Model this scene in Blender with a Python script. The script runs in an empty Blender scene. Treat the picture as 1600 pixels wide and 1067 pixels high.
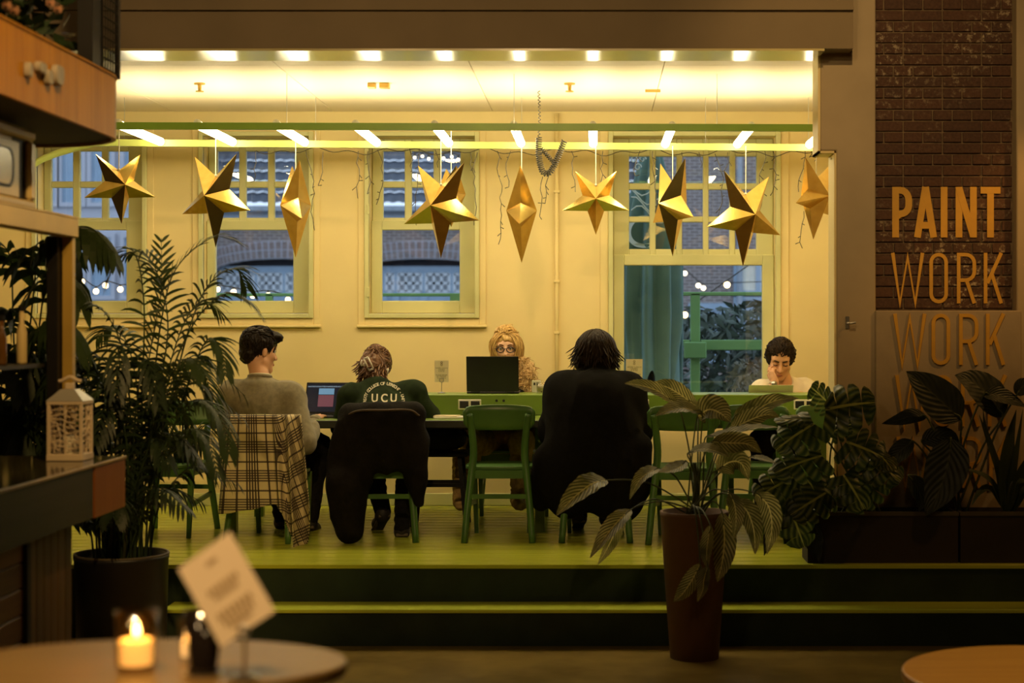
import bpy, math, random
import numpy as np
from mathutils import Vector, Matrix, noise
from mathutils.bvhtree import BVHTree
random.seed(7)
R = math.radians
S = bpy.context.scene
COL = S.collection

# ------------------------------------------------------------------ camera
CAMZ = 1.70
F = 2600.0          # focal length in pixels of the 1600x1067 frame
U0, V0 = 930.0, 510.0
cam_d = bpy.data.cameras.new('camera')
cam = bpy.data.objects.new('camera', cam_d); COL.objects.link(cam)
cam.location = (0, 0, CAMZ); cam.rotation_euler = (R(90), 0, 0)
cam_d.sensor_width = 36; cam_d.lens = 36 * F / 1600
cam_d.shift_x = (800 - U0) / 1600; cam_d.shift_y = -(533.5 - V0) / 1600
cam_d.clip_start = 0.05; cam_d.clip_end = 200
cam_d.dof.use_dof = True; cam_d.dof.focus_distance = 10.7; cam_d.dof.aperture_fstop = 2.0
S.camera = cam

def srgb(r, g, b):
    f = lambda c: (c / 255 / 12.92) if c / 255 <= 0.04045 else ((c / 255 + 0.055) / 1.055) ** 2.4
    return (f(r), f(g), f(b))

# ------------------------------------------------------------------ world, lamps, exposure
W = bpy.data.worlds.new('dusk'); S.world = W; W.use_nodes = True
bg = W.node_tree.nodes['Background']
bg.inputs[0].default_value = (0.44, 0.53, 0.68, 1); bg.inputs[1].default_value = 2.4
S.view_settings.view_transform = 'Standard'; S.view_settings.look = 'None'
S.view_settings.exposure = 0.0; S.view_settings.gamma = 1.0; S.view_settings.use_curve_mapping = False
S.cycles.use_denoising = True
S.cycles.max_bounces = 8; S.cycles.diffuse_bounces = 4; S.cycles.glossy_bounces = 4
S.cycles.transparent_max_bounces = 12; S.cycles.transmission_bounces = 6
S.cycles.caustics_reflective = False; S.cycles.caustics_refractive = False
S.cycles.sample_clamp_indirect = 4.0

TUBE_COLOR, TUBE_STRENGTH = (1.0, 0.83, 0.50), 28.5

def point_lamp(name, loc, power, color, radius=0.12):
    d = bpy.data.lights.new(name, 'POINT'); d.energy = power; d.color = color; d.shadow_soft_size = radius
    o = bpy.data.objects.new(name, d); COL.objects.link(o); o.location = loc
    return o
def spot_lamp(name, loc, target, power, color, angle, blend=0.6, radius=0.06):
    d = bpy.data.lights.new(name, 'SPOT'); d.energy = power; d.color = color; d.shadow_soft_size = radius
    d.spot_size = R(angle); d.spot_blend = blend
    o = bpy.data.objects.new(name, d); COL.objects.link(o); o.location = loc
    o.rotation_euler = (Vector(target) - Vector(loc)).to_track_quat('-Z', 'Y').to_euler()
    return o
WARM = (1.0, 0.66, 0.30)
# unseen fill added for the dim hall; added spots on beam, bar, lettering and tables
point_lamp('hall_fill', (-2.0, 1.2, 4.2), 95, WARM, 0.2)
point_lamp('hall_fill', (0.6, 0.4, 4.4), 35, WARM, 0.2)
spot_lamp('beam_fill_spot', (-0.6, 2.4, 4.9), (-1.3, 9.25, 3.3), 560, WARM, 56, 1.0)
spot_lamp('bar_fill_spot', (-0.3, 3.6, 4.3), (-2.0, 6.3, 2.5), 430, (1, .60, .2), 42)
spot_lamp('lettering_fill_spot', (0.9, 5.0, 4.9), (1.75, 9.45, 2.95), 380, (1, .64, .26), 36, 1.0)
spot_lamp('wall_spot', (3.15, 8.3, 3.3), (2.55, 9.4, 1.9), 55, (1, .5, .12), 60)
spot_lamp('table_fill_spot', (1.9, 5.2, 4.2), (1.7, 6.0, .45), 270, (1, .62, .22), 30)
spot_lamp('oval_table_fill_spot', (-1.1, 2.2, 3.9), (-.85, 3.40, 1.1), 400, (1, .64, .28), 34)

# ------------------------------------------------------------------ helpers
def P(u, v, Y):
    return Vector(((u - U0) / F * Y, Y, CAMZ - (v - V0) / F * Y))

def nm(nt, op, a, b=None, c=None, clamp=False):
    n = nt.nodes.new('ShaderNodeMath'); n.operation = op; n.use_clamp = clamp
    for i, x in enumerate((a, b, c)):
        if x is None: continue
        if isinstance(x, (int, float)): n.inputs[i].default_value = x
        else: nt.links.new(x, n.inputs[i])
    return n.outputs[0]
def mixc(nt, fac, a, b, mode='MIX'):
    n = nt.nodes.new('ShaderNodeMix'); n.data_type = 'RGBA'; n.blend_type = mode
    for i, x in ((0, fac), (6, a), (7, b)):
        if isinstance(x, (int, float)): n.inputs[i].default_value = x
        elif isinstance(x, tuple): n.inputs[i].default_value = (*x[:3], 1)
        else: nt.links.new(x, n.inputs[i])
    return n.outputs[2]
def texco(nt, which='Object', scale=(1, 1, 1), rot=(0, 0, 0)):
    if which == 'Position':
        o = nt.nodes.new('ShaderNodeNewGeometry').outputs['Position']
    else:
        o = nt.nodes.new('ShaderNodeTexCoord').outputs[which]
    m = nt.nodes.new('ShaderNodeMapping'); m.inputs['Scale'].default_value = scale; m.inputs['Rotation'].default_value = rot
    nt.links.new(o, m.inputs[0]); return m.outputs[0]
def noise_tex(nt, vec, scale, detail=3, rough=0.55):
    n = nt.nodes.new('ShaderNodeTexNoise'); n.inputs['Scale'].default_value = scale
    n.inputs['Detail'].default_value = detail; n.inputs['Roughness'].default_value = rough
    nt.links.new(vec, n.inputs['Vector']); return n.outputs[0]
def ramp(nt, fac, stops):
    n = nt.nodes.new('ShaderNodeValToRGB'); e = n.color_ramp.elements
    while len(e) < len(stops): e.new(0.5)
    for x, (p, c) in zip(e, stops): x.position = p; x.color = (*c, 1)
    nt.links.new(fac, n.inputs[0]); return n.outputs[0]
def new_mat(name):
    m = bpy.data.materials.new(name); m.use_nodes = True
    nt = m.node_tree; return m, nt, nt.nodes['Principled BSDF']
def bump(nt, b, h, strength, dist=0.01):
    n = nt.nodes.new('ShaderNodeBump'); n.inputs['Strength'].default_value = strength; n.inputs['Distance'].default_value = dist
    nt.links.new(h, n.inputs['Height']); nt.links.new(n.outputs[0], b.inputs['Normal'])
def M(name, color, rough=0.6, metal=0.0, var=0.12, scale=6.0, bmp=0.0, spec=0.5, co='Object', stretch=(1, 1, 1), sheen=0.0, emit=None):
    m, nt, b = new_mat(name)
    b.inputs['Roughness'].default_value = rough; b.inputs['Metallic'].default_value = metal
    b.inputs['Specular IOR Level'].default_value = spec
    if sheen: b.inputs['Sheen Weight'].default_value = sheen
    vec = texco(nt, co, stretch)
    n = noise_tex(nt, vec, scale)
    lo = tuple(c * (1 - var) for c in color); hi = tuple(min(1, c * (1 + var)) for c in color)
    nt.links.new(ramp(nt, n, [(0.3, lo), (0.7, hi)]), b.inputs['Base Color'])
    if bmp: bump(nt, b, noise_tex(nt, vec, scale * 8), bmp)
    if emit:
        b.inputs['Emission Color'].default_value = (*emit[0], 1); b.inputs['Emission Strength'].default_value = emit[1]
    return m
def wood_mat(name, dark, light, axis='X', rough=0.45, scale=3.0, rnd=0.0):
    m, nt, b = new_mat(name)
    st = {'X': (.12, 3, 3), 'Y': (3, .12, 3), 'Z': (3, 3, .12)}[axis]
    vec = texco(nt, 'Object', st)
    n = noise_tex(nt, vec, scale * 4, 5, .65)
    c = ramp(nt, n, [(.3, dark), (.7, light)])
    if rnd:
        oi = nt.nodes.new('ShaderNodeObjectInfo')
        k = nm(nt, 'MULTIPLY_ADD', oi.outputs['Random'], rnd, 1 - rnd / 2)
        kk = nt.nodes.new('ShaderNodeCombineColor')
        for i in range(3): nt.links.new(k, kk.inputs[i])
        c = mixc(nt, 1.0, c, kk.outputs[0], 'MULTIPLY')
    nt.links.new(c, b.inputs['Base Color'])
    b.inputs['Roughness'].default_value = rough; b.inputs['Specular IOR Level'].default_value = .25
    bump(nt, b, n, 0.15, .004)
    return m
def emit_mat(name, color, strength):
    m, nt, b = new_mat(name)
    b.inputs['Base Color'].default_value = (.8, .8, .8, 1)
    b.inputs['Emission Color'].default_value = (*color, 1); b.inputs['Emission Strength'].default_value = strength
    return m
def glass_mat(name, tint=(1, 1, 1), refl=1.0, rough=0.0):
    m = bpy.data.materials.new(name); m.use_nodes = True; nt = m.node_tree; nt.nodes.clear()
    o = nt.nodes.new('ShaderNodeOutputMaterial'); mx = nt.nodes.new('ShaderNodeMixShader')
    t = nt.nodes.new('ShaderNodeBsdfTransparent'); t.inputs[0].default_value = (*tint, 1)
    g = nt.nodes.new('ShaderNodeBsdfGlossy'); g.inputs['Roughness'].default_value = rough
    fr = nt.nodes.new('ShaderNodeLayerWeight'); fr.inputs[0].default_value = .5
    nt.links.new(nm(nt, 'MULTIPLY', nm(nt, 'MULTIPLY_ADD', nm(nt, 'POWER', fr.outputs['Facing'], 5.0), .96, .04), refl, clamp=True), mx.inputs[0])
    nt.links.new(t.outputs[0], mx.inputs[1]); nt.links.new(g.outputs[0], mx.inputs[2]); nt.links.new(mx.outputs[0], o.inputs[0])
    return m

class MB:
    """collects vertices and faces of ONE mesh object"""
    def __init__(s): s.v = []; s.f = []; s.uv = []
    def add(s, vs, fs, uv=None):
        n = len(s.v); s.v += [tuple(p) for p in vs]; s.f += [tuple(i + n for i in f) for f in fs]
        s.uv += uv if uv else [(0, 0)] * len(vs)
        return s
    def box(s, c, size, rot=None, bevel=0.0):
        x, y, z = [a / 2 for a in size]
        if bevel:
            b = min(bevel, x * .9, y * .9, z * .9); vs = []; idx = {}
            for sx in (-1, 1):
                for sy in (-1, 1):
                    for sz in (-1, 1):
                        for ax in range(3):
                            p = [sx * (x - b), sy * (y - b), sz * (z - b)]; h = (x, y, z); p[ax] = (sx, sy, sz)[ax] * h[ax]
                            idx[sx, sy, sz, ax] = len(vs); vs.append(p)
            fs = []
            for ax in range(3):
                o1, o2 = [a for a in range(3) if a != ax]
                for sg in (-1, 1):
                    q = []
                    for a, c2 in ((-1, -1), (1, -1), (1, 1), (-1, 1)):
                        k = [0, 0, 0]; k[ax] = sg; k[o1] = a; k[o2] = c2; q.append(idx[(*k, ax)])
                    fl = (sg < 0) ^ (ax == 1)
                    fs.append(q[::-1] if fl else q)
                    # edges
                for a in (-1, 1):
                    for c2 in (-1, 1):
                        k0 = [0, 0, 0]; k1 = [0, 0, 0]; k0[ax] = -1; k1[ax] = 1
                        k0[o1] = k1[o1] = a; k0[o2] = k1[o2] = c2
                        fs.append([idx[(*k0, o1)], idx[(*k1, o1)], idx[(*k1, o2)], idx[(*k0, o2)]])
            for sx in (-1, 1):
                for sy in (-1, 1):
                    for sz in (-1, 1): fs.append([idx[sx, sy, sz, a] for a in range(3)])
        else:
            vs = [(sx * x, sy * y, sz * z) for sx in (-1, 1) for sy in (-1, 1) for sz in (-1, 1)]
            fs = [(0, 1, 3, 2), (4, 6, 7, 5), (0, 4, 5, 1), (2, 3, 7, 6), (0, 2, 6, 4), (1, 5, 7, 3)]
        c = Vector(c)
        m = rot if rot is not None else Matrix.Identity(3)
        return s.add([m @ Vector(p) + c for p in vs], fs)
    def bx(s, x0, x1, y0, y1, z0, z1, bevel=0.0):
        return s.box(((x0 + x1) / 2, (y0 + y1) / 2, (z0 + z1) / 2), (abs(x1 - x0), abs(y1 - y0), abs(z1 - z0)), None, bevel)
    def tube(s, pts, r, n=8, cap=True, flat=1.0, up=None):
        pts = [Vector(p) for p in pts]; k = len(pts)
        rr = r if isinstance(r, (list, tuple)) else [r] * k
        t0 = (pts[1] - pts[0]).normalized()
        a = Vector(up) if up else (Vector((0, 0, 1)) if abs(t0.z) < .9 else Vector((1, 0, 0)))
        vs = []; fs = []
        for i, p in enumerate(pts):
            t = (pts[min(i + 1, k - 1)] - pts[max(i - 1, 0)]).normalized()
            b = t.cross(a)
            if b.length < 1e-6: b = t.orthogonal()
            b.normalize(); a2 = b.cross(t).normalized(); a = a2
            for j in range(n):
                th = 2 * math.pi * j / n
                vs.append(p + (b * math.cos(th) + a2 * math.sin(th) * flat) * rr[i])
        for i in range(k - 1):
            for j in range(n):
                j2 = (j + 1) % n
                fs.append((i * n + j, i * n + j2, (i + 1) * n + j2, (i + 1) * n + j))
        if cap: fs.append(tuple(range(n - 1, -1, -1))); fs.append(tuple((k - 1) * n + j for j in range(n)))
        return s.add(vs, fs)
    def bar(s, a, b, w, d, up=(0, 0, 1), w2=None, d2=None, bevel=0):
        a, b = Vector(a), Vector(b); t = (b - a).normalized(); up = Vector(up)
        x = t.cross(up)
        if x.length < 1e-6: x = t.orthogonal()
        x.normalize(); y = x.cross(t).normalized()
        w2 = w if w2 is None else w2; d2 = d if d2 is None else d2
        vs = []
        for p, ww, dd in ((a, w, d), (b, w2, d2)):
            for sx, sy in ((-1, -1), (1, -1), (1, 1), (-1, 1)): vs.append(p + x * sx * ww / 2 + y * sy * dd / 2)
        return s.add(vs, [(0, 3, 2, 1), (4, 5, 6, 7), (0, 1, 5, 4), (1, 2, 6, 5), (2, 3, 7, 6), (3, 0, 4, 7)])
    def lathe(s, c, prof, n=24):
        c = Vector(c); vs = []; fs = []; k = len(prof)
        for r, z in prof:
            for j in range(n):
                th = 2 * math.pi * j / n; vs.append(c + Vector((r * math.cos(th), r * math.sin(th), z)))
        for i in range(k - 1):
            for j in range(n):
                j2 = (j + 1) % n; fs.append((i * n + j, i * n + j2, (i + 1) * n + j2, (i + 1) * n + j))
        fs.append(tuple(range(n - 1, -1, -1))); fs.append(tuple((k - 1) * n + j for j in range(n)))
        return s.add(vs, fs)
    def sphere(s, c, r, n=10, m=7, rot=None):
        rx, ry, rz = r if isinstance(r, (tuple, list)) else (r, r, r); c = Vector(c)
        vs = []; fs = []
        for i in range(m + 1):
            ph = math.pi * i / m
            for j in range(n):
                th = 2 * math.pi * j / n
                p = Vector((rx * math.sin(ph) * math.cos(th), ry * math.sin(ph) * math.sin(th), rz * math.cos(ph)))
                vs.append(c + (rot @ p if rot else p))
        for i in range(m):
            for j in range(n):
                j2 = (j + 1) % n; fs.append((i * n + j, (i + 1) * n + j, (i + 1) * n + j2, i * n + j2))
        return s.add(vs, fs)
    def prism(s, poly, frame, depth):
        """poly: 2-D outline; frame(x, y, d) -> point"""
        k = len(poly); vs = [frame(x, y, 0) for x, y in poly] + [frame(x, y, depth) for x, y in poly]
        fs = [tuple(range(k)), tuple(range(2 * k - 1, k - 1, -1))] + [(i, k + i, k + (i + 1) % k, (i + 1) % k) for i in range(k)]
        return s.add(vs, fs)
    def grid(s, fn, nu, nv, uvf=None, thick=None):
        vs = []; uv = []; fs = []
        for i in range(nu + 1):
            for j in range(nv + 1):
                a, b = i / nu, j / nv; vs.append(fn(a, b)); uv.append(uvf(a, b) if uvf else (a, b))
        w = nv + 1
        for i in range(nu):
            for j in range(nv): fs.append((i * w + j, (i + 1) * w + j, (i + 1) * w + j + 1, i * w + j + 1))
        return s.add(vs, fs, uv)
    def build(s, name, mat, parent=None, smooth=False, world=True, bevel=0, solid=0, kind=None, sub=0):
        me = bpy.data.meshes.new(name)
        off = Vector((0, 0, 0))
        if parent is not None and world:
            p = parent
            while p: off += p.location; p = p.parent
        me.from_pydata([(x - off.x, y - off.y, z - off.z) for x, y, z in s.v], [], s.f)
        if any(s.uv) and any(u != (0, 0) for u in s.uv):
            l = me.uv_layers.new(name='UVMap')
            vi = np.zeros(len(me.loops), dtype=np.int32); me.loops.foreach_get('vertex_index', vi)
            l.data.foreach_set('uv', np.array(s.uv, dtype=np.float32)[vi].ravel())
        if mat: me.materials.append(mat)
        if smooth: me.shade_smooth()
        me.update()
        o = bpy.data.objects.new(name, me); COL.objects.link(o)
        if parent is not None: o.parent = parent
        if bevel:
            md = o.modifiers.new('bevel', 'BEVEL'); md.width = bevel; md.segments = 2; md.limit_method = 'ANGLE'; md.angle_limit = R(40)
            me.shade_smooth(); md.harden_normals = True
        if sub: md = o.modifiers.new('sub', 'SUBSURF'); md.levels = sub; md.render_levels = sub
        if solid: md = o.modifiers.new('solid', 'SOLIDIFY'); md.thickness = solid; md.offset = 0
        if kind: o['kind'] = kind
        return o

def thing(name, label, cat, loc=(0, 0, 0), group=None, rotz=0.0):
    o = bpy.data.objects.new(name, None); COL.objects.link(o)
    o.location = loc; o.rotation_euler = (0, 0, rotz); o.empty_display_size = 0.05
    o['label'] = label; o['category'] = cat
    if group: o['group'] = group
    return o
def tag(o, label, cat, group=None):
    o['label'] = label; o['category'] = cat
    if group: o['group'] = group
    return o
def struct(o): o['kind'] = 'structure'; return o
def sroot(name, loc=(0, 0, 0)):
    o = bpy.data.objects.new(name, None); COL.objects.link(o); o.location = loc; o.empty_display_size = .05
    o['kind'] = 'structure'; return o
def dup(root, loc, rotz, label, group=None):
    r = root.copy(); COL.objects.link(r); r.location = loc; r.rotation_euler = (0, 0, rotz); r['label'] = label
    if group: r['group'] = group
    for ch in list(root.children):
        c = ch.copy(); COL.objects.link(c); c.parent = r
        for g in list(ch.children):
            d = g.copy(); COL.objects.link(d); d.parent = c
    return r
def share(me, name, parent, loc, rot=None):
    o = bpy.data.objects.new(name, me); COL.objects.link(o); o.parent = parent; o.location = loc
    if rot: o.rotation_euler = rot
    return o
def text_mesh(body, size, align='CENTER', extrude=0.0, bold=0.0):
    c = bpy.data.curves.new('t', 'FONT'); c.body = body; c.size = size; c.align_x = align; c.extrude = extrude; c.offset = bold
    o = bpy.data.objects.new('t', c); COL.objects.link(o)
    dg = bpy.context.evaluated_depsgraph_get()
    me = bpy.data.meshes.new_from_object(o.evaluated_get(dg))
    vs = [v.co.copy() for v in me.vertices]; fs = [tuple(p.vertices) for p in me.polygons]
    bpy.data.objects.remove(o); bpy.data.curves.remove(c); bpy.data.meshes.remove(me)
    return vs, fs
def smooth_path(pts, n=8):
    """Catmull-Rom through pts"""
    pts = [Vector(p) for p in pts]
    q = [pts[0] * 2 - pts[1]] + pts + [pts[-1] * 2 - pts[-2]]
    out = []
    for i in range(1, len(q) - 2):
        a, b, c, d = q[i - 1], q[i], q[i + 1], q[i + 2]
        for k in range(n):
            t = k / n
            out.append(.5 * ((2 * b) + (c - a) * t + (2 * a - 5 * b + 4 * c - d) * t * t + (3 * b - a - 3 * c + d) * t ** 3))
    out.append(pts[-1]); return out
# ------------------------------------------------------------------ materials
m_wall = M('cream_wall_paint', (.78, .63, .30), .62, var=.04, scale=2, spec=.25)
m_ceil = M('ceiling_paint', (.80, .69, .50), .6, var=.03, scale=1.2, spec=.25)
m_gloss = M('gloss_soffit_paint', (.62, .52, .24), .16, var=.03, scale=2)
m_taupe = M('taupe_wall_paint', (.42, .33, .21), .8, var=.08, scale=3, spec=.15)
m_beam = M('beam_paint', (.24, .18, .105), .75, var=.08, scale=2, spec=.2)
m_hall = M('dark_hall_paint', (.10, .08, .06), .9, var=.1)
m_trim = M('window_paint', (.60, .58, .28), .45, var=.04, scale=3)
m_floor = M('hall_floor_concrete', (.30, .21, .06), .24, var=.25, scale=2.2, spec=.4)
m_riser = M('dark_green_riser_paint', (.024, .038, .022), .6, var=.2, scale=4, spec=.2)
m_tread = wood_mat('green_tread_paint', (.56, .66, .06), (.66, .74, .08), 'X', .32, 2, .12)
m_plank = wood_mat('green_floor_paint', (.38, .42, .035), (.50, .53, .05), 'X', .24, 2, .22)
m_glass = glass_mat('window_glass', (.93, .96, .97), 1.5)
m_clear = glass_mat('drinking_glass', (.95, .93, .88), 1.6)
m_green = M('green_chair_paint', (.066, .155, .034), .38, var=.15, scale=5)
m_frame_shade = M('lamp_frame_green_shaded', (.26, .44, .05), .35, var=.1, scale=4)  # near beam of the one frame, its shade put into the colour
m_frame_lit = M('lamp_frame_green_lit', (.46, .52, .13), .35, var=.06, scale=4)  # far beam of the same frame, lamplight on it put into the colour
m_table = M('green_table_paint', (.165, .26, .03), .35, var=.12, scale=4)
m_tabledark = M('dark_table_edge', (.020, .022, .012), .4, var=.2)
m_black = M('black_metal', (.008, .007, .006), .55, var=.2, spec=.2)
m_blackpl = M('black_plastic', (.010, .010, .010), .35, var=.1)
m_white = M('white_plastic', (.78, .74, .62), .4, var=.04)
m_brass = M('brassy_metal', (.50, .33, .09), .32, .7, var=.2, scale=5)
m_steel = M('brushed_steel', (.55, .53, .48), .3, 1.0, var=.08)
m_tube = emit_mat('lamp_tube', TUBE_COLOR, TUBE_STRENGTH)
m_cream = M('cream_enamel', (.62, .48, .22), .4, var=.06)
m_soil = M('dark_soil', (.02, .014, .009), .95, var=.5, scale=30, bmp=.6)
m_wire = M('dark_wire', (.03, .025, .012), .5, var=.1)
m_cord = M('white_cord', (.80, .74, .55), .7, var=.05)
m_yellow = M('ochre_lettering_paint', (.62, .33, .035), .6, var=.07, scale=12)

# ------------------------------------------------------------------ setting: floor, platform, steps
struct(MB().bx(-6, 5.2, -1.6, 9.3, -.12, 0).build('floor', m_floor))
PZ, SZ = .40, .197
pf = sroot('platform', (0, 9.09, 0))
MB().bx(-4.8, 3.4, 9.09, 12.4, 0, PZ - .022).build('platform_base', m_riser, pf)
pm = MB().box((0, 0, 0), (8.2, .138, .022), None, .002).build('plank', m_plank, None).data
bpy.data.objects.remove(bpy.data.objects['plank'])
k = 0
for i in range(20):
    y = 9.075 + .15 * (i + .5)
    share(pm, 'plank', pf, (-.7, y - 9.09, PZ - .011))
st = sroot('step', (0, 8.84, 0))
MB().bx(-2.29, 3.4, 8.85, 9.09, 0, SZ - .02).build('riser', m_riser, st)
MB().bx(-2.30, 3.41, 8.835, 9.09, SZ - .02, SZ, .003).build('tread', m_tread, st)

# ------------------------------------------------------------------ setting: the lit room
YW = 12.09
SW = F / YW
def wx(u): return (u - U0) / SW
def wz(v): return CAMZ - (v - V0) / SW
OPEN = [(wx(577 - 519), wx(742 - 519)), (wx(577 - 259), wx(742 - 259)), (wx(577), wx(742))]
ZT, ZB = wz(213), wz(490)
OX4 = (wx(958), wx(1212)); ZB4 = wz(655)
wb = MB()
xs = [-4.8] + [x for o in OPEN for x in o] + list(OX4) + [2.3]
for i in range(0, len(xs), 2): wb.bx(xs[i], xs[i + 1], YW, YW + .28, 0, 3.6)
for o in OPEN:
    wb.bx(o[0], o[1], YW, YW + .28, 0, ZB); wb.bx(o[0], o[1], YW, YW + .28, ZT, 3.6)
wb.bx(*OX4, YW, YW + .28, 0, ZB4); wb.bx(*OX4, YW, YW + .28, ZT, 3.6)
struct(wb.build('wall_back', m_wall))
struct(MB().bx(-5.0, -4.8, 9.4, 12.4, 0, 3.6).build('wall_left', m_wall))
struct(MB().bx(2.3, 2.5, 9.66, 12.4, 0, 3.6).build('wall_right', m_wall))
struct(MB().bx(-4.8, 2.3, YW - .018, YW, PZ, PZ + .09, .004).build('baseboard_back', m_trim))
# ceiling of panels with thin open joints
ce = sroot('ceiling', (0, 9.6, 3.26))
MB().bx(-4.9, 2.4, 9.6, YW + .1, 3.285, 3.4).build('ceiling_backing', m_hall, ce)
cx = [-4.8, -4.21, -3.055, -1.90, -.745, .41, 1.565, 2.3]
cy = [9.6, 9.94, YW]
for i in range(len(cx) - 1):
    for j in range(2):
        MB().bx(cx[i] + .002, cx[i + 1] - .002, cy[j] + .002, cy[j + 1] - .002, 3.26, 3.284, .002).build('panel', m_ceil, ce)

# ------------------------------------------------------------------ setting: the opening, beam, pillar, brick pier
XB = (1333 - U0) / 281
t1 = sroot('trim_1', (0, 9.25, 3.24))
MB().bx(-6, XB, 9.25, 9.42, 3.245, 3.46 + .14).build('beam_face', m_beam, t1)
MB().bx(-6, XB, 9.222, 9.42, 3.455, 3.475).build('beam_flange', m_beam, t1)
MB().bx(-6, XB, 9.24, 9.42, 3.475, 4.2).build('beam_web', m_beam, t1)
MB().bx(-5, 1.275, 9.25, 9.60, 3.232, 3.246).build('soffit_panel', m_gloss, t1)
MB().bx(-5, 1.275, 9.42, 9.60, 3.246, 3.40).build('beam_core', m_beam, t1)
ft = MB()
ft.bx(-6, 1.27, 9.42, 9.66, 3.40, 5.3); ft.bx(1.27, 5.2, 9.535, 9.66, 3.40, 5.3); ft.bx(-6, -4.8, 9.42, 9.66, 0, 3.4)
struct(ft.build('wall_front', m_taupe))
NZ = 2.694
pr = MB()
pr.prism([(1.275, 5.3), (1.275, NZ), (1.366, NZ), (1.366, PZ), (1.59, PZ), (1.59, 5.3)], lambda x, z, d: Vector((x, 9.42 + d, z)), .24)
pr.bx(1.59, 2.385, 9.535, 9.66, 0, 3.4); pr.bx(2.385, 5.2, 9.42, 9.66, 0, 5.3)
o = struct(pr.build('wall_pillar', m_taupe, bevel=.012))
# lit cream lining of the opening's right jamb
jl = MB()
jl.bx(1.262, 1.275, 9.425, 9.66, NZ - .012, 3.232); jl.bx(1.262, 1.354, 9.425, 9.66, NZ - .012, NZ); jl.bx(1.354, 1.366, 9.425, 9.66, PZ, NZ - .012)
struct(jl.build('trim_2', m_wall))
# hall shell
struct(MB().bx(-6.2, -6, -1.6, 9.66, 0, 5.3).build('wall_hall_left', m_hall))
struct(MB().bx(5.2, 5.4, -1.6, 9.66, 0, 5.3).build('wall_hall_right', m_hall))
struct(MB().bx(-6.2, 5.4, -1.8, -1.6, 0, 5.3).build('wall_hall_back', m_hall))
struct(MB().bx(-6.2, 5.4, -1.8, 9.66, 5.3, 5.4).build('ceiling_hall', m_hall))

# bricks: header and stretcher courses in turn
m_mortar = M('mortar', (.17, .115, .065), .9, var=.3, scale=20, bmp=.4)
mb_, nt, b = new_mat('dark_red_brick')
oi = nt.nodes.new('ShaderNodeObjectInfo')
pos = texco(nt, 'Position')
base = ramp(nt, oi.outputs['Random'], [(0, (.060, .026, .015)), (.5, (.085, .034, .017)), (1, (.048, .023, .016))])
grain = noise_tex(nt, pos, 60, 4)
base = mixc(nt, .45, base, ramp(nt, grain, [(.3, (.04, .02, .012)), (.75, (.14, .07, .04))]))
patch = noise_tex(nt, pos, 1.6, 2); fl = noise_tex(nt, pos, 26, 5, .7)
white = nm(nt, 'MULTIPLY', nm(nt, 'MULTIPLY_ADD', fl, 9, -4.75, True), nm(nt, 'MULTIPLY_ADD', patch, 5, -2.2, True))
base = mixc(nt, white, base, (.45, .36, .24))
nt.links.new(base, b.inputs['Base Color']); b.inputs['Roughness'].default_value = .85
bump(nt, b, grain, .5, .004)
bw = sroot('wall_brick', (1.59, 9.5, PZ))
MB().bx(1.59, 2.385, 9.513, 9.535, PZ, 4.0).build('mortar_bed', m_mortar, bw)
def brick_mesh(L):
    o = MB().box((0, 0, 0), (L - .009, .03, .0632 - .0095), None, .0025).build('brick', mb_); me = o.data; bpy.data.objects.remove(o); return me
bm_cache = {}
zc = 1.80 + .0316; row = 0
while zc < 3.95:
    mod = .2235 if row % 2 == 0 else .1118
    x = 1.592 - (.0559 if row % 2 == 0 else .0 if row % 4 == 1 else .0559)
    while x < 2.38:
        a, e = max(x, 1.592), min(x + mod, 2.383); L = round(e - a, 3)
        if L > .025:
            if L not in bm_cache: bm_cache[L] = brick_mesh(L)
            share(bm_cache[L], 'brick', bw, ((a + e) / 2 - 1.59, 9.515 + random.uniform(-.002, .003) - 9.5, zc - PZ))
        x += mod
    zc += .0632; row += 1
m_plaster = M('pale_plaster', (.36, .28, .18), .85, var=.1, scale=5, bmp=.1)
MB().bx(1.583, 2.408, 9.40, 9.52, PZ, 1.79, .006).build('plaster_panel', m_plaster, bw)

# painted lettering, each letter a part of its word
def stroke(mb, pts, w, frame, closed=False, depth=.004):
    pts = [Vector((x, y)) for x, y in pts]; pts = [p for i, p in enumerate(pts) if i == 0 or (p - pts[i - 1]).length > 1e-4]
    if closed and (pts[0] - pts[-1]).length < 1e-4: pts.pop()
    n = len(pts); L, Rr = [], []
    for i, p in enumerate(pts):
        a = pts[(i - 1) % n] if (closed or i > 0) else None
        c = pts[(i + 1) % n] if (closed or i < n - 1) else None
        d1 = (p - a).normalized() if a is not None else (c - p).normalized()
        d2 = (c - p).normalized() if c is not None else d1
        n1 = Vector((-d1.y, d1.x)); n2 = Vector((-d2.y, d2.x)); mi = (n1 + n2).normalized()
        k = w / 2 / max(.35, mi.dot(n1)); L.append(p + mi * k); Rr.append(p - mi * k)
    for i in range(n if closed else n - 1):
        j = (i + 1) % n
        mb.prism([tuple(Rr[i]), tuple(Rr[j]), tuple(L[j]), tuple(L[i])], frame, depth)
def arc(cx, cy, rx, ry, a0, a1, n=8):
    return [(cx + rx * math.cos(R(a0 + (a1 - a0) * i / n)), cy + ry * math.sin(R(a0 + (a1 - a0) * i / n))) for i in range(n + 1)]
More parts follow.
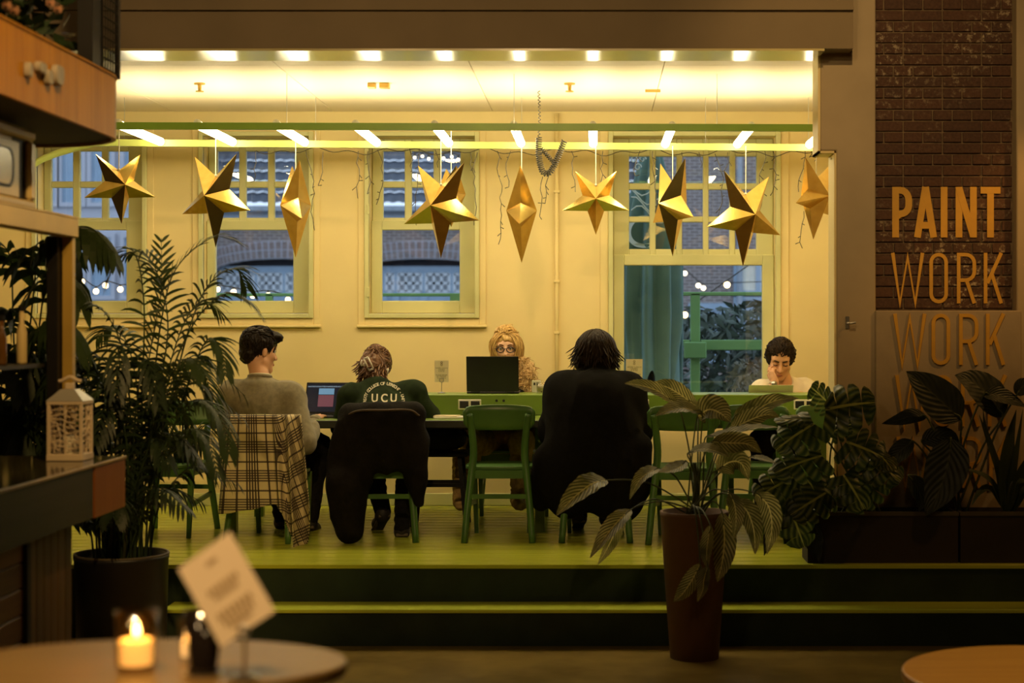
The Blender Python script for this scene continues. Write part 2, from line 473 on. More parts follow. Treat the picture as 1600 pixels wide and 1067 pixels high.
def letter(ch, w, s):
    """strokes of a condensed capital in a w x 1 box, stroke width s"""
    h = s / 2
    if ch == 'P': r = .23; return [([(h, 0), (h, 1)], 0), ([(h, 1 - h), (w - r, 1 - h)] + arc(w - r, 1 - h - r + h * .5, r - h, r - h * .5, 90, 0, 5) + arc(w - r, .40 + r, r - h, r - h, 0, -90, 5) + [(h, .40)], 0)]
    if ch == 'A': return [([(h, 0), (w / 2, 1.0)], 0), ([(w - h, 0), (w / 2, 1.0)], 0), ([(w * .25, .24), (w * .75, .24)], 0)]
    if ch == 'I': return [([(w / 2, 0), (w / 2, 1)], 0)]
    if ch == 'N': return [([(h, 0), (h, 1)], 0), ([(w - h, 0), (w - h, 1)], 0), ([(h, 1 - h * .3), (w - h, h * .3)], 0)]
    if ch == 'T': return [([(w / 2, 0), (w / 2, 1)], 0), ([(0, 1 - h), (w, 1 - h)], 0)]
    if ch == 'W': return [([(h, 1), (w * .27, 0), (w / 2, .92), (w * .73, 0), (w - h, 1)], 0)]
    if ch == 'O':
        r = w / 2 - h
        return [(arc(w / 2, 1 - h - r, r, r, 0, 180, 8) + arc(w / 2, h + r, r, r, 180, 360, 8), 1)]
    if ch == 'R': r = .17; return [([(h, 0), (h, 1)], 0), ([(h, 1 - h), (w - r - h, 1 - h)] + arc(w - r - h, 1 - h - r, r, r, 90, 0, 5) + arc(w - r - h, .46 + r, r, r, 0, -90, 5) + [(h, .46)], 0), ([(w * .5, .46), (w - h, 0)], 0)]
    if ch == 'K': return [([(h, 0), (h, 1)], 0), ([(w - h, 1), (h * 2, .40)], 0), ([(w * .42, .58), (w - h, 0)], 0)]
YL = 9.495
def word(name, label, spec, vt, vb, stroke_px, Y, depth, du=0):
    s = F / Y; x0 = (spec[0][1] + du - U0) / s; zb = CAMZ - (vb - V0) / s; H = (vb - vt) / s
    root = thing(name, label, 'lettering', (x0, Y, zb), 'painted words on the pier')
    for ch, ua, ub in spec:
        xa = (ua + du - U0) / s; w = (ub - ua) / s / H
        m = MB()
        for q_, (pts, cl) in enumerate(letter(ch, w, stroke_px / s / H)):
            stroke(m, pts, stroke_px / s / H, lambda x, y, d, xa=xa, q_=q_: Vector((xa + x * H, Y - d - .0007 * q_ * (d > 0), zb + y * H)), bool(cl), depth)
        m.build('letter', m_yellow, root)
    return root
PAINT = [('P', 1394, 1425), ('A', 1428, 1464), ('I', 1470, 1480), ('N', 1493, 1526), ('T', 1532, 1563)]
WORK = [('W', 1392, 1444), ('O', 1452, 1481), ('R', 1495, 1525), ('K', 1537, 1567)]
word('wall_lettering', 'bold ochre word PAINT on the dark brick, heaviest of the painted words', PAINT, 292, 371, 10.5, 9.4965, .003)
word('wall_lettering', 'thin ochre word WORK painted on dark brick just above the plaster ledge', WORK, 395, 474, 5.6, 9.4965, .003)
word('wall_lettering', 'thin ochre word WORK on pale plaster just below the brick edge', WORK, 490, 570, 5.6, 9.399, .012, 3)
word('wall_lettering', 'thin ochre word WORK on plaster, its middle hidden by big dark leaves', WORK, 586, 666, 5.6, 9.399, .012, 6)
word('wall_lettering', 'faint thin word WORK lowest on the plaster behind the planter', WORK, 682, 762, 5.6, 9.399, .012, 8)
# small metal bracket on the pillar
hk = thing('wall_bracket', 'small steel hook bracket on the taupe pillar left of the lettering', 'bracket', P(1327, 504, 9.42))
c = P(1324, 504, 9.42)
MB().box((c.x, c.y - .004, c.z), (.022, .008, .07), None, .002).build('plate', m_steel, hk)
MB().tube([c + Vector((0, -.006, -.005)), c + Vector((.01, -.05, -.005)), c + Vector((.04, -.055, .0))], .007).build('hook', m_steel, hk)

# ------------------------------------------------------------------ windows
YS = YW + .13
SS = F / YS
def sx(u): return (u - U0) / SS
def sz(v): return CAMZ - (v - V0) / SS
def sash(name, root, y, outer, cols, rows, th=.045, mat=None):
    """one mesh of rails and glazing bars around the panes, panes as glass parts"""
    x0, x1, z0, z1 = outer; m = MB()
    ex = [x0] + [a for c in cols for a in c] + [x1]
    for i in range(0, len(ex), 2):
        e = .002 if 0 < i < len(ex) - 2 else 0
        m.bx(ex[i], ex[i + 1], y - th / 2 + e, y + th / 2, z0, z1, .006)
    rows = sorted(rows)
    ez = [z0] + [a for r in rows for a in r] + [z1]
    for c in cols:
        for i in range(0, len(ez), 2): m.bx(c[0] - .002, c[1] + .002, y - th / 2 + .003, y + th / 2, ez[i], ez[i + 1], .006)
    fr = m.build(name, mat or m_trim, root)
    for c in cols:
        for r in rows: MB().bx(c[0] - .004, c[1] + .004, y + .004, y + .009, r[0] - .004, r[1] + .004).build('pane', m_glass, fr)
    return fr
def window(n, du):
    ox = wx(577 + du), wx(742 + du)
    root = sroot('window_%d' % n, (ox[0], YW, ZB))
    a = MB(); z0, z1 = ZB, ZT; w = .033; pr_ = .03
    for p in ((ox[0] - w, ox[0], z0 - w, z1 + w), (ox[1], ox[1] + w, z0 - w, z1 + w)): a.bx(p[0], p[1], YW - pr_, YW + .02, p[2], p[3], .004)
    a.bx(ox[0], ox[1], YW - pr_, YW + .02, z1, z1 + w, .004); a.bx(ox[0], ox[1], YW - pr_, YW + .02, z0 - w, z0, .004)
    a.build('architrave', m_trim, root)
    bnd = MB(); q = .047
    bnd.bx(ox[0] - w - q, ox[0] - w, YW - .012, YW, z0 - w - q, z1 + w + .03, .003); bnd.bx(ox[1] + w, ox[1] + w + q, YW - .012, YW, z0 - w - q, z1 + w + .03, .003)
    bnd.bx(ox[0] - w, ox[1] + w, YW - .012, YW, z0 - w - q, z0 - w, .003)
    bnd.build('outer_band', m_wall, root)
    MB().bx(ox[0] - w - q - .01, ox[1] + w + q + .01, YW - .035, YW, z0 - w - q - .022, z0 - w - q, .006).build('sill_moulding', m_wall, root)
    cols = [(sx(598.5 + du), sx(632 + du)), (sx(643 + du), sx(677 + du)), (sx(687.5 + du), sx(719 + du))]
    rows = [(sz(283), sz(236)), (sz(340), sz(293))]
    sash('upper_sash', root, YS + .03, (ox[0] + .002, ox[1] - .002, sz(352), ZT - .002), cols, rows)
    sash('lower_sash', root, YS - .022, (ox[0] + .002, ox[1] - .002, ZB + .002, sz(345)), [(sx(598 + du), sx(719 + du))], [(sz(470), sz(360))], .05)
    for zz in (.12, .72): MB().bx(ox[0] - .012, ox[0] + .006, YW - .04, YW - .028, ZB + zz, ZB + zz + .07, .002).build('hinge', m_trim, root)
    return root
window(1, -519); window(2, -259); window(3, 0)
w4 = sroot('window_4', (OX4[0], YW, ZB4))
a = MB(); w = .035
for x in (OX4[0] - w, OX4[1]): a.bx(x, x + w, YW - .03, YW + .02, ZB4 - .1, ZT + w, .004)
a.bx(OX4[0], OX4[1], YW - .03, YW + .02, ZT, ZT + w, .004); a.build('architrave', m_trim, w4)
bd = MB()
for x in (OX4[0] - w - .06, OX4[1] + w): bd.bx(x, x + .06, YW - .012, YW, PZ, ZT + w + .03, .003)
bd.build('outer_band', m_wall, w4)
cols = [(sx(983), sx(1015)), (sx(1024.5), sx(1057)), (sx(1066), sx(1098.5)), (sx(1107.5), sx(1140)), (sx(1149), sx(1182))]
sash('upper_sash', w4, YS + .03, (OX4[0] + .002, OX4[1] - .002, sz(402), ZT - .002), cols, [(sz(286), sz(244)), (sz(338), sz(296)), (sz(389), sz(347))])
sash('door_leaf', w4, YS - .022, (OX4[0] + .002, OX4[1] - .002, ZB4 + .002, sz(398)), [(sx(975), sx(1190))], [(sz(640), sz(415))], .05)

# vertical conduit, sprinklers, detector and the little ceiling fittings
cd = thing('conduit', 'thin vertical conduit pipe on the cream wall, right of the coiled cable', 'pipe', (wx(870), YW - .02, wz(520)))
MB().tube([(wx(870), YW - .018, .5), (wx(870), YW - .018, wz(178))], .014, 10).build('pipe', m_wall, cd, True)
for v in (300, 440, 520): MB().box((wx(870), YW - .018, wz(v)), (.045, .034, .02), None, .004).build('clip', m_wall, cd)
for i, (u, lab) in enumerate(((312, 'small ceiling sprinkler above the second gold star'), (890, 'small ceiling sprinkler above the coiled black cable'))):
    c = P(u, 130, F / 243.6); c.z = 3.26
    sp = thing('sprinkler', lab, 'sprinkler', c, 'ceiling sprinklers')
    MB().lathe(c, [(.035, -.008), (.035, 0)], 16).build('rose', m_brass, sp)
    MB().lathe(c, [(.010, -.05), (.012, -.03), (.012, -.008)], 10).build('nozzle', m_brass, sp)
    MB().lathe(c, [(.026, -.056), (.026, -.05)], 12).build('deflector', m_brass, sp)
dt = thing('ceiling_fitting', 'small brass coloured box fitting on the ceiling above the third window', 'fitting', P(592, 130, 10.67))
for u, w_ in ((581, .05), (601, .065)):
    c = P(u, 131, 10.67); MB().box((c.x, c.y, 3.243), (w_, .06, .034), None, .004).build('box', m_brass, dt)
hn = thing('ceiling_catch', 'thin metal catch at the ceiling panel joint, above the fourth window', 'hinge', P(1020, 141, 10.95))
c = P(1020, 141, 10.95); MB().bar((c.x - .05, 10.95, 3.250), (c.x + .05, 10.95, 3.250), .012, .018).build('bar', m_brass, hn)
# ------------------------------------------------------------------ lamp frame with tubes
YN, YF = 10.25, 11.31
lf = thing('light_truss', 'green rectangular frame of two long beams hanging below the ceiling', 'light truss', (-.8, 10.78, 2.93))
def zb_(Y, v): return CAMZ - (v - V0) / F * Y
MB().bar((-3.3, YN, zb_(YN, 196.5)), (1.50, YN, zb_(YN, 200)), .03, .043).build('near_beam', m_frame_shade, lf)
MB().bar((-3.4, YF, zb_(YF, 223)), (1.62, YF, zb_(YF, 231)), .03, .046).build('far_beam', m_frame_lit, lf)
pts = smooth_path([(-3.4, YF, zb_(YF, 223)), P(112, 233, YF), P(80, 243, YF - .02), P(54, 256, YF - .04), P(20, 285, YF - .05)], 5)
MB().tube(pts, .026, 8, flat=.9).build('curved_arm', m_frame_lit, lf, True)
for x in (-3.2, -1.9, -.5, .75, 1.45):
    for Y in (YN, YF): MB().tube([(x, Y, 2.93), (x, Y, 3.256)], .0022, 5).build('suspension_wire', m_steel, lf)
TX = [-2.945 + .4885 * k for k in range(10)]
names = ['left end', 'second', 'third', 'fourth', 'fifth', 'sixth', 'seventh', 'eighth', 'ninth', 'right end']
ORD = ['first', 'second', 'third', 'fourth', 'fifth', 'sixth', 'seventh', 'eighth', 'ninth', 'tenth']
for k, x in enumerate(TX):
    z0 = 2.948 - .0022 * k
    t = thing('lamp_tube', 'glowing white tube lamp across the green frame, %s from the left' % ORD[k], 'lamp', (x, 10.8, z0), 'tube lamps on the frame')
    MB().tube([(x, 10.30, z0), (x, 11.27, z0 + .004)], .027, 14).build('tube', m_tube, t, True)
    MB().tube([(x, 10.265, z0 + .012), (x, 10.30, z0 + .012)], .022, 12).build('end_cap', m_white, t, True)
    MB().tube([(x, 11.27, z0 + .004), (x, 11.294, z0 + .004)], .022, 12).build('end_cap', m_white, t, True)

# ------------------------------------------------------------------ gold stars
m_gold, nt, b = new_mat('gold_foil_card')
n = noise_tex(nt, texco(nt, 'Object'), 14, 2)
nt.links.new(ramp(nt, n, [(.3, (.60, .40, .10)), (.7, (.74, .52, .16))]), b.inputs['Base Color'])
b.inputs['Metallic'].default_value = .96; b.inputs['Roughness'].default_value = .20
bump(nt, b, n, .06, .01)
def star(u, v, Y, rpx, yaw, roll, cord_v, cord_u, label, dep=.10):
    c = P(u, v, Y); r = rpx / F * Y; ri = r * .40
    root = thing('paper_star', label, 'star ornament', c, 'gold paper stars hanging under the lamps')
    m = Matrix.Rotation(R(yaw), 3, 'Z') @ Matrix.Rotation(R(roll), 3, 'Y')
    rim = []
    for i in range(10):
        a = R(-90 + 36 * i); q = r if i % 2 == 0 else ri; rim.append(Vector((q * math.cos(a), 0, q * math.sin(a))))
    th = .004 * r
    vs = []; fs = []
    for i in range(10):                      # every facet with its own vertices, so the folds stay crisp
        a, b2 = rim[i], rim[(i + 1) % 10]
        for sg in (-1, 1):
            k = len(vs); vs += [c + m @ a, c + m @ b2, c + m @ Vector((0, sg * dep, 0))]
            fs.append((k, k + 1, k + 2) if sg < 0 else (k + 1, k, k + 2))
    MB().add(vs, fs).build('star_body', m_gold, root)
    top = P(cord_u, cord_v, Y)
    at = c + m @ rim[5]                       # notch between the two upper points
    MB().tube([at + Vector((0, 0, -.01)), Vector((at.x, Y, (at.z + top.z) / 2)), Vector((at.x, Y, top.z))], .0032, 6).build('cord', m_cord, root)
    MB().sphere(at + Vector((0, 0, .004)), .009, 8, 5).build('cord_bead', m_cord, root)
star(187, 290, 10.27, 60, 35, -3, 201, 184, 'small gold star at the left end, beside the wood canopy')
star(337, 307, 10.85, 80, -34, 0, 216, 337, 'large gold star left of the second window, its tip behind palm leaves')
star(462, 321, 10.80, 82, -73, 0, 222, 462, 'tall narrow gold star turned almost sideways, in front of the second window')
star(689, 322, 10.60, 82, -36, 0, 205, 707, 'large gold star spread wide in front of the third window')
star(705, 303, 11.12, 52, -70, 0, 205, 716, 'small narrow gold star half hidden behind the large star at the third window')
star(815, 329, 10.85, 82, 90, 0, 228, 815, 'narrow gold star seen exactly edge on, between third window and conduit')
star(931, 312, 10.80, 55, 0, 0, 228, 929, 'small gold star facing straight forward, right of the conduit')
star(1051, 318, 10.80, 83, -69, 0, 228, 1050, 'tall narrow dark faced gold star at the left panes of the fourth window')
star(1164, 336, 10.75, 81, 37, 3, 228, 1163, 'large gold star over the right panes of the fourth window')
star(1274, 307, 10.27, 68, 56, 6, 203, 1276, 'gold star at the right end, beside the edge of the opening')

# ------------------------------------------------------------------ fairy light wires, coiled cable
fw = thing('fairy_lights', 'unlit dark wire fairy lights dangling in strands from the far beam', 'fairy lights', (-.6, YF + .03, 2.88))
drops = [(399, 236, 283), (505, 237, 290), (478, 235, 360), (560, 236, 310), (575, 236, 303), (590, 234, 320), (640, 232, 268), (655, 232, 352), (680, 234, 262), (735, 238, 352), (746, 238, 270), (777, 236, 382), (798, 236, 292), (848, 276, 338), (893, 236, 300), (862, 262, 318), (942, 236, 300), (1000, 236, 275), (1020, 236, 340), (1065, 238, 262), (1092, 238, 262), (1117, 240, 345), (1137, 238, 268), (1195, 236, 330), (1208, 236, 300), (1258, 236, 300), (1268, 236, 252), (1256, 330, 388)]
rr = random.Random(3)
for u, v0, v1 in drops:
    pts = []; n = max(4, int((v1 - v0) / 9)); x = u
    for i in range(n + 1):
        pts.append(P(x, v0 + (v1 - v0) * i / n, YF + .05 + rr.uniform(-.01, .01))); x += rr.uniform(-4.2, 4.2)
    m = MB().tube(pts, .0026, 5)
    for p in pts[1:]:
        if rr.random() < .5:
            d = Vector((rr.choice((-1, 1)) * rr.uniform(.01, .03), rr.uniform(-.01, .01), rr.uniform(-.03, .01)))
            m.tube([p, p + d], [.0022, .003], 4)
    m.build('drop_wire', m_wire, fw)
pts = []
for i in range(120):
    u = 400 + i * 7.6
    pts.append(P(u, 234 + 3 * math.sin(i * .9) + 3 * math.sin(i * .37) + u * .004, YF + .045))
MB().tube(pts, .0028, 5).build('main_wire', m_wire, fw)

def coil(path, rad, turns, wire, n=14):
    path = [Vector(p) for p in path]; L = [0]
    for a, b2 in zip(path, path[1:]): L.append(L[-1] + (b2 - a).length)
    tot = L[-1]; out = []; N = int(turns * n); j = 0
    for i in range(N + 1):
        d = tot * i / N
        while j < len(L) - 2 and L[j + 1] < d: j += 1
        t = (d - L[j]) / max(1e-6, L[j + 1] - L[j]); p = path[j].lerp(path[j + 1], t); tg = (path[j + 1] - path[j]).normalized()
        a = tg.cross(Vector((0, 1, 0))); a = a.normalized() if a.length > 1e-5 else tg.orthogonal(); b2 = tg.cross(a)
        th = 2 * math.pi * turns * i / N; out.append(p + (a * math.cos(th) + b2 * math.sin(th)) * rad)
    return out
cc = thing('coiled_cable', 'black spiral cable hanging from the ceiling in a loop, right of the edge-on star', 'cable', P(842, 143, 10.9))
Yc = 10.9
MB().tube(coil(smooth_path([P(842, 142, Yc), P(843, 180, Yc), P(842, 215, Yc)], 6), .007, 13, .003), .0028, 5).build('stretched_coil', m_wire, cc, True)
MB().tube(coil(smooth_path([P(842, 215, Yc), P(842, 245, Yc), P(848, 268, Yc), P(858, 270, Yc), P(866, 258, Yc), P(874, 240, Yc), P(882, 220, Yc)], 8), .018, 36, .003, 10), .0042, 5).build('bunched_coil', m_wire, cc, True)
MB().tube(coil(smooth_path([P(846, 232, Yc + .03), P(858, 246, Yc + .03), P(868, 256, Yc + .03)], 6), .012, 9, .003, 10), .004, 5).build('coil_branch', m_wire, cc, True)

# ------------------------------------------------------------------ outside: yard, facade, terrace frame, parasols, plants, bulbs
m_yard = M('yard_paving', (.16, .16, .16), .9, var=.2)
struct(MB().bx(-26, 24, 12.4, 40, -.3, -.02).build('ground', m_yard))
YO = 33.0; SO = F / YO
def ox_(u): return (u - U0) / SO
def oz_(v): return CAMZ - (v - V0) / SO
m_fb, nt, b = new_mat('far_brick')
br = nt.nodes.new('ShaderNodeTexBrick'); vec = nt.nodes.new('ShaderNodeCombineXYZ')
sp_ = nt.nodes.new('ShaderNodeSeparateXYZ'); nt.links.new(texco(nt, 'Position'), sp_.inputs[0])
nt.links.new(sp_.outputs[0], vec.inputs[0]); nt.links.new(sp_.outputs[2], vec.inputs[1]); nt.links.new(vec.outputs[0], br.inputs['Vector'])
br.inputs['Scale'].default_value = 1; br.inputs['Brick Width'].default_value = .19; br.inputs['Row Height'].default_value = .062; br.inputs['Mortar Size'].default_value = .009
br.inputs['Color1'].default_value = (.20, .15, .135, 1); br.inputs['Color2'].default_value = (.15, .115, .11, 1); br.inputs['Mortar'].default_value = (.42, .38, .34, 1)
nt.links.new(br.outputs[0], b.inputs['Base Color']); b.inputs['Roughness'].default_value = .9
m_blue = M('blue_grey_joinery', (.30, .40, .50), .5, var=.05)
m_palew = M('pale_far_wall', (.46, .46, .50), .9, var=.08, scale=.6)
m_farglass = M('far_window_glass', (.22, .24, .26), .35, var=.2)
m_palem = M('pale_glazing_bars', (.62, .66, .68), .6, var=.03)
m_litglass = M('far_net_curtain', (.75, .72, .6), .8, var=.1)
m_dark = M('far_dark_recess', (.04, .04, .05), .9, var=.1)
m_roof = M('far_roof_tiles', (.065, .075, .095), .55, var=.25, scale=5)
m_zinc = M('far_zinc_gutter', (.30, .34, .38), .5, var=.1)
bl = thing('brick_building', 'long brick building across the yard with blue doors under shallow arches', 'building', (0, YO, 0))
ZE = oz_(349)
xl, xr = ox_(300), ox_(1010)
aw = 105 / SO
centers = [ox_(440), ox_(660), ox_(880)]
mw = MB()
fr = lambda x, z, d: Vector((x, YO + d, z))
zs, za, zd = oz_(424), oz_(404), 0
edges = [xl] + [e for c_ in centers for e in (c_ - aw, c_ + aw)] + [xr]
for i in range(0, len(edges), 2): mw.prism([(edges[i], -.1), (edges[i + 1], -.1), (edges[i + 1], ZE), (edges[i], ZE)], fr, .5)
for c_ in centers:
    N = 14
    arcp = [(c_ + aw * math.cos(math.pi * (1 - i / N)), zs + (za - zs) * math.sin(math.pi * i / N)) for i in range(N + 1)]
    for i in range(N):
        mw.prism([arcp[i], arcp[i + 1], (arcp[i + 1][0], ZE), (arcp[i][0], ZE)], fr, .5)
mw.build('brick_wall', m_fb, bl)
m_vou = M('arch_bricks', (.24, .185, .165), .9, var=.3, scale=14)
for c_ in centers:
    ar = MB(); N = 34
    for k in range(2):
        for i in range(N):
            t0, t1 = math.pi * (1 - (i + .12) / N), math.pi * (1 - (i + .88) / N)
            q0, q1 = .015 + .17 * k, .165 + .17 * k
            p = lambda t, q: (c_ + (aw + q * .25) * math.cos(t), zs + (za - zs) * math.sin(t) + q)
            ar.prism([p(t0, q0), p(t1, q0), p(t1, q1), p(t0, q1)], lambda x, z, d: Vector((x, YO - .02 + d, z)), .05)
    o_ = ar.build('arch_bricks', m_vou, bl); o_['kind'] = 'stuff'
    am = MB()
    for i in range(N):
        t0, t1 = math.pi * (1 - i / N), math.pi * (1 - (i + 1) / N)
        am.prism([p(t0, .0), p(t1, .0), p(t1, .35), p(t0, .35)], lambda x, z, d: Vector((x, YO - .008 + d, z)), .02)
    am.build('arch_mortar', m_palew, bl)
    MB().bx(c_ - aw, c_ + aw, YO + .42, YO + .5, 0, za).build('recess', m_dark, bl)
    fm = MB()
    fm.bx(c_ - aw, c_ + aw, YO + .25, YO + .40, oz_(425), oz_(415))
    for x in (-.99, -.6, -.42, 0, .42, .6, .99): fm.bx(c_ + x * aw - .07, c_ + x * aw + .07, YO + .26, YO + .38, 0, oz_(420))
    fm.bx(c_ - aw, c_ + aw, YO + .30, YO + .38, 0, oz_(456))
    fm.build('blue_door_frame', m_blue, bl)
    for x0, x1 in ((-.95, -.64), (-.56, -.46), (-.38, -.04), (.04, .38), (.46, .56), (.64, .95)):
        xa, xb = c_ + x0 * aw, c_ + x1 * aw
        wn = MB()
        nc = 3 if xb - xa > .3 else 1
        for i in range(nc + 1):
            x = xa + (xb - xa) * i / nc; wn.bx(x - .03, x + .03, YO + .24, YO + .29, oz_(455), oz_(427))
        for v in (428, 442, 455): wn.bx(xa, xb, YO + .24, YO + .29, oz_(v) - .03, oz_(v) + .03)
        f_ = wn.build('window', m_palem, bl)
        for i in range(nc):
            for v0_, v1_ in ((442, 428), (455, 442)):
                MB().bx(xa + (xb - xa) * i / nc, xa + (xb - xa) * (i + 1) / nc, YO + .265, YO + .275, oz_(v0_), oz_(v1_)).build('pane', m_farglass, f_)
# cornice and tiled roof above it
MB().bx(xl, xr, YO - .18, YO + .4, ZE, oz_(338)).build('cornice', m_zinc, bl)
MB().bx(xl, xr, YO - .30, YO - .05, oz_(331), oz_(323)).build('gutter', m_zinc, bl)
MB().bx(xl, xr, YO - .1, YO + .4, oz_(338), oz_(323)).build('fascia', m_zinc, bl)
rf = MB(); nrow = 8; zr = oz_(322)
for k in range(nrow):
    def fn(a, b2, k=k):
        x = xl + (xr - xl) * a
        t = k + b2 * 1.12
        ph = (x / .21) % 1
        return (x, YO - .15 + .26 * t - .035 * (1 - b2), zr + .235 * t + .032 * abs(math.sin(math.pi * ph)) + .04 * (1 - b2))
    rf.grid(fn, 172, 1)
o_ = rf.build('roof_tiles', m_roof, bl); o_['kind'] = 'stuff'
# taller brick house behind the fourth window, pale house behind the first
b2_ = thing('brick_house', 'tall dark brick house across the yard, behind the fourth window', 'building', (ox_(1120), YO - 1, 0))
MB().bx(ox_(1012), ox_(1330), YO - 1.2, YO + 4, -.1, 7.6).build('brick_wall', m_fb, b2_)
for u0, u1, v0_, v1_ in ((1150, 1200, 418, 456), (1150, 1200, 470, 520), (1082, 1120, 486, 560)):
    xa, xb, z0_, z1_ = ox_(u0), ox_(u1), oz_(v1_), oz_(v0_)
    wn = MB().bx(xa - .15, xb + .15, YO - 1.27, YO - 1.2, z0_ - .12, z0_).bx(xa - .15, xb + .15, YO - 1.27, YO - 1.2, z1_, z1_ + .14).bx(xa - .15, xa, YO - 1.27, YO - 1.2, z0_, z1_).bx(xb, xb + .15, YO - 1.27, YO - 1.2, z0_, z1_).bx((xa + xb) / 2 - .05, (xa + xb) / 2 + .05, YO - 1.27, YO - 1.2, z0_, z1_)
    f_ = wn.build('window', m_blue, b2_)
    for xc, xd in ((xa, (xa + xb) / 2 - .05), ((xa + xb) / 2 + .05, xb)): MB().bx(xc, xd, YO - 1.24, YO - 1.21, z0_, z1_).build('pane', m_litglass if v0_ == 418 else m_blue, f_)
pp = MB().tube([(ox_(1147), YO - 1.3, 0), (ox_(1147), YO - 1.3, 7.5)], .06, 8).build('downpipe', m_zinc, b2_)
b3_ = thing('pale_house', 'pale grey house with tall curtained windows, behind the first window', 'building', (ox_(120), YO - 1, 0))
MB().bx(ox_(-160), ox_(296), YO - 1.2, YO + 4, -.1, 8).build('wall', m_palew, b3_)
for u0 in (-20, 40, 88, 128, 172, 222):
    for v0_, v1_ in ((225, 330), (370, 470)):
        xa, xb, z0_, z1_ = ox_(u0), ox_(u0 + 30), oz_(v1_), oz_(v0_)
        f_ = MB().bx(xa - .08, xa, YO - 1.27, YO - 1.19, z0_, z1_).bx(xb, xb + .08, YO - 1.27, YO - 1.19, z0_, z1_).bx(xa, xb, YO - 1.27, YO - 1.19, z1_ - .08, z1_).bx(xa, xb, YO - 1.27, YO - 1.19, z0_, z0_ + .08).build('window', m_palew, b3_)
        g = MB()
        g.grid(lambda a, q: (xa + (xb - xa) * a, YO - 1.22 + .012 * math.sin(a * 25), z0_ + (z1_ - z0_) * q), 24, 1).build('curtain', m_blue, f_)
# terrace: green posts and rails
m_tgreen = M('green_terrace_frame', (.17, .33, .10), .5, var=.1, scale=3)
tf = thing('terrace_pergola', 'green timber terrace frame with post and rails outside the fourth window', 'pergola', P(1085, 540, 14.5))
Yt = 14.7
def tb(u0, u1, v0, v1, nm_, d=.07): 
    a, b2 = P(u0, v1, Yt), P(u1, v0, Yt); MB().bx(a.x, b2.x, Yt, Yt + d, a.z, b2.z, .006).build(nm_, m_tgreen, tf)
tb(1079, 1094, 458, 720, 'post'); tb(1040, 1240, 456, 462, 'top_rail', .09); tb(1040, 1078, 531, 540, 'middle_rail'); tb(1095, 1240, 531, 547, 'middle_rail')
p0 = P(1086, 458, Yt); MB().bx(p0.x - .1, p0.x + .1, Yt - .04, Yt, P(0, 560, Yt).z, P(0, 534, Yt).z, .01).build('carved_bracket', m_tgreen, tf)
MB().bx(P(1200, 0, Yt).x, P(1215, 0, Yt).x, Yt, Yt + .09, -.02, P(0, 420, Yt).z, .006).build('side_post', m_tgreen, tf)
tr = thing('terrace_rail', 'long green rail of the terrace seen through the second and third windows', 'rail', P(560, 462, 15))
for v0_, v1_ in ((458, 463), (476, 480)):
    a, b2 = P(250, v1_, 15), P(760, v0_, 15); MB().bx(a.x, b2.x, 15, 15.06, a.z, b2.z, .005).build('rail', m_tgreen, tr)
for u in (260, 420, 560, 712, 755):
    a = P(u, 455, 15); MB().bx(a.x - .03, a.x + .03, 15, 15.06, -.02, a.z - .03).build('post', m_tgreen, tr)
a, b2 = P(703, 470, 14.97), P(718, 460, 14.97); MB().bx(a.x, b2.x, 14.97, 14.99, a.z, b2.z).build('rail_plate', m_tgreen, tr)
# folded parasol
m_teal = M('teal_parasol_canvas', (.13, .235, .225), .8, var=.12, scale=3, bmp=.05)
m_tealw = M('parasol_print_white', (.62, .68, .66), .8, var=.06)
pa = thing('parasol', 'folded teal parasol with white print outside the fourth window', 'parasol', P(1018, 700, 13.4))
Yp = 13.05; pc = P(1018, 0, Yp).x
MB().tube([(pc, Yp + .05, -.02), (pc, Yp + .05, 3.65)], .03, 10).build('pole', m_black, pa)
MB().lathe((pc, Yp + .05, -.02), [(.3, 0), (.3, .06), (.06, .1)], 20).build('base', m_black, pa)
def parasol_pt(a, t, extra=0.0):
    th = 2 * math.pi * a
    v = 236 + (598 - 236) * t
    half = (16 + 34 * min(1, t * 3) + 6 * t) / F * Yp
    rr_ = half * (.80 + .20 * math.cos(th * 8 + 1.5 * t)) * (1 - .35 * max(0, t - .75) / .25 * (.5 + .5 * math.cos(th * 3 + 1)))
    sag = .10 * math.sin(math.pi * t) * math.cos(th - 2.4)
    drop = .10 * math.cos(th * 8) * t * t
    x = pc + (rr_ + extra) * math.cos(th) + sag * .3
    y = Yp + .05 + (rr_ + extra) * .8 * math.sin(th)
    return Vector((x, y, P(0, v, Yp).z + drop))
MB().grid(lambda a, t: parasol_pt(a, t), 128, 30).build('canvas', m_teal, pa, True)
ct, cf = text_mesh('C', .36)
def onp(dx, z, ins=.012):
    y = Yp + .05 - math.sqrt(max(.0, (.23) ** 2 - (dx) ** 2)) * .8 - .03
    return Vector((pc + dx, y, z))
MB().add([onp(q.x - .09, P(0, 388, Yp).z + q.y) for q in ct], cf).build('printed_letter', m_tealw, pa)
sw = MB()
for k in range(3):
    cu, cv = (990, 1003, 996)[k], (252, 252, 264)[k]
    c = P(cu, cv, Yp); sw.tube([onp(c.x - pc + .028 * math.cos(i * .5) * (1 - i / 20), c.z + .03 * math.sin(i * .5) * (1 - i / 20)) for i in range(15)], .006, 5)
for k in range(4):
    sw.tube([onp(-.16 + .04 * i, P(0, 330 - 12 * k, Yp).z + .05 * math.sin(i * .9 + k) - .01 * i) for i in range(7)], .006, 5)
sw.build('printed_swirls', m_tealw, pa)
pc_ = thing('parasol', 'second folded teal parasol, wide drooping cloth behind the door glass', 'parasol', P(1030, 700, 13.9))
pcx = P(1034, 0, 14.05).x
MB().tube([(pcx, 14.05, -.02), (pcx, 14.05, 2.6)], .03, 10).build('pole', m_black, pc_)
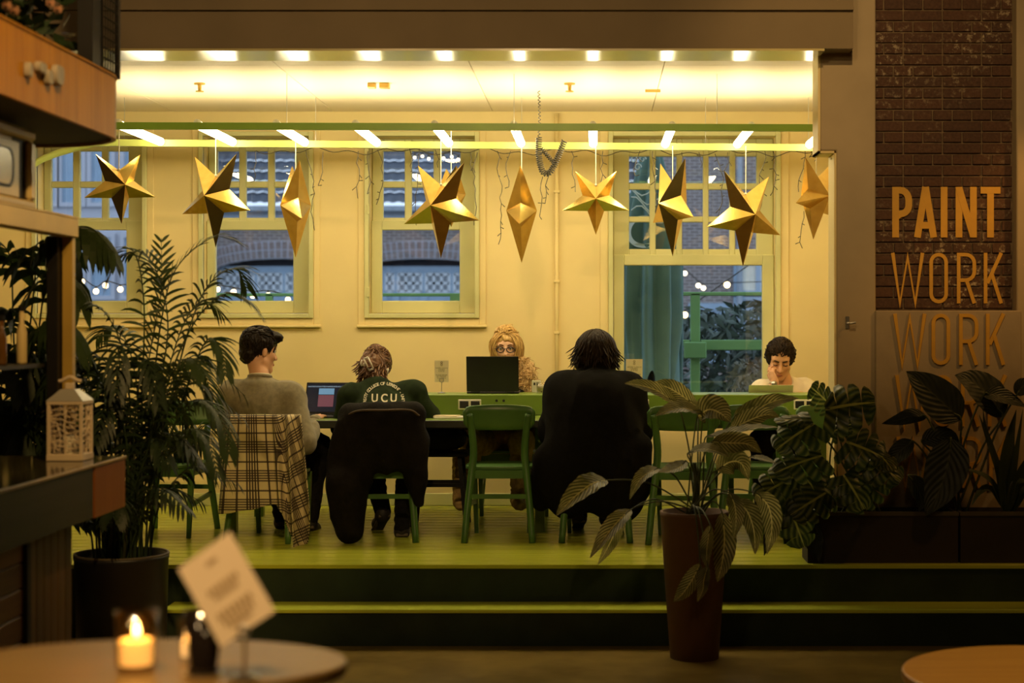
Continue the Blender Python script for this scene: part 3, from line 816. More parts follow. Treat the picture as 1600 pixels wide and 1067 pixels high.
def drape(a, t):
    u = 975 + 92 * a; v = 400 + (640 - 400) * t - 22 * math.sin(math.pi * a) * t + (20 * a * t)
    return P(u, v, 13.95 + .14 * math.sin(a * 17 + .8 * t) + .07 * math.sin(a * 7 + 3 * t))
MB().grid(drape, 60, 16).build('canvas', m_teal, pc_, True, solid=.01)
dk = MB()
def leafpoly(c, w, h, ang):
    m = Matrix.Rotation(ang, 2); 
    return [tuple(Vector(c) + m @ Vector(p)) for p in ((0, -h), (w, -h * .2), (w * .5, h * .8), (0, h), (-w * .5, h * .7), (-w, -h * .2))]
# shrubs beyond the terrace rail
m_shrub = M('dark_shrub_leaf', (.05, .075, .055), .45, var=.5, scale=2)
m_shrub2 = M('grey_shrub_leaf', (.13, .13, .09), .6, var=.4, scale=3)
def shrub(name, label, u, v, Y, wpx, hpx, n, mat, seed, ln=.16, wd=.025):
    rs = random.Random(seed); c = P(u, v, Y); w_, h_ = wpx / F * Y, hpx / F * Y
    root = thing(name, label, 'shrub', (c.x, Y, 0))
    st_ = MB(); lv = MB()
    for i in range(9):
        x = c.x + rs.uniform(-.5, .5) * w_; top = Vector((x + rs.uniform(-.1, .1), Y + rs.uniform(-.2, .2), c.z + rs.uniform(0, .5) * h_))
        st_.tube([(x * .6 + c.x * .4, Y, -.02), ((x + c.x) / 2, Y, c.z * .5), top], [.012, .009, .004], 5)
    for i in range(n):
        p = Vector((c.x + rs.uniform(-.5, .5) * w_, Y + rs.uniform(-.3, .3), c.z + rs.uniform(-.5, .5) * h_))
        d = Vector((rs.uniform(-1, 1), rs.uniform(-.6, .6), rs.uniform(-.9, .5))).normalized(); L = ln * rs.uniform(.6, 1.2)
        s_ = d.cross(Vector((rs.uniform(-1, 1), 1, rs.uniform(-1, 1)))).normalized() * wd * rs.uniform(.7, 1.2)
        lv.add([p, p + d * L * .45 + s_, p + d * L + Vector((0, 0, -.02)), p + d * L * .45 - s_, p + d * L * .45 + Vector((0, 0, .01))], [(0, 1, 4), (1, 2, 4), (2, 3, 4), (3, 0, 4)])
    st_.build('stem', m_shrub, root)
    o_ = lv.build('foliage', mat, root); o_['kind'] = 'stuff'
shrub('garden_shrub', 'dark leafy bamboo shrub right of the green post outside', 1160, 555, 15.6, 150, 150, 1000, m_shrub, 11)
shrub('garden_shrub', 'dark shrub left of the green post, beside the teal parasol', 1050, 560, 17.2, 60, 140, 420, m_shrub, 12)
shrub('garden_shrub', 'grey green bush low behind the man in the white shirt', 1172, 600, 14.2, 50, 70, 420, m_shrub2, 13, .09, .02)
# string bulbs outside
m_bulb = emit_mat('warm_bulb', (1, .62, .25), 9)
m_bulbw = emit_mat('soft_bulb', (1, .78, .5), 4.5)
def bulbs(label, pts, Y, mat, r, pu=None):
    root = thing('bulb_string', label, 'string lights', P(pts[0][0], pts[0][1], Y))
    MB().tube(smooth_path([P(u, v - 7, Y) for u, v in pts], 4), .006, 5).build('cable', m_wire, root)
    if pu:
        v9 = pts[-1][1] - 12; q = P(pu, v9, Y); MB().tube([(q.x, Y, -.02), q], .03, 8).build('pole', m_black, root); MB().tube([P(pts[-1][0], pts[-1][1] - 7, Y), q], .006, 5).build('cable_end', m_wire, root)
    for u, v in pts:
        o_ = MB().sphere(P(u, v, Y), r, 10, 8).build('bulb', mat, root, True)
        MB().tube([P(u, v - 2, Y), P(u, v - 7, Y)], .012, 6).build('bulb_socket', m_wire, o_)
bulbs('drooping string of glowing warm bulbs beyond the fourth window', [(1070, 492), (1072, 482), (1136, 445), (1190, 404)][0:1] + [(1136, 445), (1200, 400)], 16.5, m_bulb, .032, 1245)
bulbs('string of small white bulbs high beyond the fourth window', [(1050, 425), (1059, 422), (1070, 427), (1088, 448), (1099, 452), (1110, 416), (1098, 410)][0:3] + [(1091, 446), (1099, 450)], 20, m_bulbw, .03, 1255)
bulbs('string of warm bulbs low beyond the second window', [(340, 452), (365, 456), (395, 462), (419, 461), (450, 468)], 16.0, m_bulb, .026, 530)
bulbs('row of tiny bulbs beyond the upper panes of the third window', [(648, 246), (660, 244), (670, 248), (693, 247), (706, 245), (716, 249), (730, 246)], 17.0, m_bulbw, .016, 800)
bulbs('cluster of warm bulbs low beyond the first window', [(128, 440), (150, 455), (165, 446), (188, 452)], 16.0, m_bulb, .028, 262)
# ------------------------------------------------------------------ table with power box
TZ = PZ + .72
YT0, YT1 = 10.33, 10.85
ta = thing('long_table', 'long green communal table with a raised power box along its middle', 'table', (-.2, 10.9, PZ))
MB().bx(-2.39, 1.75, YT0 + .01, 11.62, TZ - .022, TZ, .004).build('table_top', m_table, ta)
MB().bx(-2.39, 1.75, YT0, YT0 + .03, TZ - .05, TZ - .004, .003).build('front_edge', m_tabledark, ta)
MB().bx(-2.39, 1.75, YT0 + .03, YT0 + .06, TZ - .055, TZ - .022).build('apron', m_tabledark, ta)
ZBX = CAMZ - (616.5 - V0) / F * YT1
MB().bx(-2.37, 1.70, YT1, 11.25, TZ, ZBX, .004).build('power_box', m_table, ta)
for x in (-2.3, -.35, 1.55):
    for y in (10.55, 11.40): MB().bar((x, y, PZ), (x, y, TZ - .022), .06, .06, (0, 1, 0)).build('leg', m_table, ta)
def sockets(u0, u1):
    y = YT1; c0, c1 = P(u0, 640, y), P(u1, 624, y)
    f_ = MB().bx(c0.x, c1.x, y - .008, y, c0.z, c1.z, .003).build('socket_frame', m_white, ta)
    xm = (c0.x + c1.x) / 2
    for a, b2 in ((c0.x + .010, xm - .008), (xm + .008, c1.x - .010)): MB().bx(a, b2, y - .013, y - .004, c0.z + .010, c1.z - .010, .002).build('socket', m_blackpl, f_)
sockets(716, 752); sockets(978, 1014); sockets(1240, 1276); sockets(455, 491)
for u, v in ((776, 626), (787, 626), (1107, 625)):
    MB().tube([P(u, v, YT1), P(u, v, YT1) + Vector((0, -.004, 0))], .009, 8).build('cable_hole', m_blackpl, ta)

# ------------------------------------------------------------------ chairs
def make_chair(name, label):
    """local frame: back at y=0 facing -y, seat towards +y, floor z=0"""
    t = thing(name, label, 'chair', (0, 0, 0), 'green wooden chairs at the long table')
    H = .826
    def panel(a, b2):
        x = (a - .5) * .43; y = -.012 + .045 * (1 - (2 * a - 1) ** 2) + .0
        e = abs(2 * a - 1); top = H - .012 * e * e - (.03 * max(0, e - .88) / .12); bot = H - .155 + .012 * e * e + (.03 * max(0, e - .88) / .12)
        return (x, y - .02 * b2, bot + (top - bot) * b2)
    MB().grid(panel, 20, 4).build('backrest', m_green, t, True, world=False, solid=.018)
    for s in (-1, 1):
        pts = smooth_path([(s * .205, -.095, 0), (s * .188, -.055, .20), (s * .165, -.015, .42), (s * .155, -.005, .55), (s * .168, -.020, .70), (s * .178, -.038, H - .055)], 4)
        o_ = MB().tube(pts, [.017 + .003 * math.sin(math.pi * i / 20) for i in range(len(pts))], 8, flat=1.15).build('rear_leg', m_green, t, True, world=False)
        MB().bar((s * .165, .40, 0), (s * .178, .385, .425), .026, .026, (0, 1, 0), .036, .036).build('front_leg', m_green, t, world=False, bevel=.004)
        MB().bar((s * .168, .0, .405), (s * .176, .385, .405), .02, .05).build('side_rail', m_green, t, world=False)
        MB().bar((s * .180, -.035, .235), (s * .170, .39, .20), .016, .028).build('side_stretcher', m_green, t, world=False)
    sm = MB(); N = 28
    out = []
    for i in range(N):
        a = 2 * math.pi * i / N; c_, s_ = math.cos(a), math.sin(a)
        out.append((.215 * (abs(c_) ** .55) * (1 if c_ > 0 else -1), .205 + .215 * (abs(s_) ** .55) * (1 if s_ > 0 else -1)))
    sm.prism(out, lambda x, y, d: Vector((x, y, .43 + d)), .022); sm.build('seat', m_green, t, world=False, bevel=.006)
    MB().bar((-.16, -.01, .405), (.16, -.01, .405), .018, .05, (0, 0, 1)).build('back_rail', m_green, t, world=False)
    MB().bar((-.185, -.045, .275), (.185, -.045, .275), .014, .028, (0, 0, 1)).build('back_stretcher', m_green, t, world=False)
    MB().bar((-.165, .385, .40), (.165, .385, .40), .018, .05, (0, 0, 1)).build('front_rail', m_green, t, world=False)
    return t
def at(u, Y, z=PZ): return Vector(((u - U0) / F * Y, Y, z))
ch = make_chair('chair', 'empty green wooden chair with curved backrest, between two seated women')
ch.location = at(780, 10.08)
ch.scale = (1, 1, 1)
G = 'green wooden chairs at the long table'
dup(ch, at(409, 10.06), R(-8), 'green chair under the checked blanket, holding the person in the grey sweater', G).scale = (.96, 1, .93)
dup(ch, at(598, 10.08), R(3), 'green chair hung with a dark jacket, under the person in the printed sweatshirt', G)
dup(ch, at(931, 10.08), R(0), 'green chair almost hidden under the long black coat', G)
dup(ch, at(1068, 9.98), R(-6), 'empty green chair right of the black coat, behind the striped leaves', G)
dup(ch, at(1178, 10.08), R(-10), 'empty green chair set at an angle behind the arching striped leaf', G)
dup(ch, at(1298, 10.12), R(3), 'green chair nearest the right jamb, behind the monstera', G)
dup(ch, at(284, 10.62), R(177), 'green chair turned to face the hall, holding a grassy pot plant', G)
dup(ch, at(795, 11.80), R(180), 'green chair on the far side under the blonde person', G)
dup(ch, at(1218, 11.82), R(180), 'green chair on the far side under the man in the white shirt', G)
# dark stool with a bag
sl = thing('stool', 'dark wooden stool under the table, beside the empty green chair', 'stool', at(689, 10.92))
c = at(689, 10.92)
MB().bx(c.x - .19, c.x + .19, c.y - .16, c.y + .16, PZ + .455, PZ + .485, .008).build('seat', m_black, sl)
for s in (-1, 1):
    for d in (-1, 1): MB().bar((c.x + s * .175, c.y + d * .13, PZ), (c.x + s * .13, c.y + d * .11, PZ + .456), .026, .026, (0, 1, 0)).build('leg', m_black, sl)
for d in (-1, 1): MB().bar((c.x - .155, c.y + d * .12, PZ + .27), (c.x + .155, c.y + d * .12, PZ + .27), .016, .024).build('stretcher', m_black, sl)
m_bag = M('dark_bag_cloth', (.022, .017, .013), .85, var=.3, scale=12, bmp=.3)
bgr = thing('backpack', 'dark backpack lying on the dark stool with a strap hanging down', 'bag', c + Vector((0, 0, .485)))
mb = MB()
def bag(a, b2):
    th, ph = 2 * math.pi * a, math.pi * b2
    f = lambda x, p=.6: abs(x) ** p * (1 if x >= 0 else -1)
    q = Vector((.20 * f(math.sin(ph)) * f(math.cos(th)), .14 * f(math.sin(ph)) * f(math.sin(th)), .075 * f(math.cos(ph))))
    k = 1 + .10 * noise.noise(q * 9)
    return (c.x - .03 + q.x * k, c.y + q.y * k, PZ + .487 + .078 + q.z * k)
mb.grid(bag, 36, 16).build('bag_body', m_bag, bgr, True)
MB().tube(smooth_path([(c.x + .14, c.y - .06, PZ + .62), (c.x + .20, c.y - .12, PZ + .57), (c.x + .185, c.y - .15, PZ + .50), (c.x + .225, c.y - .14, PZ + .45), (c.x + .20, c.y - .12, PZ + .52)], 6), .012, 6, flat=.35).build('strap', m_bag, bgr, True)

# ------------------------------------------------------------------ things on the table
m_alu = M('laptop_aluminium', (.66, .62, .46), .45, .15, var=.03)
m_dlap = M('dark_laptop_shell', (.012, .012, .012), .4, .2, var=.1)
m_screen, nt, b = new_mat('laptop_screen')
tc = nt.nodes.new('ShaderNodeTexCoord'); sp_ = nt.nodes.new('ShaderNodeSeparateXYZ'); nt.links.new(tc.outputs['UV'], sp_.inputs[0])
X_, Y_ = sp_.outputs[0], sp_.outputs[1]
def band(x, lo, hi): return nm(nt, 'MULTIPLY', nm(nt, 'GREATER_THAN', x, lo), nm(nt, 'LESS_THAN', x, hi))
page = band(X_, .30, .70)
col = mixc(nt, nm(nt, 'MULTIPLY', page, band(Y_, .62, .84)), (.012, .013, .018), (.16, .30, .42))
stripes = nm(nt, 'GREATER_THAN', nm(nt, 'FRACT', nm(nt, 'MULTIPLY', Y_, 22)), .35)
col = mixc(nt, nm(nt, 'MULTIPLY', page, band(Y_, .18, .60)), col, mixc(nt, stripes, (.10, .03, .04), (.22, .08, .09)))
txt = nm(nt, 'MULTIPLY', band(Y_, .88, .93), nm(nt, 'GREATER_THAN', noise_tex(nt, tc.outputs['UV'], 60, 1), .5))
col = mixc(nt, txt, col, (.25, .32, .38))
nt.links.new(col, b.inputs['Emission Color']); b.inputs['Emission Strength'].default_value = .9
b.inputs['Base Color'].default_value = (.01, .01, .01, 1); b.inputs['Roughness'].default_value = .2
def laptop(name, label, hinge, wid, hgt, yaw, tilt, shell, screen_on=None, flip=False):
    """hinge: centre of the hinge line. Screen side faces local -y (or +y when flipped)"""
    t = thing(name, label, 'laptop', hinge)
    rz = Matrix.Rotation(R(yaw), 3, 'Z'); fy = 1 if flip else -1
    L = lambda x, y, z: hinge + rz @ Vector((x, fy * y, z))
    dep = hgt
    ca, sa = math.cos(R(tilt)), math.sin(R(tilt))
    base = MB(); lid = MB()
    for z0_, z1_, y0, y1, mbx in ((.0, .012, .004, dep, base),):
        vs = [L(x, y, z) for x in (-wid / 2, wid / 2) for y in (y0, y1) for z in (z0_, z1_)]
        mbx.add(vs, [(0, 1, 3, 2), (4, 6, 7, 5), (0, 4, 5, 1), (2, 3, 7, 6), (0, 2, 6, 4), (1, 5, 7, 3)])
    ob = base.build('base', shell, t, bevel=.003)
    LL = lambda x, h, d: L(x, -(h * sa) + d, .014 + h * ca)
    vs = [LL(x, h, d) for x in (-wid / 2, wid / 2) for h in (0, hgt) for d in (-.006, .0)]
    lid.add(vs, [(0, 1, 3, 2), (4, 6, 7, 5), (0, 4, 5, 1), (2, 3, 7, 6), (0, 2, 6, 4), (1, 5, 7, 3)])
    ol = lid.build('lid', shell, t, bevel=.003)
    q = .010
    s_ = [LL(-wid / 2 + q, q * 1.6, .0012), LL(wid / 2 - q, q * 1.6, .0012), LL(wid / 2 - q, hgt - q, .0012), LL(-wid / 2 + q, hgt - q, .0012)]
    if flip: s_ = [s_[1], s_[0], s_[3], s_[2]]
    MB().add(s_, [(0, 1, 2, 3)], [(0, 0), (1, 0), (1, 1), (0, 1)]).build('screen', screen_on or m_blackpl, ol)
    k = MB()
    for r in range(5):
        for i in range(13):
            x = -wid / 2 + .028 + (wid - .056) * (i + .5) / 13; y = .03 + .019 * r
            p = L(x, y, .0125); k.box(p, ((wid - .07) / 13 * .85, .015, .002), rz)
    o_ = k.build('keyboard', m_blackpl, ob)
    for sx_ in (-1, 1): MB().tube([L(sx_ * wid * .33 - .03, 0, .010), L(sx_ * wid * .33 + .03, 0, .010)], .007, 8).build('hinge', m_blackpl, t)
    return t
laptop('laptop', 'open laptop with lit screen of coloured blocks, beside the grey sweater', Vector((at(507, 10.74).x, 10.74, TZ)), .275, .215, -6, 20, m_dlap, m_screen)
laptop('laptop', 'closed side of a black laptop on the power box, hiding the blonde person', Vector((at(770, 11.02).x, 11.02, ZBX)), .345, .238, 0, 12, m_dlap, None, True)
laptop('laptop', 'pale laptop in front of the man resting his cheek on his hand', Vector((at(1202, 11.31).x, 11.31, TZ)), .30, .21, 0, 35, m_alu, None, True)
# menus in holders
m_paper = M('menu_paper', (.72, .62, .40), .8, var=.03)
m_ink = M('menu_ink', (.16, .12, .05), .8, var=.05)
def menu(label, u, vb, vt0, vt1, Y, wpx, tiltx=0, zbase=ZBX):
    c = at(u, Y, zbase); t = thing('menu_card', label, 'menu', c, 'menu cards in holders')
    MB().lathe(c, [(.026, 0), (.026, .006), (.008, .010)], 18).build('holder_base', m_steel, t)
    MB().tube([c + Vector((0, 0, .008)), c + Vector((0, 0, .075))], .0025, 6).build('holder_stem', m_steel, t)
    MB().tube([c + Vector((.014 * math.cos(a * .5), -.002, .088 + .014 * math.sin(a * .5))) for a in range(14)], .002, 5).build('holder_clip', m_steel, t)
    s = F / Y; w = wpx / s; z1 = CAMZ - (vt0 - V0) / s; z0_ = CAMZ - (vt1 - V0) / s
    cd_ = MB().bx(c.x - w / 2 + tiltx, c.x + w / 2 + tiltx, Y - .001, Y + .001, z0_, z1).build('card', m_paper, t)
    H = z1 - z0_; lines = [('P', .90, .10), ('o', .80, .05), ('WORK LUNCH', .62, .095), ('DRINKS', .55, .095), ('& BITES', .48, .095), ('PLEASE ORDER', .30, .09), ('AT THE BAR', .23, .09), ('THANK YOU', .16, .08)]
    inkm = MB()
    for tx, f, sz_ in lines:
        if tx in 'Po':
            inkm.tube([(c.x + tiltx + .006 * math.cos(i * .6), Y - .002, z0_ + H * f + .006 * math.sin(i * .6)) for i in range(12)], .0012, 4); continue
        vs, fs = text_mesh(tx, w * sz_ * 1.35)
        inkm.add([Vector((c.x + tiltx + q.x, Y - .0016, z0_ + H * f + q.y)) for q in vs], fs)
    inkm.build('print', m_ink, cd_, kind='stuff')
menu('menu card in a steel clip holder, nearly the colour of the wall behind it', 690, 615, 563, 597, 11.05, 22)
menu('menu card in front of the door glass, beside the black coat', 991, 615, 561, 597, 11.05, 26)
# glass tumblers
def tumbler(label, u, Y, wpx, hpx, zb, mat=m_clear):
    c = at(u, Y, zb); s = F / Y; r = wpx / s / 2; h = hpx / s
    t = thing('drinking_glass', label, 'glass', c)
    MB().lathe(c, [(r * .82, 0), (r * .86, .01), (r, h), (r * .93, h), (r * .80, .012)], 20).build('glass', mat, t, True)
    return t
m_ice = M('pale_drink', (.75, .70, .55), .3, var=.1)
t = tumbler('glass of water beside the black laptop', 846, 11.10, 17, 17, ZBX)
c = at(846, 11.10, ZBX); MB().lathe(c + Vector((0, 0, .013)), [(.028, 0), (.031, .040)], 16).build('drink', m_ice, t, True)
pbx = thing('small_box', 'small printed box standing behind the water glass', 'box', at(838, 11.17, ZBX))
c = at(838, 11.17, ZBX); MB().box((c.x, c.y, c.z + .042), (.06, .02, .082), None, .002).build('carton', m_white, pbx)
for du_, w_ in ((-.012, .012), (.008, .016)): MB().bx(c.x + du_ - w_ / 2, c.x + du_ + w_ / 2, c.y - .0115, c.y - .0095, c.z + .05, c.z + .068).build('print_block', m_blackpl, pbx)
bk = thing('notebook', 'open white notebook lying on the table by the printed sweatshirt elbow', 'notebook', at(703, 10.52, TZ))
c = at(703, 10.52, TZ)
MB().box((c.x, c.y, c.z + .006), (.21, .16, .012), Matrix.Rotation(R(8), 3, 'Z'), .002).build('pages', m_white, bk)
MB().box((c.x - .02, c.y + .01, c.z + .015), (.15, .12, .006), Matrix.Rotation(R(-6), 3, 'Z')).build('loose_sheets', m_paper, bk)

# ------------------------------------------------------------------ bar at the left
m_bartop = M('dark_polished_bar_top', (.05, .042, .018), .10, var=.2, scale=4, spec=.6)
m_barf = wood_mat('dark_bar_fascia', (.026, .022, .012), (.04, .033, .018), 'Y', .5, 3)
m_redwood = wood_mat('reddish_wood', (.20, .065, .014), (.27, .095, .022), 'Z', .4, 3)
m_slat = wood_mat('brown_wood_slats', (.09, .038, .012), (.16, .068, .02), 'Y', .5, 4, .5)
m_slatv = wood_mat('brown_wood_boards', (.065, .034, .013), (.12, .06, .02), 'Z', .5, 4, .6)
m_can = wood_mat('amber_wood_veneer', (.36, .15, .012), (.52, .245, .022), 'Z', .55, 3, .18)
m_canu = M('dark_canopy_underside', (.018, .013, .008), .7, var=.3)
m_edge = M('bar_top_edge', (.30, .20, .07), .4, var=.15)
BX = -2.0
ba = thing('bar_counter', 'wooden bar counter with dark polished top in the left foreground', 'counter', (-2.4, 5.4, 0))
MB().bx(-2.85, BX, 3.6, 7.08, 1.138, 1.15).build('bar_top', m_bartop, ba)
MB().bx(BX - .004, BX + .006, 3.6, 7.085, 1.139, 1.151, .002).build('top_edge', m_edge, ba)
MB().bx(-2.80, BX - .004, 3.6, 6.64, .935, 1.138).build('front_panel', m_barf, ba)
MB().bx(-2.80, BX, 6.655, 7.08, .935, 1.138).build('end_panel', m_redwood, ba)
MB().bx(-2.75, -2.14, 3.6, 6.66, 0, .935).build('carcass', m_barf, ba)
for i in range(9): MB().bx(-2.14, -2.105, 3.6, 6.12, .06 + .097 * i, .152 + .097 * i, .003).build('slat', m_slat, ba)
MB().bx(-2.14, -2.09, 6.125, 6.165, 0, .935).build('corner_post', m_black, ba)
for i in range(6): MB().bx(-2.14, -2.10, 6.17 + .085 * i, 6.251 + .085 * i, 0, .933, .003).build('board', m_slatv, ba)
# brass stand over the bar with the cream box
bs = thing('brass_stand', 'brass coloured frame standing on the bar, its post just behind the lantern', 'stand', (-2.23, 7.03, 1.15))
m_fr = M('aged_brass_paint', (.52, .34, .07), .42, .35, var=.15, scale=3)
XS = -2.228; ZS0, ZS1 = 2.076, 2.156
MB().bx(XS - .035, XS + .035, 4.4, 7.065, ZS0, ZS1, .004).build('shelf_beam', m_fr, bs)
MB().bx(XS - .022, XS + .022, 7.02, 7.064, 1.15, ZS0, .003).build('post', m_fr, bs)
MB().bx(XS - .070, XS - .024, 6.965, 7.062, 1.15, ZS0, .003).build('inner_post', m_black, bs)
for y in (7.02, 4.45): MB().bx(-2.80, -2.755, y, y + .045, 1.15, ZS0, .003).build('post', m_black, bs)
MB().bx(XS - .022, XS + .022, 4.45, 4.494, 1.15, ZS0, .003).build('post', m_fr, bs)
MB().bx(-2.80, XS + .035, 4.4, 7.065, ZS1, ZS1 + .008).build('shelf_board', m_fr, bs)
MB().bx(-2.80, XS - .075, 4.45, 6.96, 1.53, 1.545).build('lower_shelf', m_barf, bs)
tv = thing('cream_box', 'old cream framed box with a rounded grey window on the brass shelf', 'box', (-2.5, 6.1, ZS1 + .008))
xF = XS + .012; zb0, zb1 = ZS1 + .008, 2.474; ye = 6.60
m_tvglass = M('grey_window_panel', (.32, .25, .16), .22, var=.15, scale=4)
MB().bx(-2.75, xF - .03, 5.1, ye - .005, zb0, zb1 - .005, .02).build('case', m_cream, tv, bevel=.006)
f_ = MB()
f_.bx(xF - .03, xF, 5.1, ye, zb1 - .045, zb1, .012); f_.bx(xF - .03, xF, 5.1, ye, zb0, zb0 + .03, .008); f_.bx(xF - .03, xF, ye - .065, ye, zb0 + .03, zb1 - .045, .012)
f_.build('outer_frame', m_cream, tv)
MB().bx(xF - .034, xF - .026, ye - .19, ye - .06, zb0 + .03, zb1 - .045).build('dark_gap', m_black, tv)
MB().bx(xF - .03, xF - .010, 5.1, ye - .165, zb0 + .03, zb1 - .06, .006).build('inner_panel', m_cream, tv)
def rrect(y0, y1, z0, z1, r, n=6):
    out = []
    for cy_, cz_, a0 in ((y1 - r, z1 - r, 0), (y0 + r, z1 - r, 90), (y0 + r, z0 + r, 180), (y1 - r, z0 + r, 270)):
        for i in range(n + 1): a = R(a0 + 90 * i / n); out.append((cy_ + r * math.cos(a), cz_ + r * math.sin(a)))
    return out
MB().prism(rrect(5.2, ye - .24, zb0 + .065, zb1 - .095, .055), lambda y, z, d: Vector((xF - .010 + d, y, z)), .006).build('window_rim', m_black, tv)
MB().prism(rrect(5.2, ye - .275, zb0 + .074, zb1 - .104, .048), lambda y, z, d: Vector((xF - .004 + d, y, z)), .003).build('window_panel', m_tvglass, tv)
# canopy with rounded corner
ca = thing('bar_canopy', 'hanging wooden canopy with rounded corner above the bar', 'canopy', (-2.4, 6, 2.485))
path = [(-2.0, 3.6 + .305 * i) for i in range(11)]
rc = .42; cyy = 6.95
arcs = [(-2.0 - rc + rc * math.cos(R(a)), cyy - .06 + rc * math.sin(R(a))) for a in range(6, 91, 12)]
path = [(-2.0, y) for y in np.arange(3.6, 6.87, .15)] + arcs + [(-2.42 - .2 * i, cyy - .06 + rc) for i in range(1, 8)]
for i in range(len(path) - 1):
    (xa, ya), (xb, yb) = path[i], path[i + 1]
    d = Vector((xb - xa, yb - ya, 0)); L = d.length; n_ = Vector((d.y, -d.x, 0)).normalized(); d.normalize(); g = .0008
    A = Vector((xa, ya, 0)) + d * g; B = Vector((xb, yb, 0)) - d * g
    vs = [p + n_ * e + Vector((0, 0, z)) for p in (A, B) for e in (-.02, .0) for z in (2.485, 2.742)]
    MB().add(vs, [(0, 1, 3, 2), (4, 6, 7, 5), (0, 4, 5, 1), (2, 3, 7, 6), (0, 2, 6, 4), (1, 5, 7, 3)]).build('board', m_can, ca)
inner = [(x - .02, y - (.02 if y > 6.9 else 0)) for x, y in path] + [(-3.9, 3.6)]
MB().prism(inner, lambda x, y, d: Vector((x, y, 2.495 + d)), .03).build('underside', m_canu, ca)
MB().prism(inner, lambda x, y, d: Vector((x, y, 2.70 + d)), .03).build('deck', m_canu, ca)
tr_ = MB(); tr_.tube([(x, y, 2.742) for x, y in path], .007, 6); tr_.build('top_edge', m_can, ca)
for y in (6.67, 4.3): MB().bx(-2.075, -2.015, y, y + .14, 2.70, 5.3).build('hanger_post', m_black, ca)
for y in (6.30, 4.3): MB().bx(-3.6, -3.54, y, y + .14, 2.70, 5.3).build('hanger_post', m_black, ca)
# pale stones or plaques on the canopy fascia
m_plq = M('pale_grey_plaque', (.30, .26, .20), .5, var=.2, scale=20)
for (u, v, w_, h_, sh, lab) in ((39, 109, 7, 24, 0, 'narrow pale plaque, first of four on the canopy side'), (58, 106, 15, 18, 1, 'squarish grey plaque, second on the canopy side'), (70, 121, 9, 24, 2, 'thin pale curved plaque, third on the canopy side'), (85, 118, 15, 32, 3, 'largest grey oval plaque, last of four on the canopy side')):
    Y = (-2.0) * F / (u - U0); s = F / Y; c = P(u, v, Y); hh = h_ / s / 2; ww = w_ / s / 2 * 2.4
    pl = thing('plaque', lab, 'plaque', c, 'pale plaques on the canopy')
    po = [(ww * (abs(math.cos(a)) ** .6) * (1 if math.cos(a) > 0 else -1) * (1 + .2 * sh * math.sin(a) * .3), hh * (abs(math.sin(a)) ** .6) * (1 if math.sin(a) > 0 else -1)) for a in [i * math.pi / 8 for i in range(16)]]
    MB().prism(po, lambda x, y, d: Vector((-2.0 + d, c.y + x, c.z + y)), .025).build('plate', m_plq, pl, bevel=.005)
# wire mesh panels on the canopy
wm = thing('mesh_panel', 'dark wire mesh panel standing on the canopy beside the black post', 'mesh panel', (-2.0, 6.6, 2.742))
w = MB()
for i in range(7): y = 6.80 + .035 * i; w.tube([(-2.012, y, 2.742), (-2.012, y, 3.4)], .004, 4)
for i in range(16): z = 2.76 + .042 * i; w.tube([(-2.012, 6.80, z), (-2.012, 7.02, z)], .004, 4)
w.tube([(-2.012, 7.02, 2.742), (-2.012, 7.02, 3.4)], .009, 6)
o_ = w.build('wire_grid', m_black, wm)
wm2 = thing('mesh_panel', 'wire mesh panel behind the foliage on the canopy', 'mesh panel', (-2.75, 7.1, 2.73))
w = MB()
for i in range(26): x = -3.6 + .05 * i; w.tube([(x, 7.1, 2.73), (x, 7.1, 3.5)], .004, 4)
for i in range(16): z = 2.75 + .05 * i; w.tube([(-3.62, 7.1, z), (-2.33, 7.1, z)], .004, 4)
w.build('wire_grid', m_black, wm2)

# ------------------------------------------------------------------ white lantern on the bar
m_lan = M('white_lantern_tin', (.62, .50, .36), .5, var=.06, scale=8)
m_lanr = M('lantern_roof_tin', (.60, .58, .55), .3, .5, var=.08)
cl = Vector((-2.165, 6.86, 1.15)); la = thing('lantern', 'white tin lantern with leafy cut-out sides on the bar', 'lantern', cl)
hw = .072
def lz(z): return cl + Vector((0, 0, z))
MB().box(lz(.014), (.15, .15, .028), None, .003).build('base_plate', m_lan, la)
for sx_ in (-1, 1):
    for sy in (-1, 1): MB().box(lz(.128) + Vector((sx_ * .066, sy * .066, 0)), (.014, .014, .205), None, .002).build('corner_post', m_lan, la)
MB().box(lz(.237), (.15, .15, .016), None, .003).build('top_plate', m_lan, la)
rfm = MB(); q = .076
rfm.add([lz(.245) + Vector((x * q, y * q, 0)) for x, y in ((-1, -1), (1, -1), (1, 1), (-1, 1))] + [lz(.292) + Vector((x * .03, y * .03, 0)) for x, y in ((-1, -1), (1, -1), (1, 1), (-1, 1))],
        [(0, 1, 5, 4), (1, 2, 6, 5), (2, 3, 7, 6), (3, 0, 4, 7), (4, 5, 6, 7), (3, 2, 1, 0)]); rfm.build('roof', m_lanr, la)
MB().box(lz(.304), (.034, .034, .026), None, .003).build('chimney', m_lan, la)
MB().tube(smooth_path([lz(.316) + Vector((-.046, 0, .008)), lz(.316) + Vector((-.03, 0, .012)), lz(.316) + Vector((0, 0, .026)), lz(.316) + Vector((.03, 0, .012)), lz(.316) + Vector((.046, 0, .008))], 5), .010, 8, flat=.8).build('handle', m_lan, la, True)
rl = random.Random(5)
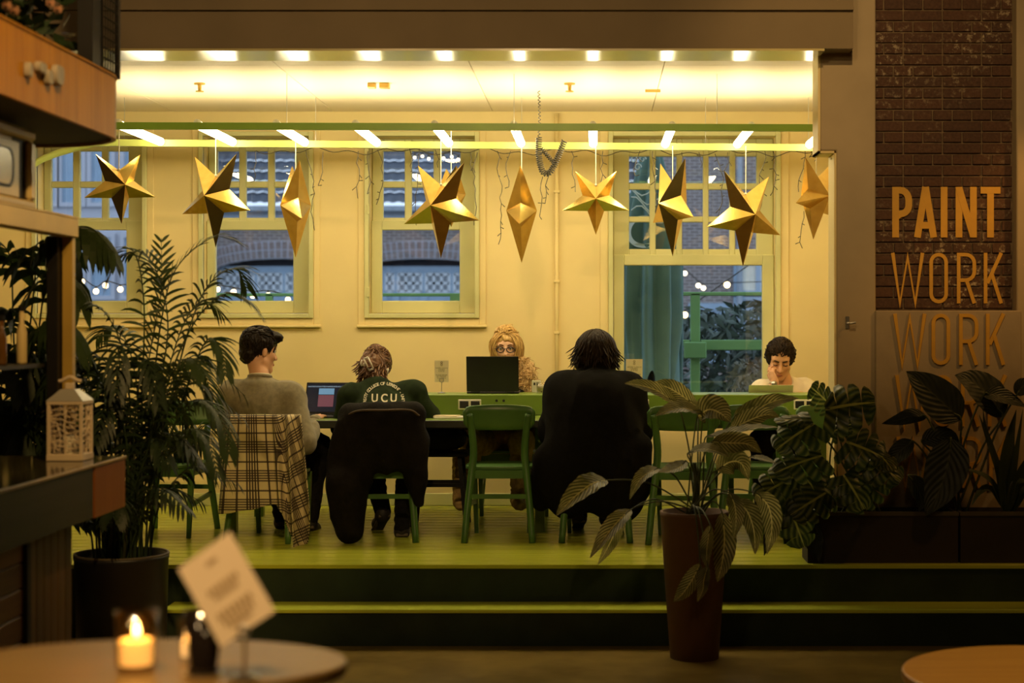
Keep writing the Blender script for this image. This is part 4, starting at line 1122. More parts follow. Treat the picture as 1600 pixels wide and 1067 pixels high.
for fx, fy in ((0, -1), (1, 0), (0, 1), (-1, 0)):
    m = MB(); ex = Vector((abs(fy), abs(fx), 0)); nn = Vector((fx, fy, 0))
    pt = lambda a, z: cl + nn * .066 + ex * a + Vector((0, 0, z))
    m.tube([pt(0, .03), pt(.005, .08), pt(-.004, .14), pt(.004, .19), pt(0, .226)], .004, 5)
    for i in range(26):
        z = .045 + .18 * rl.random(); a = rl.uniform(-.052, .052); L = rl.uniform(.014, .024); th = rl.uniform(0, math.pi)
        d = Vector((math.cos(th), math.sin(th)))
        m.tube([pt(a - d.x * L, z - d.y * L), pt(a, z), pt(a + d.x * L, z + d.y * L)], [.002, .007, .002], 5, flat=.5)
    for i in range(8):
        z = .05 + .022 * i; m.tube([pt(-.06, z), pt(-.02, z + .012), pt(.02, z - .004), pt(.06, z + .008)], .0025, 4)
    m.build('fretwork', m_lan, la)
MB().lathe(lz(.028), [(.03, 0), (.03, .07), (.004, .075)], 14).build('candle', m_white, la)

# ------------------------------------------------------------------ oval tables in front
m_ftab = wood_mat('oval_table_wood', (.15, .088, .024), (.22, .135, .04), 'X', .38, 3)
m_rtab = wood_mat('round_table_wood', (.34, .17, .03), (.47, .26, .055), 'X', .38, 3)
def oval(mb, cx_, cy_, a, b2, z0_, z1_, n=64): 
    mb.prism([(a * math.cos(2 * math.pi * i / n), b2 * math.sin(2 * math.pi * i / n)) for i in range(n)], lambda x, y, d: Vector((cx_ + x, cy_ + y, z0_ + d)), z1_ - z0_); return mb
FX, FY, FZ = -.935, 3.475, 1.0
ft_ = thing('oval_table', 'blurred oval wooden table in the left foreground with candle and card', 'table', (FX, FY, 0))
oval(MB(), FX, FY, .415, .262, FZ - .03, FZ).build('table_top', m_ftab, ft_, bevel=.006)
MB().tube([(FX, FY, .02), (FX, FY, FZ - .03)], .03, 14).build('column', m_black, ft_)
MB().lathe((FX, FY, 0), [(.24, 0), (.24, .012), (.05, .03)], 28).build('foot', m_black, ft_)
RX, RY, RZ = (1642 - U0) / 433.3, 6.0, .45
rt = thing('round_table', 'low round wooden table at the bottom right corner, its grain running across', 'table', (RX, RY, 0))
oval(MB(), RX, RY, .53, .53, RZ - .035, RZ, 80).build('table_top', m_rtab, rt, bevel=.008)
MB().tube([(RX, RY, .02), (RX, RY, RZ - .035)], .04, 14).build('column', m_black, rt)
MB().lathe((RX, RY, 0), [(.28, 0), (.28, .012), (.05, .03)], 28).build('foot', m_black, rt)
# tealight in a glass
m_wax = M('candle_wax', (.85, .62, .30), .5, var=.05, emit=((1, .55, .18), 1.6))  # emission stands in for the flame's glow through the wax
m_flame = emit_mat('candle_flame', (1, .62, .22), 30)
m_amber = glass_mat('tealight_glass', (.95, .84, .62), 1.8)
c = Vector(((213 - U0) / 769 , 3.38, FZ)); tl = thing('tealight_glass', 'glass holding a lit candle on the blurred oval table', 'candle', c)
MB().lathe(c, [(.036, .0), (.041, .012), (.043, .122), (.039, .122), (.037, .014)], 24).build('glass', m_amber, tl, True)
MB().lathe(c + Vector((0, 0, .015)), [(.034, 0), (.036, .048), (.030, .050), (.004, .046)], 20).build('candle', m_wax, tl, True)
MB().tube([c + Vector((0, 0, .06)), c + Vector((.001, 0, .072))], .0015, 5).build('wick', m_black, tl)
MB().lathe(c + Vector((.001, 0, .070)), [(.001, 0), (.0075, .010), (.006, .016), (.003, .026), (.0005, .033)], 12).build('flame', m_flame, tl, True)
point_lamp('candle_glow', c + Vector((0, 0, .10)), .9, (1, .50, .15), .012)
# dark tapered glass and the card in its clip
m_dglass = M('dark_glossy_glass', (.012, .008, .006), .06, var=.1, spec=.7)
c = Vector(((320 - U0) / 775, 3.34, FZ)); dg_ = thing('dark_tumbler', 'dark tapered tumbler half behind the blurred card', 'glass', c)
MB().lathe(c, [(.026, 0), (.034, .004), (.029, .02), (.040, .13), (.037, .13), (.026, .02)], 24).build('tumbler', m_dglass, dg_, True)
MB().lathe(c, [(.040, 0), (.040, .006), (.02, .008)], 24).build('base_ring', m_steel, dg_)
c = Vector(((287 - U0) / 755, 3.47, FZ)); t2 = thing('tealight_glass', 'added small candle standing in for a flame reflection, left of the dark tumbler', 'candle', c)  # candle added in place of the flame reflected in the tumbler
MB().lathe(c, [(.013, 0), (.016, .01), (.017, .09), (.015, .09), (.013, .012)], 18).build('glass', m_clear, t2, True)
MB().lathe(c + Vector((0, 0, .013)), [(.011, 0), (.011, .03), (.002, .031)], 14).build('candle', m_wax, t2, True)
MB().lathe(c + Vector((0, 0, .042)), [(.001, 0), (.0055, .010), (.0055, .028), (.002, .038), (.0005, .044)], 12).build('flame', emit_mat('reflection_flame', (1, .55, .18), 3.2), t2, True)
m_card = M('card_stock', (.80, .64, .44), .85, var=.03, scale=3)
m_cardink = M('faded_print', (.42, .29, .15), .85, var=.05)
Yk = 3.30; cc_ = thing('table_card', 'tilted blurred card in a clip on the oval table', 'card', P(382, 1060, Yk))
quad = [P(278, 889, Yk + .01), P(359, 830, Yk + .02), P(430, 955, Yk), P(345, 1011, Yk - .01)]
nrm = (quad[1] - quad[0]).cross(quad[3] - quad[0]).normalized()
if nrm.y > 0: nrm = -nrm
mb = MB(); mb.add([q for q in quad] + [q - nrm * .0015 for q in quad], [(0, 1, 2, 3), (7, 6, 5, 4), (0, 4, 5, 1), (1, 5, 6, 2), (2, 6, 7, 3), (3, 7, 4, 0)]); oc = mb.build('card', m_card, cc_)
def onc(a, b2): return quad[0] + (quad[1] - quad[0]) * a + (quad[3] - quad[0]) * b2 + nrm * .001
ik = MB()
for a0, a1, b0, th in ((.42, .62, .13, .05), (.22, .80, .40, .07), (.28, .74, .49, .06), (.18, .84, .68, .08), (.22, .8, .78, .07), (.3, .7, .87, .04)):
    k = 7
    for i in range(k):
        if i % 3 == 2 and k > 4: pass
        aa, ab = a0 + (a1 - a0) * i / k, a0 + (a1 - a0) * (i + .72) / k
        ik.add([onc(aa, b0), onc(ab, b0), onc(ab, b0 + th), onc(aa, b0 + th)], [(0, 1, 2, 3)])
ik.build('print', m_cardink, oc, kind='stuff')
sb_ = P(382, 0, Yk); bz = FZ
MB().lathe((sb_.x, Yk, bz), [(.03, 0), (.03, .006), (.006, .012)], 20).build('clip_base', m_steel, cc_)
MB().tube([(sb_.x, Yk, bz + .01), (sb_.x, Yk, P(0, 985, Yk).z)], .0035, 8).build('clip_stem', m_brass, cc_)
MB().tube([Vector((sb_.x + .010 * math.cos(i * .6), Yk - .006, P(0, 985, Yk).z + .010 * math.sin(i * .6))) for i in range(11)], .0028, 6).build('clip', m_steel, cc_)
# ------------------------------------------------------------------ people: smooth blended volumes turned into one surface
class Field:
    def __init__(s, lo, hi, h):
        s.lo = np.array(lo, dtype=np.float32); s.h = h
        s.n = tuple(int(math.ceil((b - a) / h)) + 1 for a, b in zip(lo, hi))
        s.d = np.full(s.n, 1.0, dtype=np.float32)
    def blk(s, a, b):
        i0 = np.maximum(0, np.floor((np.minimum(a, b) - s.lo) / s.h).astype(int)); i1 = np.minimum(s.n, np.ceil((np.maximum(a, b) - s.lo) / s.h).astype(int) + 1)
        if (i1 <= i0).any(): return None
        sl = tuple(slice(x, y) for x, y in zip(i0, i1))
        g = np.ogrid[sl]
        return sl, [s.lo[k] + g[k].astype(np.float32) * s.h for k in range(3)]
    def put(s, sl, e, k, op):
        d = s.d[sl]
        if op == 'u':
            h = np.clip(k - np.abs(d - e), 0, None) / k if k > 0 else 0
            s.d[sl] = np.minimum(d, e) - h * h * k * .25
        elif op == 's':
            e = -e; h = np.clip(k - np.abs(d - e), 0, None) / k if k > 0 else 0
            s.d[sl] = np.maximum(d, e) + h * h * k * .25
    def cap(s, a, b, ra, rb=None, k=.02, op='u'):
        rb = ra if rb is None else rb
        a = np.array(a, dtype=np.float32); b = np.array(b, dtype=np.float32); m = max(ra, rb) + k + s.h * 2
        q = s.blk(np.minimum(a, b) - m, np.maximum(a, b) + m)
        if q is None: return s
        sl, (x, y, z) = q; ab = b - a; L = float(ab @ ab) + 1e-12
        t = np.clip(((x - a[0]) * ab[0] + (y - a[1]) * ab[1] + (z - a[2]) * ab[2]) / L, 0, 1)
        e = np.sqrt((x - a[0] - t * ab[0]) ** 2 + (y - a[1] - t * ab[1]) ** 2 + (z - a[2] - t * ab[2]) ** 2) - (ra + (rb - ra) * t)
        s.put(sl, e, k, op); return s
    def ell(s, c, r, rot=None, k=.02, op='u'):
        c = np.array(c, dtype=np.float32); m = max(r) + k + s.h * 2
        q = s.blk(c - m, c + m)
        if q is None: return s
        sl, (x, y, z) = q; x, y, z = x - c[0], y - c[1], z - c[2]
        if rot is not None:
            M_ = np.array(rot, dtype=np.float32)       # columns are the local axes
            x, y, z = (M_[0, 0] * x + M_[1, 0] * y + M_[2, 0] * z, M_[0, 1] * x + M_[1, 1] * y + M_[2, 1] * z, M_[0, 2] * x + M_[1, 2] * y + M_[2, 2] * z)
        k0 = np.sqrt((x / r[0]) ** 2 + (y / r[1]) ** 2 + (z / r[2]) ** 2)
        k1 = np.sqrt((x / r[0] ** 2) ** 2 + (y / r[1] ** 2) ** 2 + (z / r[2] ** 2) ** 2) + 1e-9
        s.put(sl, (k0 * (k0 - 1) / k1).astype(np.float32), k, op); return s
    def mesh(s, wr=0.0, freq=8.0, seed=0.0, aniso=(1, 1, 1)):
        d = s.d; n = s.n; c = tuple(i - 1 for i in n)
        acc = np.zeros(c + (3,), dtype=np.float32); cnt = np.zeros(c, dtype=np.int8); cr = []
        for ax in range(3):
            a0 = [slice(None)] * 3; a1 = [slice(None)] * 3; a0[ax] = slice(0, -1); a1[ax] = slice(1, None)
            e0, e1 = d[tuple(a0)], d[tuple(a1)]; x = (e0 < 0) != (e1 < 0)
            t = np.where(x, e0 / np.where(x, e0 - e1, 1), 0).astype(np.float32); cr.append((x, e0 < 0))
            o = [k for k in range(3) if k != ax]
            for i in (0, 1):
                for j in (0, 1):
                    sl = [slice(None)] * 3; sl[o[0]] = slice(i, i + c[o[0]]); sl[o[1]] = slice(j, j + c[o[1]])
                    xs_, ts_ = x[tuple(sl)], t[tuple(sl)]
                    acc[..., ax] += ts_; acc[..., o[0]] += xs_ * i; acc[..., o[1]] += xs_ * j; cnt += xs_
        m = cnt > 0; idx = np.full(c, -1, dtype=np.int32); pos = np.argwhere(m); idx[m] = np.arange(len(pos))
        v = (pos + acc[m] / cnt[m][:, None]) * s.h + s.lo
        fs = []
        for ax in range(3):
            x, ins = cr[ax]; o = [k for k in range(3) if k != ax]
            p = np.argwhere(x); ok = np.ones(len(p), bool)
            for k in o: ok &= (p[:, k] >= 1) & (p[:, k] <= n[k] - 2)
            p = p[ok]; inside = ins[tuple(p.T)]
            qs = []
            for i, j in ((1, 1), (0, 1), (0, 0), (1, 0)):
                q = p.copy(); q[:, o[0]] -= i; q[:, o[1]] -= j; qs.append(idx[tuple(q.T)])
            f = np.stack(qs, 1); fl = inside ^ (ax == 1); f[~fl] = f[~fl][:, ::-1]; fs.append(f)
        f = np.concatenate(fs)
        # two rounds of light smoothing along the quads
        for _ in range(2):
            sm = np.zeros_like(v); w = np.zeros(len(v))
            for a in range(4):
                b = (a + 1) % 4
                np.add.at(sm, f[:, a], v[f[:, b]]); np.add.at(w, f[:, a], 1); np.add.at(sm, f[:, b], v[f[:, a]]); np.add.at(w, f[:, b], 1)
            v = v * .5 + .5 * sm / np.maximum(w, 1)[:, None]
        if wr:
            e1, e2 = v[f[:, 1]] - v[f[:, 0]], v[f[:, 3]] - v[f[:, 0]]; fn = np.cross(e1, e2); N = np.zeros_like(v)
            for a in range(4): np.add.at(N, f[:, a], fn)
            N /= np.linalg.norm(N, axis=1)[:, None] + 1e-12
            A = np.array(aniso) * freq
            q = np.array([noise.noise(Vector(p * A + seed)) + .5 * noise.noise(Vector(p * A * 2.1 + seed + 9)) for p in v])
            q = 1 - 2 * np.abs(q); v = v + N * (q * wr)[:, None]
        return v, f
def emit_mesh(name, vf, mat, parent):
    v, f = vf; off = np.array(parent.location)
    me = bpy.data.meshes.new(name); me.from_pydata((v - off).tolist(), [], f.tolist()); me.materials.append(mat); me.shade_smooth()
    o = bpy.data.objects.new(name, me); COL.objects.link(o); o.parent = parent; return o
def bounds(pts, pad):
    a = np.array([list(p) for p in pts]); return a.min(0) - pad, a.max(0) + pad

m_skin = M('skin', (.66, .36, .20), .5, var=.05, scale=10, spec=.35)
m_skin2 = M('fair_skin', (.74, .45, .28), .5, var=.05, scale=10, spec=.35)
m_lip = M('lips', (.48, .17, .11), .5, var=.05)
m_eyew = M('eye_white', (.75, .68, .58), .25, var=.02)
m_iris = M('iris', (.03, .02, .015), .15, var=.1)
def hair_mat(name, c1, c2, rough=.42):
    m, nt, b = new_mat(name)
    nt.links.new(ramp(nt, noise_tex(nt, texco(nt, 'Object', (1, 1, .25)), 70, 3), [(.3, c1), (.7, c2)]), b.inputs['Base Color'])
    b.inputs['Roughness'].default_value = rough; b.inputs['Specular IOR Level'].default_value = .35 if c2[0] > .1 else .14; return m
h_black = hair_mat('near_black_hair', (.008, .006, .004), (.022, .014, .008))
h_brown = hair_mat('dark_brown_hair', (.008, .005, .003), (.030, .016, .007), .5)
h_auburn = hair_mat('auburn_hair', (.09, .038, .014), (.22, .10, .035))
h_blonde = hair_mat('blonde_hair', (.48, .29, .09), (.80, .54, .20))
m_sweat = M('grey_sweater_wool', (.235, .205, .125), .95, var=.18, scale=40, bmp=.35, sheen=.3)
m_hoodie = M('dark_green_sweatshirt', (.014, .024, .008), .9, var=.25, scale=30, bmp=.2, spec=.15)
m_coat = M('black_wool_coat', (.0052, .0045, .0034), .95, var=.25, scale=30, bmp=.2, spec=.12)
m_tee = M('white_tshirt_cotton', (.82, .72, .52), .85, var=.04, scale=20, bmp=.1)
m_jeans = M('dark_denim', (.011, .010, .009), .9, var=.3, scale=40, bmp=.2, spec=.15)
m_tan = M('tan_fluffy_cloth', (.50, .34, .14), .95, var=.3, scale=25, bmp=.5)
m_shoe = M('dark_shoe', (.020, .016, .012), .6, var=.2)
m_sole = M('rubber_sole', (.14, .11, .07), .8, var=.1)
m_print = M('white_print', (.62, .56, .40), .8, var=.04)
m_jacket = M('dark_brown_jacket', (.0075, .0055, .0036), .85, var=.35, scale=14, bmp=.3, spec=.15)

def frame_rot(yaw, pitch, roll=0):
    return Matrix.Rotation(R(yaw), 3, 'Z') @ Matrix.Rotation(R(-pitch), 3, 'X') @ Matrix.Rotation(R(roll), 3, 'Y')
def add_head(Fd, c, m, s, face=True, ears=True):
    L = lambda x, y, z: c + m @ Vector((x * s, y * s, z * s)); E = lambda p, r, k=.015, op='u', rot=m: Fd.ell(L(*p), [a * s for a in r], rot, k * s, op)
    E((0, -.012, .040), (.076, .095, .086)); E((0, .030, -.035), (.060, .066, .082), .03)
    for sg in (-1, 1): Fd.cap(L(sg * .052, .005, -.055), L(sg * .012, .078, -.098), .021 * s, .018 * s, .02 * s)
    E((0, .074, -.098), (.024, .022, .020), .02)
    Fd.cap(L(-.040, .070, .036), L(.040, .070, .036), .016 * s, None, .02 * s)
    for sg in (-1, 1):
        E((sg * .033, .094, .012), (.019, .017, .012), .012, 's')
        E((sg * .040, .066, -.022), (.022, .022, .020), .018)
        if ears: E((sg * .078, -.008, -.006), (.010, .021, .031), .008, 'u', m @ Matrix.Rotation(R(sg * 18), 3, 'Z'))
    Fd.cap(L(0, .090, .018), L(0, .116, -.026), .008 * s, .0125 * s, .012 * s)
    for sg in (-1, 1): E((sg * .013, .103, -.031), (.009, .010, .008), .008)
    E((0, .094, -.058), (.022, .012, .0065), .008); E((0, .092, -.071), (.018, .012, .0075), .008)
def face_parts(root, c, m, s, brow, lids=0.5, look=(0, 0), shut=None):
    L = lambda x, y, z: c + m @ Vector((x * s, y * s, z * s))
    for sg in (-1, 1):
        if shut:
            MB().sphere(L(sg * .033, .0785, .010), (.0150 * s, .0125 * s, .0110 * s), 14, 8, m).build('eyelid', shut, root, True)
            MB().tube([L(sg * (.033 + .0145 * math.cos(R(a))), .0905 - .004 * abs(math.cos(R(a))), .006 - .0035 * math.sin(R(a))) for a in range(0, 181, 20)], .0021 * s, 5).build('eyelashes', m_iris, root, True)
            b = smooth_path([L(sg * .012, .092, .029), L(sg * .032, .091, .036), L(sg * .053, .072, .031)], 4)
            MB().tube(b, [.0042 * s] * (len(b) - 2) + [.003 * s, .0014 * s], 6).build('eyebrow', brow, root, True)
            continue
        e = MB().sphere(L(sg * .033, .0775, .011), .0118 * s, 12, 8).build('eye', m_eyew, root, True)
        d = Vector((look[0], 1, look[1])).normalized() * .0095
        MB().sphere(L(sg * .033 + d.x, .0775 + d.y, .011 + d.z), .0048 * s, 10, 6).build('iris', m_iris, e, True)
        pts = [L(sg * (.033 + .014 * math.cos(R(a))), .0775 + .0105 * abs(math.sin(R(a))) + .002, .011 + .0075 * (1 - lids) * math.sin(R(a)) + .002) for a in range(0, 181, 20)]
        MB().tube(pts, .0016 * s, 5).build('eyelashes', m_iris, root, True)
        b = smooth_path([L(sg * .014, .090, .034), L(sg * .032, .090, .041), L(sg * .052, .072, .035)], 4)
        MB().tube(b, [.0035 * s] * (len(b) - 2) + [.0025 * s, .0012 * s], 6).build('eyebrow', brow, root, True)
    MB().sphere(L(0, .1005, -.0645), (.021 * s, .006 * s, .0085 * s), 14, 8, m).build('lips', m_lip, root, True)
def add_hand(Fd, w, d, nrm, s=1.0, curl=(25, 30, 35, 40), thumb=40, side=1, spread=0.5):
    """w wrist, d direction to the knuckles, nrm palm side; thumb lies on side * (d x nrm)"""
    d = Vector(d).normalized(); nrm = (Vector(nrm) - d * Vector(nrm).dot(d)).normalized(); t = d.cross(nrm) * side
    rot = Matrix((t, d, nrm)).transposed()
    Fd.cap(w, w + d * .03, .026 * s, .026 * s, .015)
    Fd.ell(w + d * .050 * s, (.040 * s, .050 * s, .015 * s), rot, .015)
    k = 0
    for i, (off, L) in enumerate(((.030, .070), (.010, .079), (-.010, .073), (-.029, .058))):
        p = w + d * (.088 - .006 * abs(i - 1)) * s + t * off * s; q = (d + t * (1.5 - i) * .07 * spread).normalized(); a = R(curl[i])
        for seg, f in enumerate((.45, .32, .23)):
            ax = q.cross(nrm).normalized() if True else t
            dd = (q * math.cos(a * (seg + 1) * .62) + nrm * math.sin(a * (seg + 1) * .62)).normalized()
            p2 = p + dd * L * f * s; Fd.cap(p, p2, (.0088 - .0007 * seg) * s, (.0082 - .0008 * seg) * s, .004); p = p2
    p = w + d * .025 * s + t * .028 * s; a = R(thumb)
    q = (d * math.cos(a) + t * math.sin(a)).normalized(); p2 = p + q * .042 * s + nrm * .006 * s
    Fd.cap(p, p2, .013 * s, .010 * s, .010); q2 = (q + d * .8 + nrm * .25).normalized(); Fd.cap(p2, p2 + q2 * .030 * s, .0098 * s, .0075 * s, .004)

def flow_hair(name, root, mat, c, m, s, n, seed, rootf, dirf, length, steps, grav, width, ellr=(.082, .101, .093), ec=(0, -.012, .042), curl=0.0, collide=True, hug=.9):
    """locks that leave the scalp and follow it; all points in the head's own frame, gravity in the world"""
    rs = random.Random(seed); mb = MB(); gw = m.transposed() @ Vector((0, 0, -1)); er = Vector(ellr); e0 = Vector(ec)
    for i in range(n):
        p = Vector(rootf(rs)); q = p - e0; k = math.sqrt(sum((q[a] / er[a]) ** 2 for a in range(3))) + 1e-6; p = e0 + q / k
        d = Vector(dirf(p, rs)).normalized(); L = length * rs.uniform(.75, 1.2); pts = []; ph = rs.uniform(0, 6.3); j = Vector((rs.uniform(-1, 1), rs.uniform(-1, 1), rs.uniform(-1, 1))) * .08
        for t in range(steps + 1):
            pts.append(p.copy())
            d = (d + gw * grav + j + (Vector((math.sin(ph + t * 1.3), math.cos(ph * 2 + t * 1.1), math.sin(ph * 3 + t * .9))) * curl if curl else Vector())).normalized()
            q = p - e0; nn = Vector([q[a] / er[a] ** 2 for a in range(3)]).normalized(); out = d.dot(nn)
            if out > 0 and q.dot(nn) < 1.35 * er[0]: d = (d - nn * out * hug).normalized()
            p = p + d * L / steps
            if collide:
                q = p - e0; k = math.sqrt(sum((q[a] / er[a]) ** 2 for a in range(3)))
                if k < 1.0: p = e0 + q / k
        w = width * rs.uniform(.7, 1.3)
        mb.tube([c + m @ (x * s) for x in pts], [w * s * (.55 + .45 * math.sin(math.pi * min(1, .25 + .75 * t / steps))) * (1 if t < steps else .25) for t in range(steps + 1)], 5, flat=.5)
    return mb.build(name, mat, root, True, kind='stuff')
def scalp(rs, lo=-.1, hi=1.0, a0=-180, a1=180):
    z = rs.uniform(lo, hi); a = R(rs.uniform(a0, a1)); r = math.sqrt(max(0, 1 - z * z)); return (.08 * r * math.sin(a), -.012 - .1 * r * math.cos(a), .042 + .09 * z)   # a=0 is the back of the head

def body(name, label, loc, J, skin, head, hand_specs, h=.0065, neck_r=.052, extra=None):
    """the one continuous skin surface: head, neck, trunk, arms with hands, legs"""
    root = thing(name, label, 'person', loc)
    c, m, s = head
    pts = [p for p in J.values()] + [c + m @ Vector((x, y, z)) for x in (-.1, .1) for y in (-.12, .15) for z in (-.13, .15)]
    lo, hi = bounds(pts, .14); Fd = Field(lo, hi, h)
    Fd.cap(J['pelvis'], J['chest'], .085, .10, .03).cap(J['chest'], J['neck'], .095, .055, .03)
    for sd in 'LR':
        Fd.cap(J['chest'] * .35 + J['neck'] * .65, J['sh' + sd], .05, .045, .03)
        Fd.cap(J['sh' + sd], J['el' + sd], .042, .034, .02).cap(J['el' + sd], J['wr' + sd], .035, .023, .015)
        Fd.cap(J['pelvis'], J['kn' + sd], .07, .05, .03).cap(J['kn' + sd], J['an' + sd], .045, .03, .02).cap(J['an' + sd], J['to' + sd], .03, .025, .02)
    Fd.cap(J['neck'], c + m @ Vector((0, -.022, -.05)) * s, neck_r * 1.05, neck_r, .03)
    add_head(Fd, c, m, s)
    for sd, (d, nrm, kw) in hand_specs.items(): add_hand(Fd, J['wr' + sd], d, nrm, side=-1 if sd == 'L' else 1, **kw)
    if extra: extra(Fd)
    emit_mesh('body', Fd.mesh(), skin, root)
    return root
def legs(root, J, mat, h=.011, r=(.105, .085, .062, .048), name='trousers'):
    pts = [J[k] for k in ('pelvis', 'knL', 'knR', 'anL', 'anR')]; lo, hi = bounds(pts, .18); Fd = Field(lo, hi, h)
    dx = (J['hipR'] - J['hipL']); Fd.cap(J['hipL'], J['hipR'], .11, .11, .04)
    for sd in 'LR':
        Fd.cap(J['hip' + sd], J['kn' + sd], r[0], r[1], .04).cap(J['kn' + sd], J['an' + sd], r[1] * .92, r[3], .03)
    return emit_mesh(name, Fd.mesh(.006, 14), mat, root)
def shoe(root, an, to, up=.0):
    Fd = Field(*bounds([an, to], .10), .008); low = Vector((0, 0, -.012))
    Fd.cap(an, an + low, .046, .046, .02).cap(an + low * 2, to + low, .042, .036, .03).cap(to + low, to + low + (to - an).normalized() * .03, .036, .028, .02)
    o_ = emit_mesh('shoe', Fd.mesh(), m_shoe, root)
    d = (to - an).normalized(); a = an - d * .05; b2 = to + d * .055; z = -.045
    MB().bar(a + Vector((0, 0, z)), b2 + Vector((0, 0, z)), .075, .018, (0, 0, 1)).build('sole', m_sole, o_, bevel=.005)

def V3(u, v, Y): return P(u, v, Y)
# ---- person in the grey sweater, seen from behind
J = dict(pelvis=Vector((-2.045, 10.30, .955)), chest=V3(407, 652, 10.27), neck=V3(406, 590, 10.27), shL=V3(365, 617, 10.26), shR=V3(454, 620, 10.27),
         elL=V3(358, 672, 10.34), wrL=V3(412, 655, 10.52), elR=V3(478, 694, 10.15), wrR=V3(492, 656, 10.42),
         hipL=V3(385, 700, 10.30), hipR=V3(434, 700, 10.30), knL=V3(428, 700, 10.74), knR=V3(497, 698, 10.72), anL=V3(440, 812, 10.72), anR=V3(484, 815, 10.60), toL=V3(442, 822, 10.84), toR=V3(492, 822, 10.72))
hm = (V3(405, 549, 10.32), frame_rot(-48, 10, 0), 1.06)
p1 = body('person', 'person in a grey sweater seen from behind, typing, short dark hair', J['pelvis'], J, m_skin, hm,
          {'R': ((.18, .9, .25), (0, .2, -1), dict(curl=(22, 20, 20, 24))), 'L': ((.3, 1, .05), (0, 0, -1), {})}, h=.006)
lo, hi = bounds([J[k] for k in ('pelvis', 'chest', 'neck', 'shL', 'shR', 'elL', 'elR', 'wrL', 'wrR')], .2); Fd = Field(lo, hi, .009)
Fd.ell(V3(408, 640, 10.27), (.215, .135, .17), None, .05).ell(J['pelvis'] + Vector((0, 0, .10)), (.185, .135, .20), None, .06).cap(J['shL'], J['shR'], .082, .082, .06)
Fd.cap(J['neck'] + Vector((0, 0, -.03)), J['neck'] + Vector((0, 0, -.006)), .085, .064, .05)
for sd in 'LR':
    e = J['el' + sd]; w = J['wr' + sd]
    Fd.cap(J['sh' + sd], e, .078, .062, .05).cap(e, e.lerp(w, .93), .060, .042, .03)
Fd.cap(J['neck'] + Vector((0, 0, .005)), J['neck'] + Vector((0, 0, .12)), .057, .057, .006, 's')
emit_mesh('sweater', Fd.mesh(.010, 5.5, 3, (1, 1, .7)), m_sweat, p1)
e, w = J['elR'], J['wrR']; MB().tube([e.lerp(w, .86), e.lerp(w, .92), e.lerp(w, .985)], [.047, .043, .036], 14).build('cuff', m_sweat, p1, True)
n0 = J['neck'] + Vector((0, 0, -.002)); MB().tube([n0 + Vector((.066 * math.cos(R(a)), .064 * math.sin(R(a)), .010 - .008 * math.sin(R(a)))) for a in range(0, 361, 18)], .011, 8, cap=False).build('collar', m_sweat, p1, True)
MB().tube([n0 + Vector((.060 * math.cos(R(a)), .058 * math.sin(R(a)), .022 - .008 * math.sin(R(a)))) for a in range(0, 361, 18)], .005, 6, cap=False).build('undershirt', m_tee, p1, True)
legs(p1, J, m_jeans); shoe(p1, J['anL'], J['toL']); shoe(p1, J['anR'], J['toR'])
face_parts(p1, *hm, h_black)
c, m, s = hm
Fd = Field(np.array(c) - .19, np.array(c) + .19, .006); L = lambda x, y, z: c + m @ Vector((x * s, y * s, z * s))
Fd.ell(L(0, -.018, .050), [.086 * s, .106 * s, .094 * s], m, .02).ell(L(0, -.075, -.02), [.060 * s, .040 * s, .062 * s], m, .02).ell(L(.012, .075, .095), [.062 * s, .050 * s, .032 * s], m, .03)
Fd.ell(L(0, .10, -.055), [.12 * s, .105 * s, .115 * s], m, .012, 's')
for sg in (-1, 1): Fd.ell(L(sg * .085, .0, -.045), [.03 * s, .045 * s, .06 * s], m, .01, 's')
ho = emit_mesh('hair', Fd.mesh(.007, 26, 1), h_black, p1)
flow_hair('hair_locks', p1, h_black, c, m, s, 230, 4, lambda rs: scalp(rs, .15, 1), lambda p, rs: (rs.uniform(-.4, .4), 1.0 if p.z > .09 else .1, .25 if p.z > .08 else -.9), .080, 6, .08, .006, (.088, .108, .097), (0, -.018, .052), .09, True, .86)
flow_hair('hair_nape', p1, h_black, c, m, s, 110, 5, lambda rs: scalp(rs, -.5, .4, -75, 75), lambda p, rs: (rs.uniform(-.2, .2), -.1, -1), .055, 4, .12, .005, (.087, .107, .096), (0, -.018, .045))

# ---- person in the printed sweatshirt, leaning on the table
J = dict(pelvis=Vector((-1.30, 10.32, .955)), chest=V3(600, 650, 10.44), neck=V3(588, 600, 10.62), shL=V3(549, 622, 10.52), shR=V3(645, 617, 10.54),
         elL=V3(538, 668, 10.56), wrL=V3(570, 650, 10.78), elR=V3(668, 652, 10.62), wrR=V3(620, 650, 10.79),
         hipL=V3(576, 700, 10.32), hipR=V3(624, 700, 10.32), knL=V3(575, 700, 10.76), knR=V3(640, 700, 10.74), anL=V3(598, 800, 10.52), anR=V3(628, 826, 10.30), toL=V3(590, 815, 10.62), toR=V3(628, 832, 10.44))
hm = (V3(587, 577, 10.74), frame_rot(-6, 48, 4), 1.02)
p2 = body('person', 'person with auburn hair and claw clip leaning over the table, printed dark sweatshirt', J['pelvis'], J, m_skin2, hm,
          {'R': ((-.6, .8, 0), (0, 0, -1), {}), 'L': ((.6, .8, 0), (0, 0, -1), {})}, h=.007)
lo, hi = bounds([J[k] for k in ('pelvis', 'chest', 'neck', 'shL', 'shR', 'elL', 'elR', 'wrL', 'wrR')], .2); Fd = Field(lo, hi, .009)
rt_ = Matrix.Rotation(R(-28), 3, 'X')
Fd.ell(V3(600, 655, 10.43), (.215, .14, .20), rt_, .05).ell(J['pelvis'] + Vector((0, 0, .09)), (.19, .15, .18), None, .06).cap(J['shL'], J['shR'], .082, .082, .06)
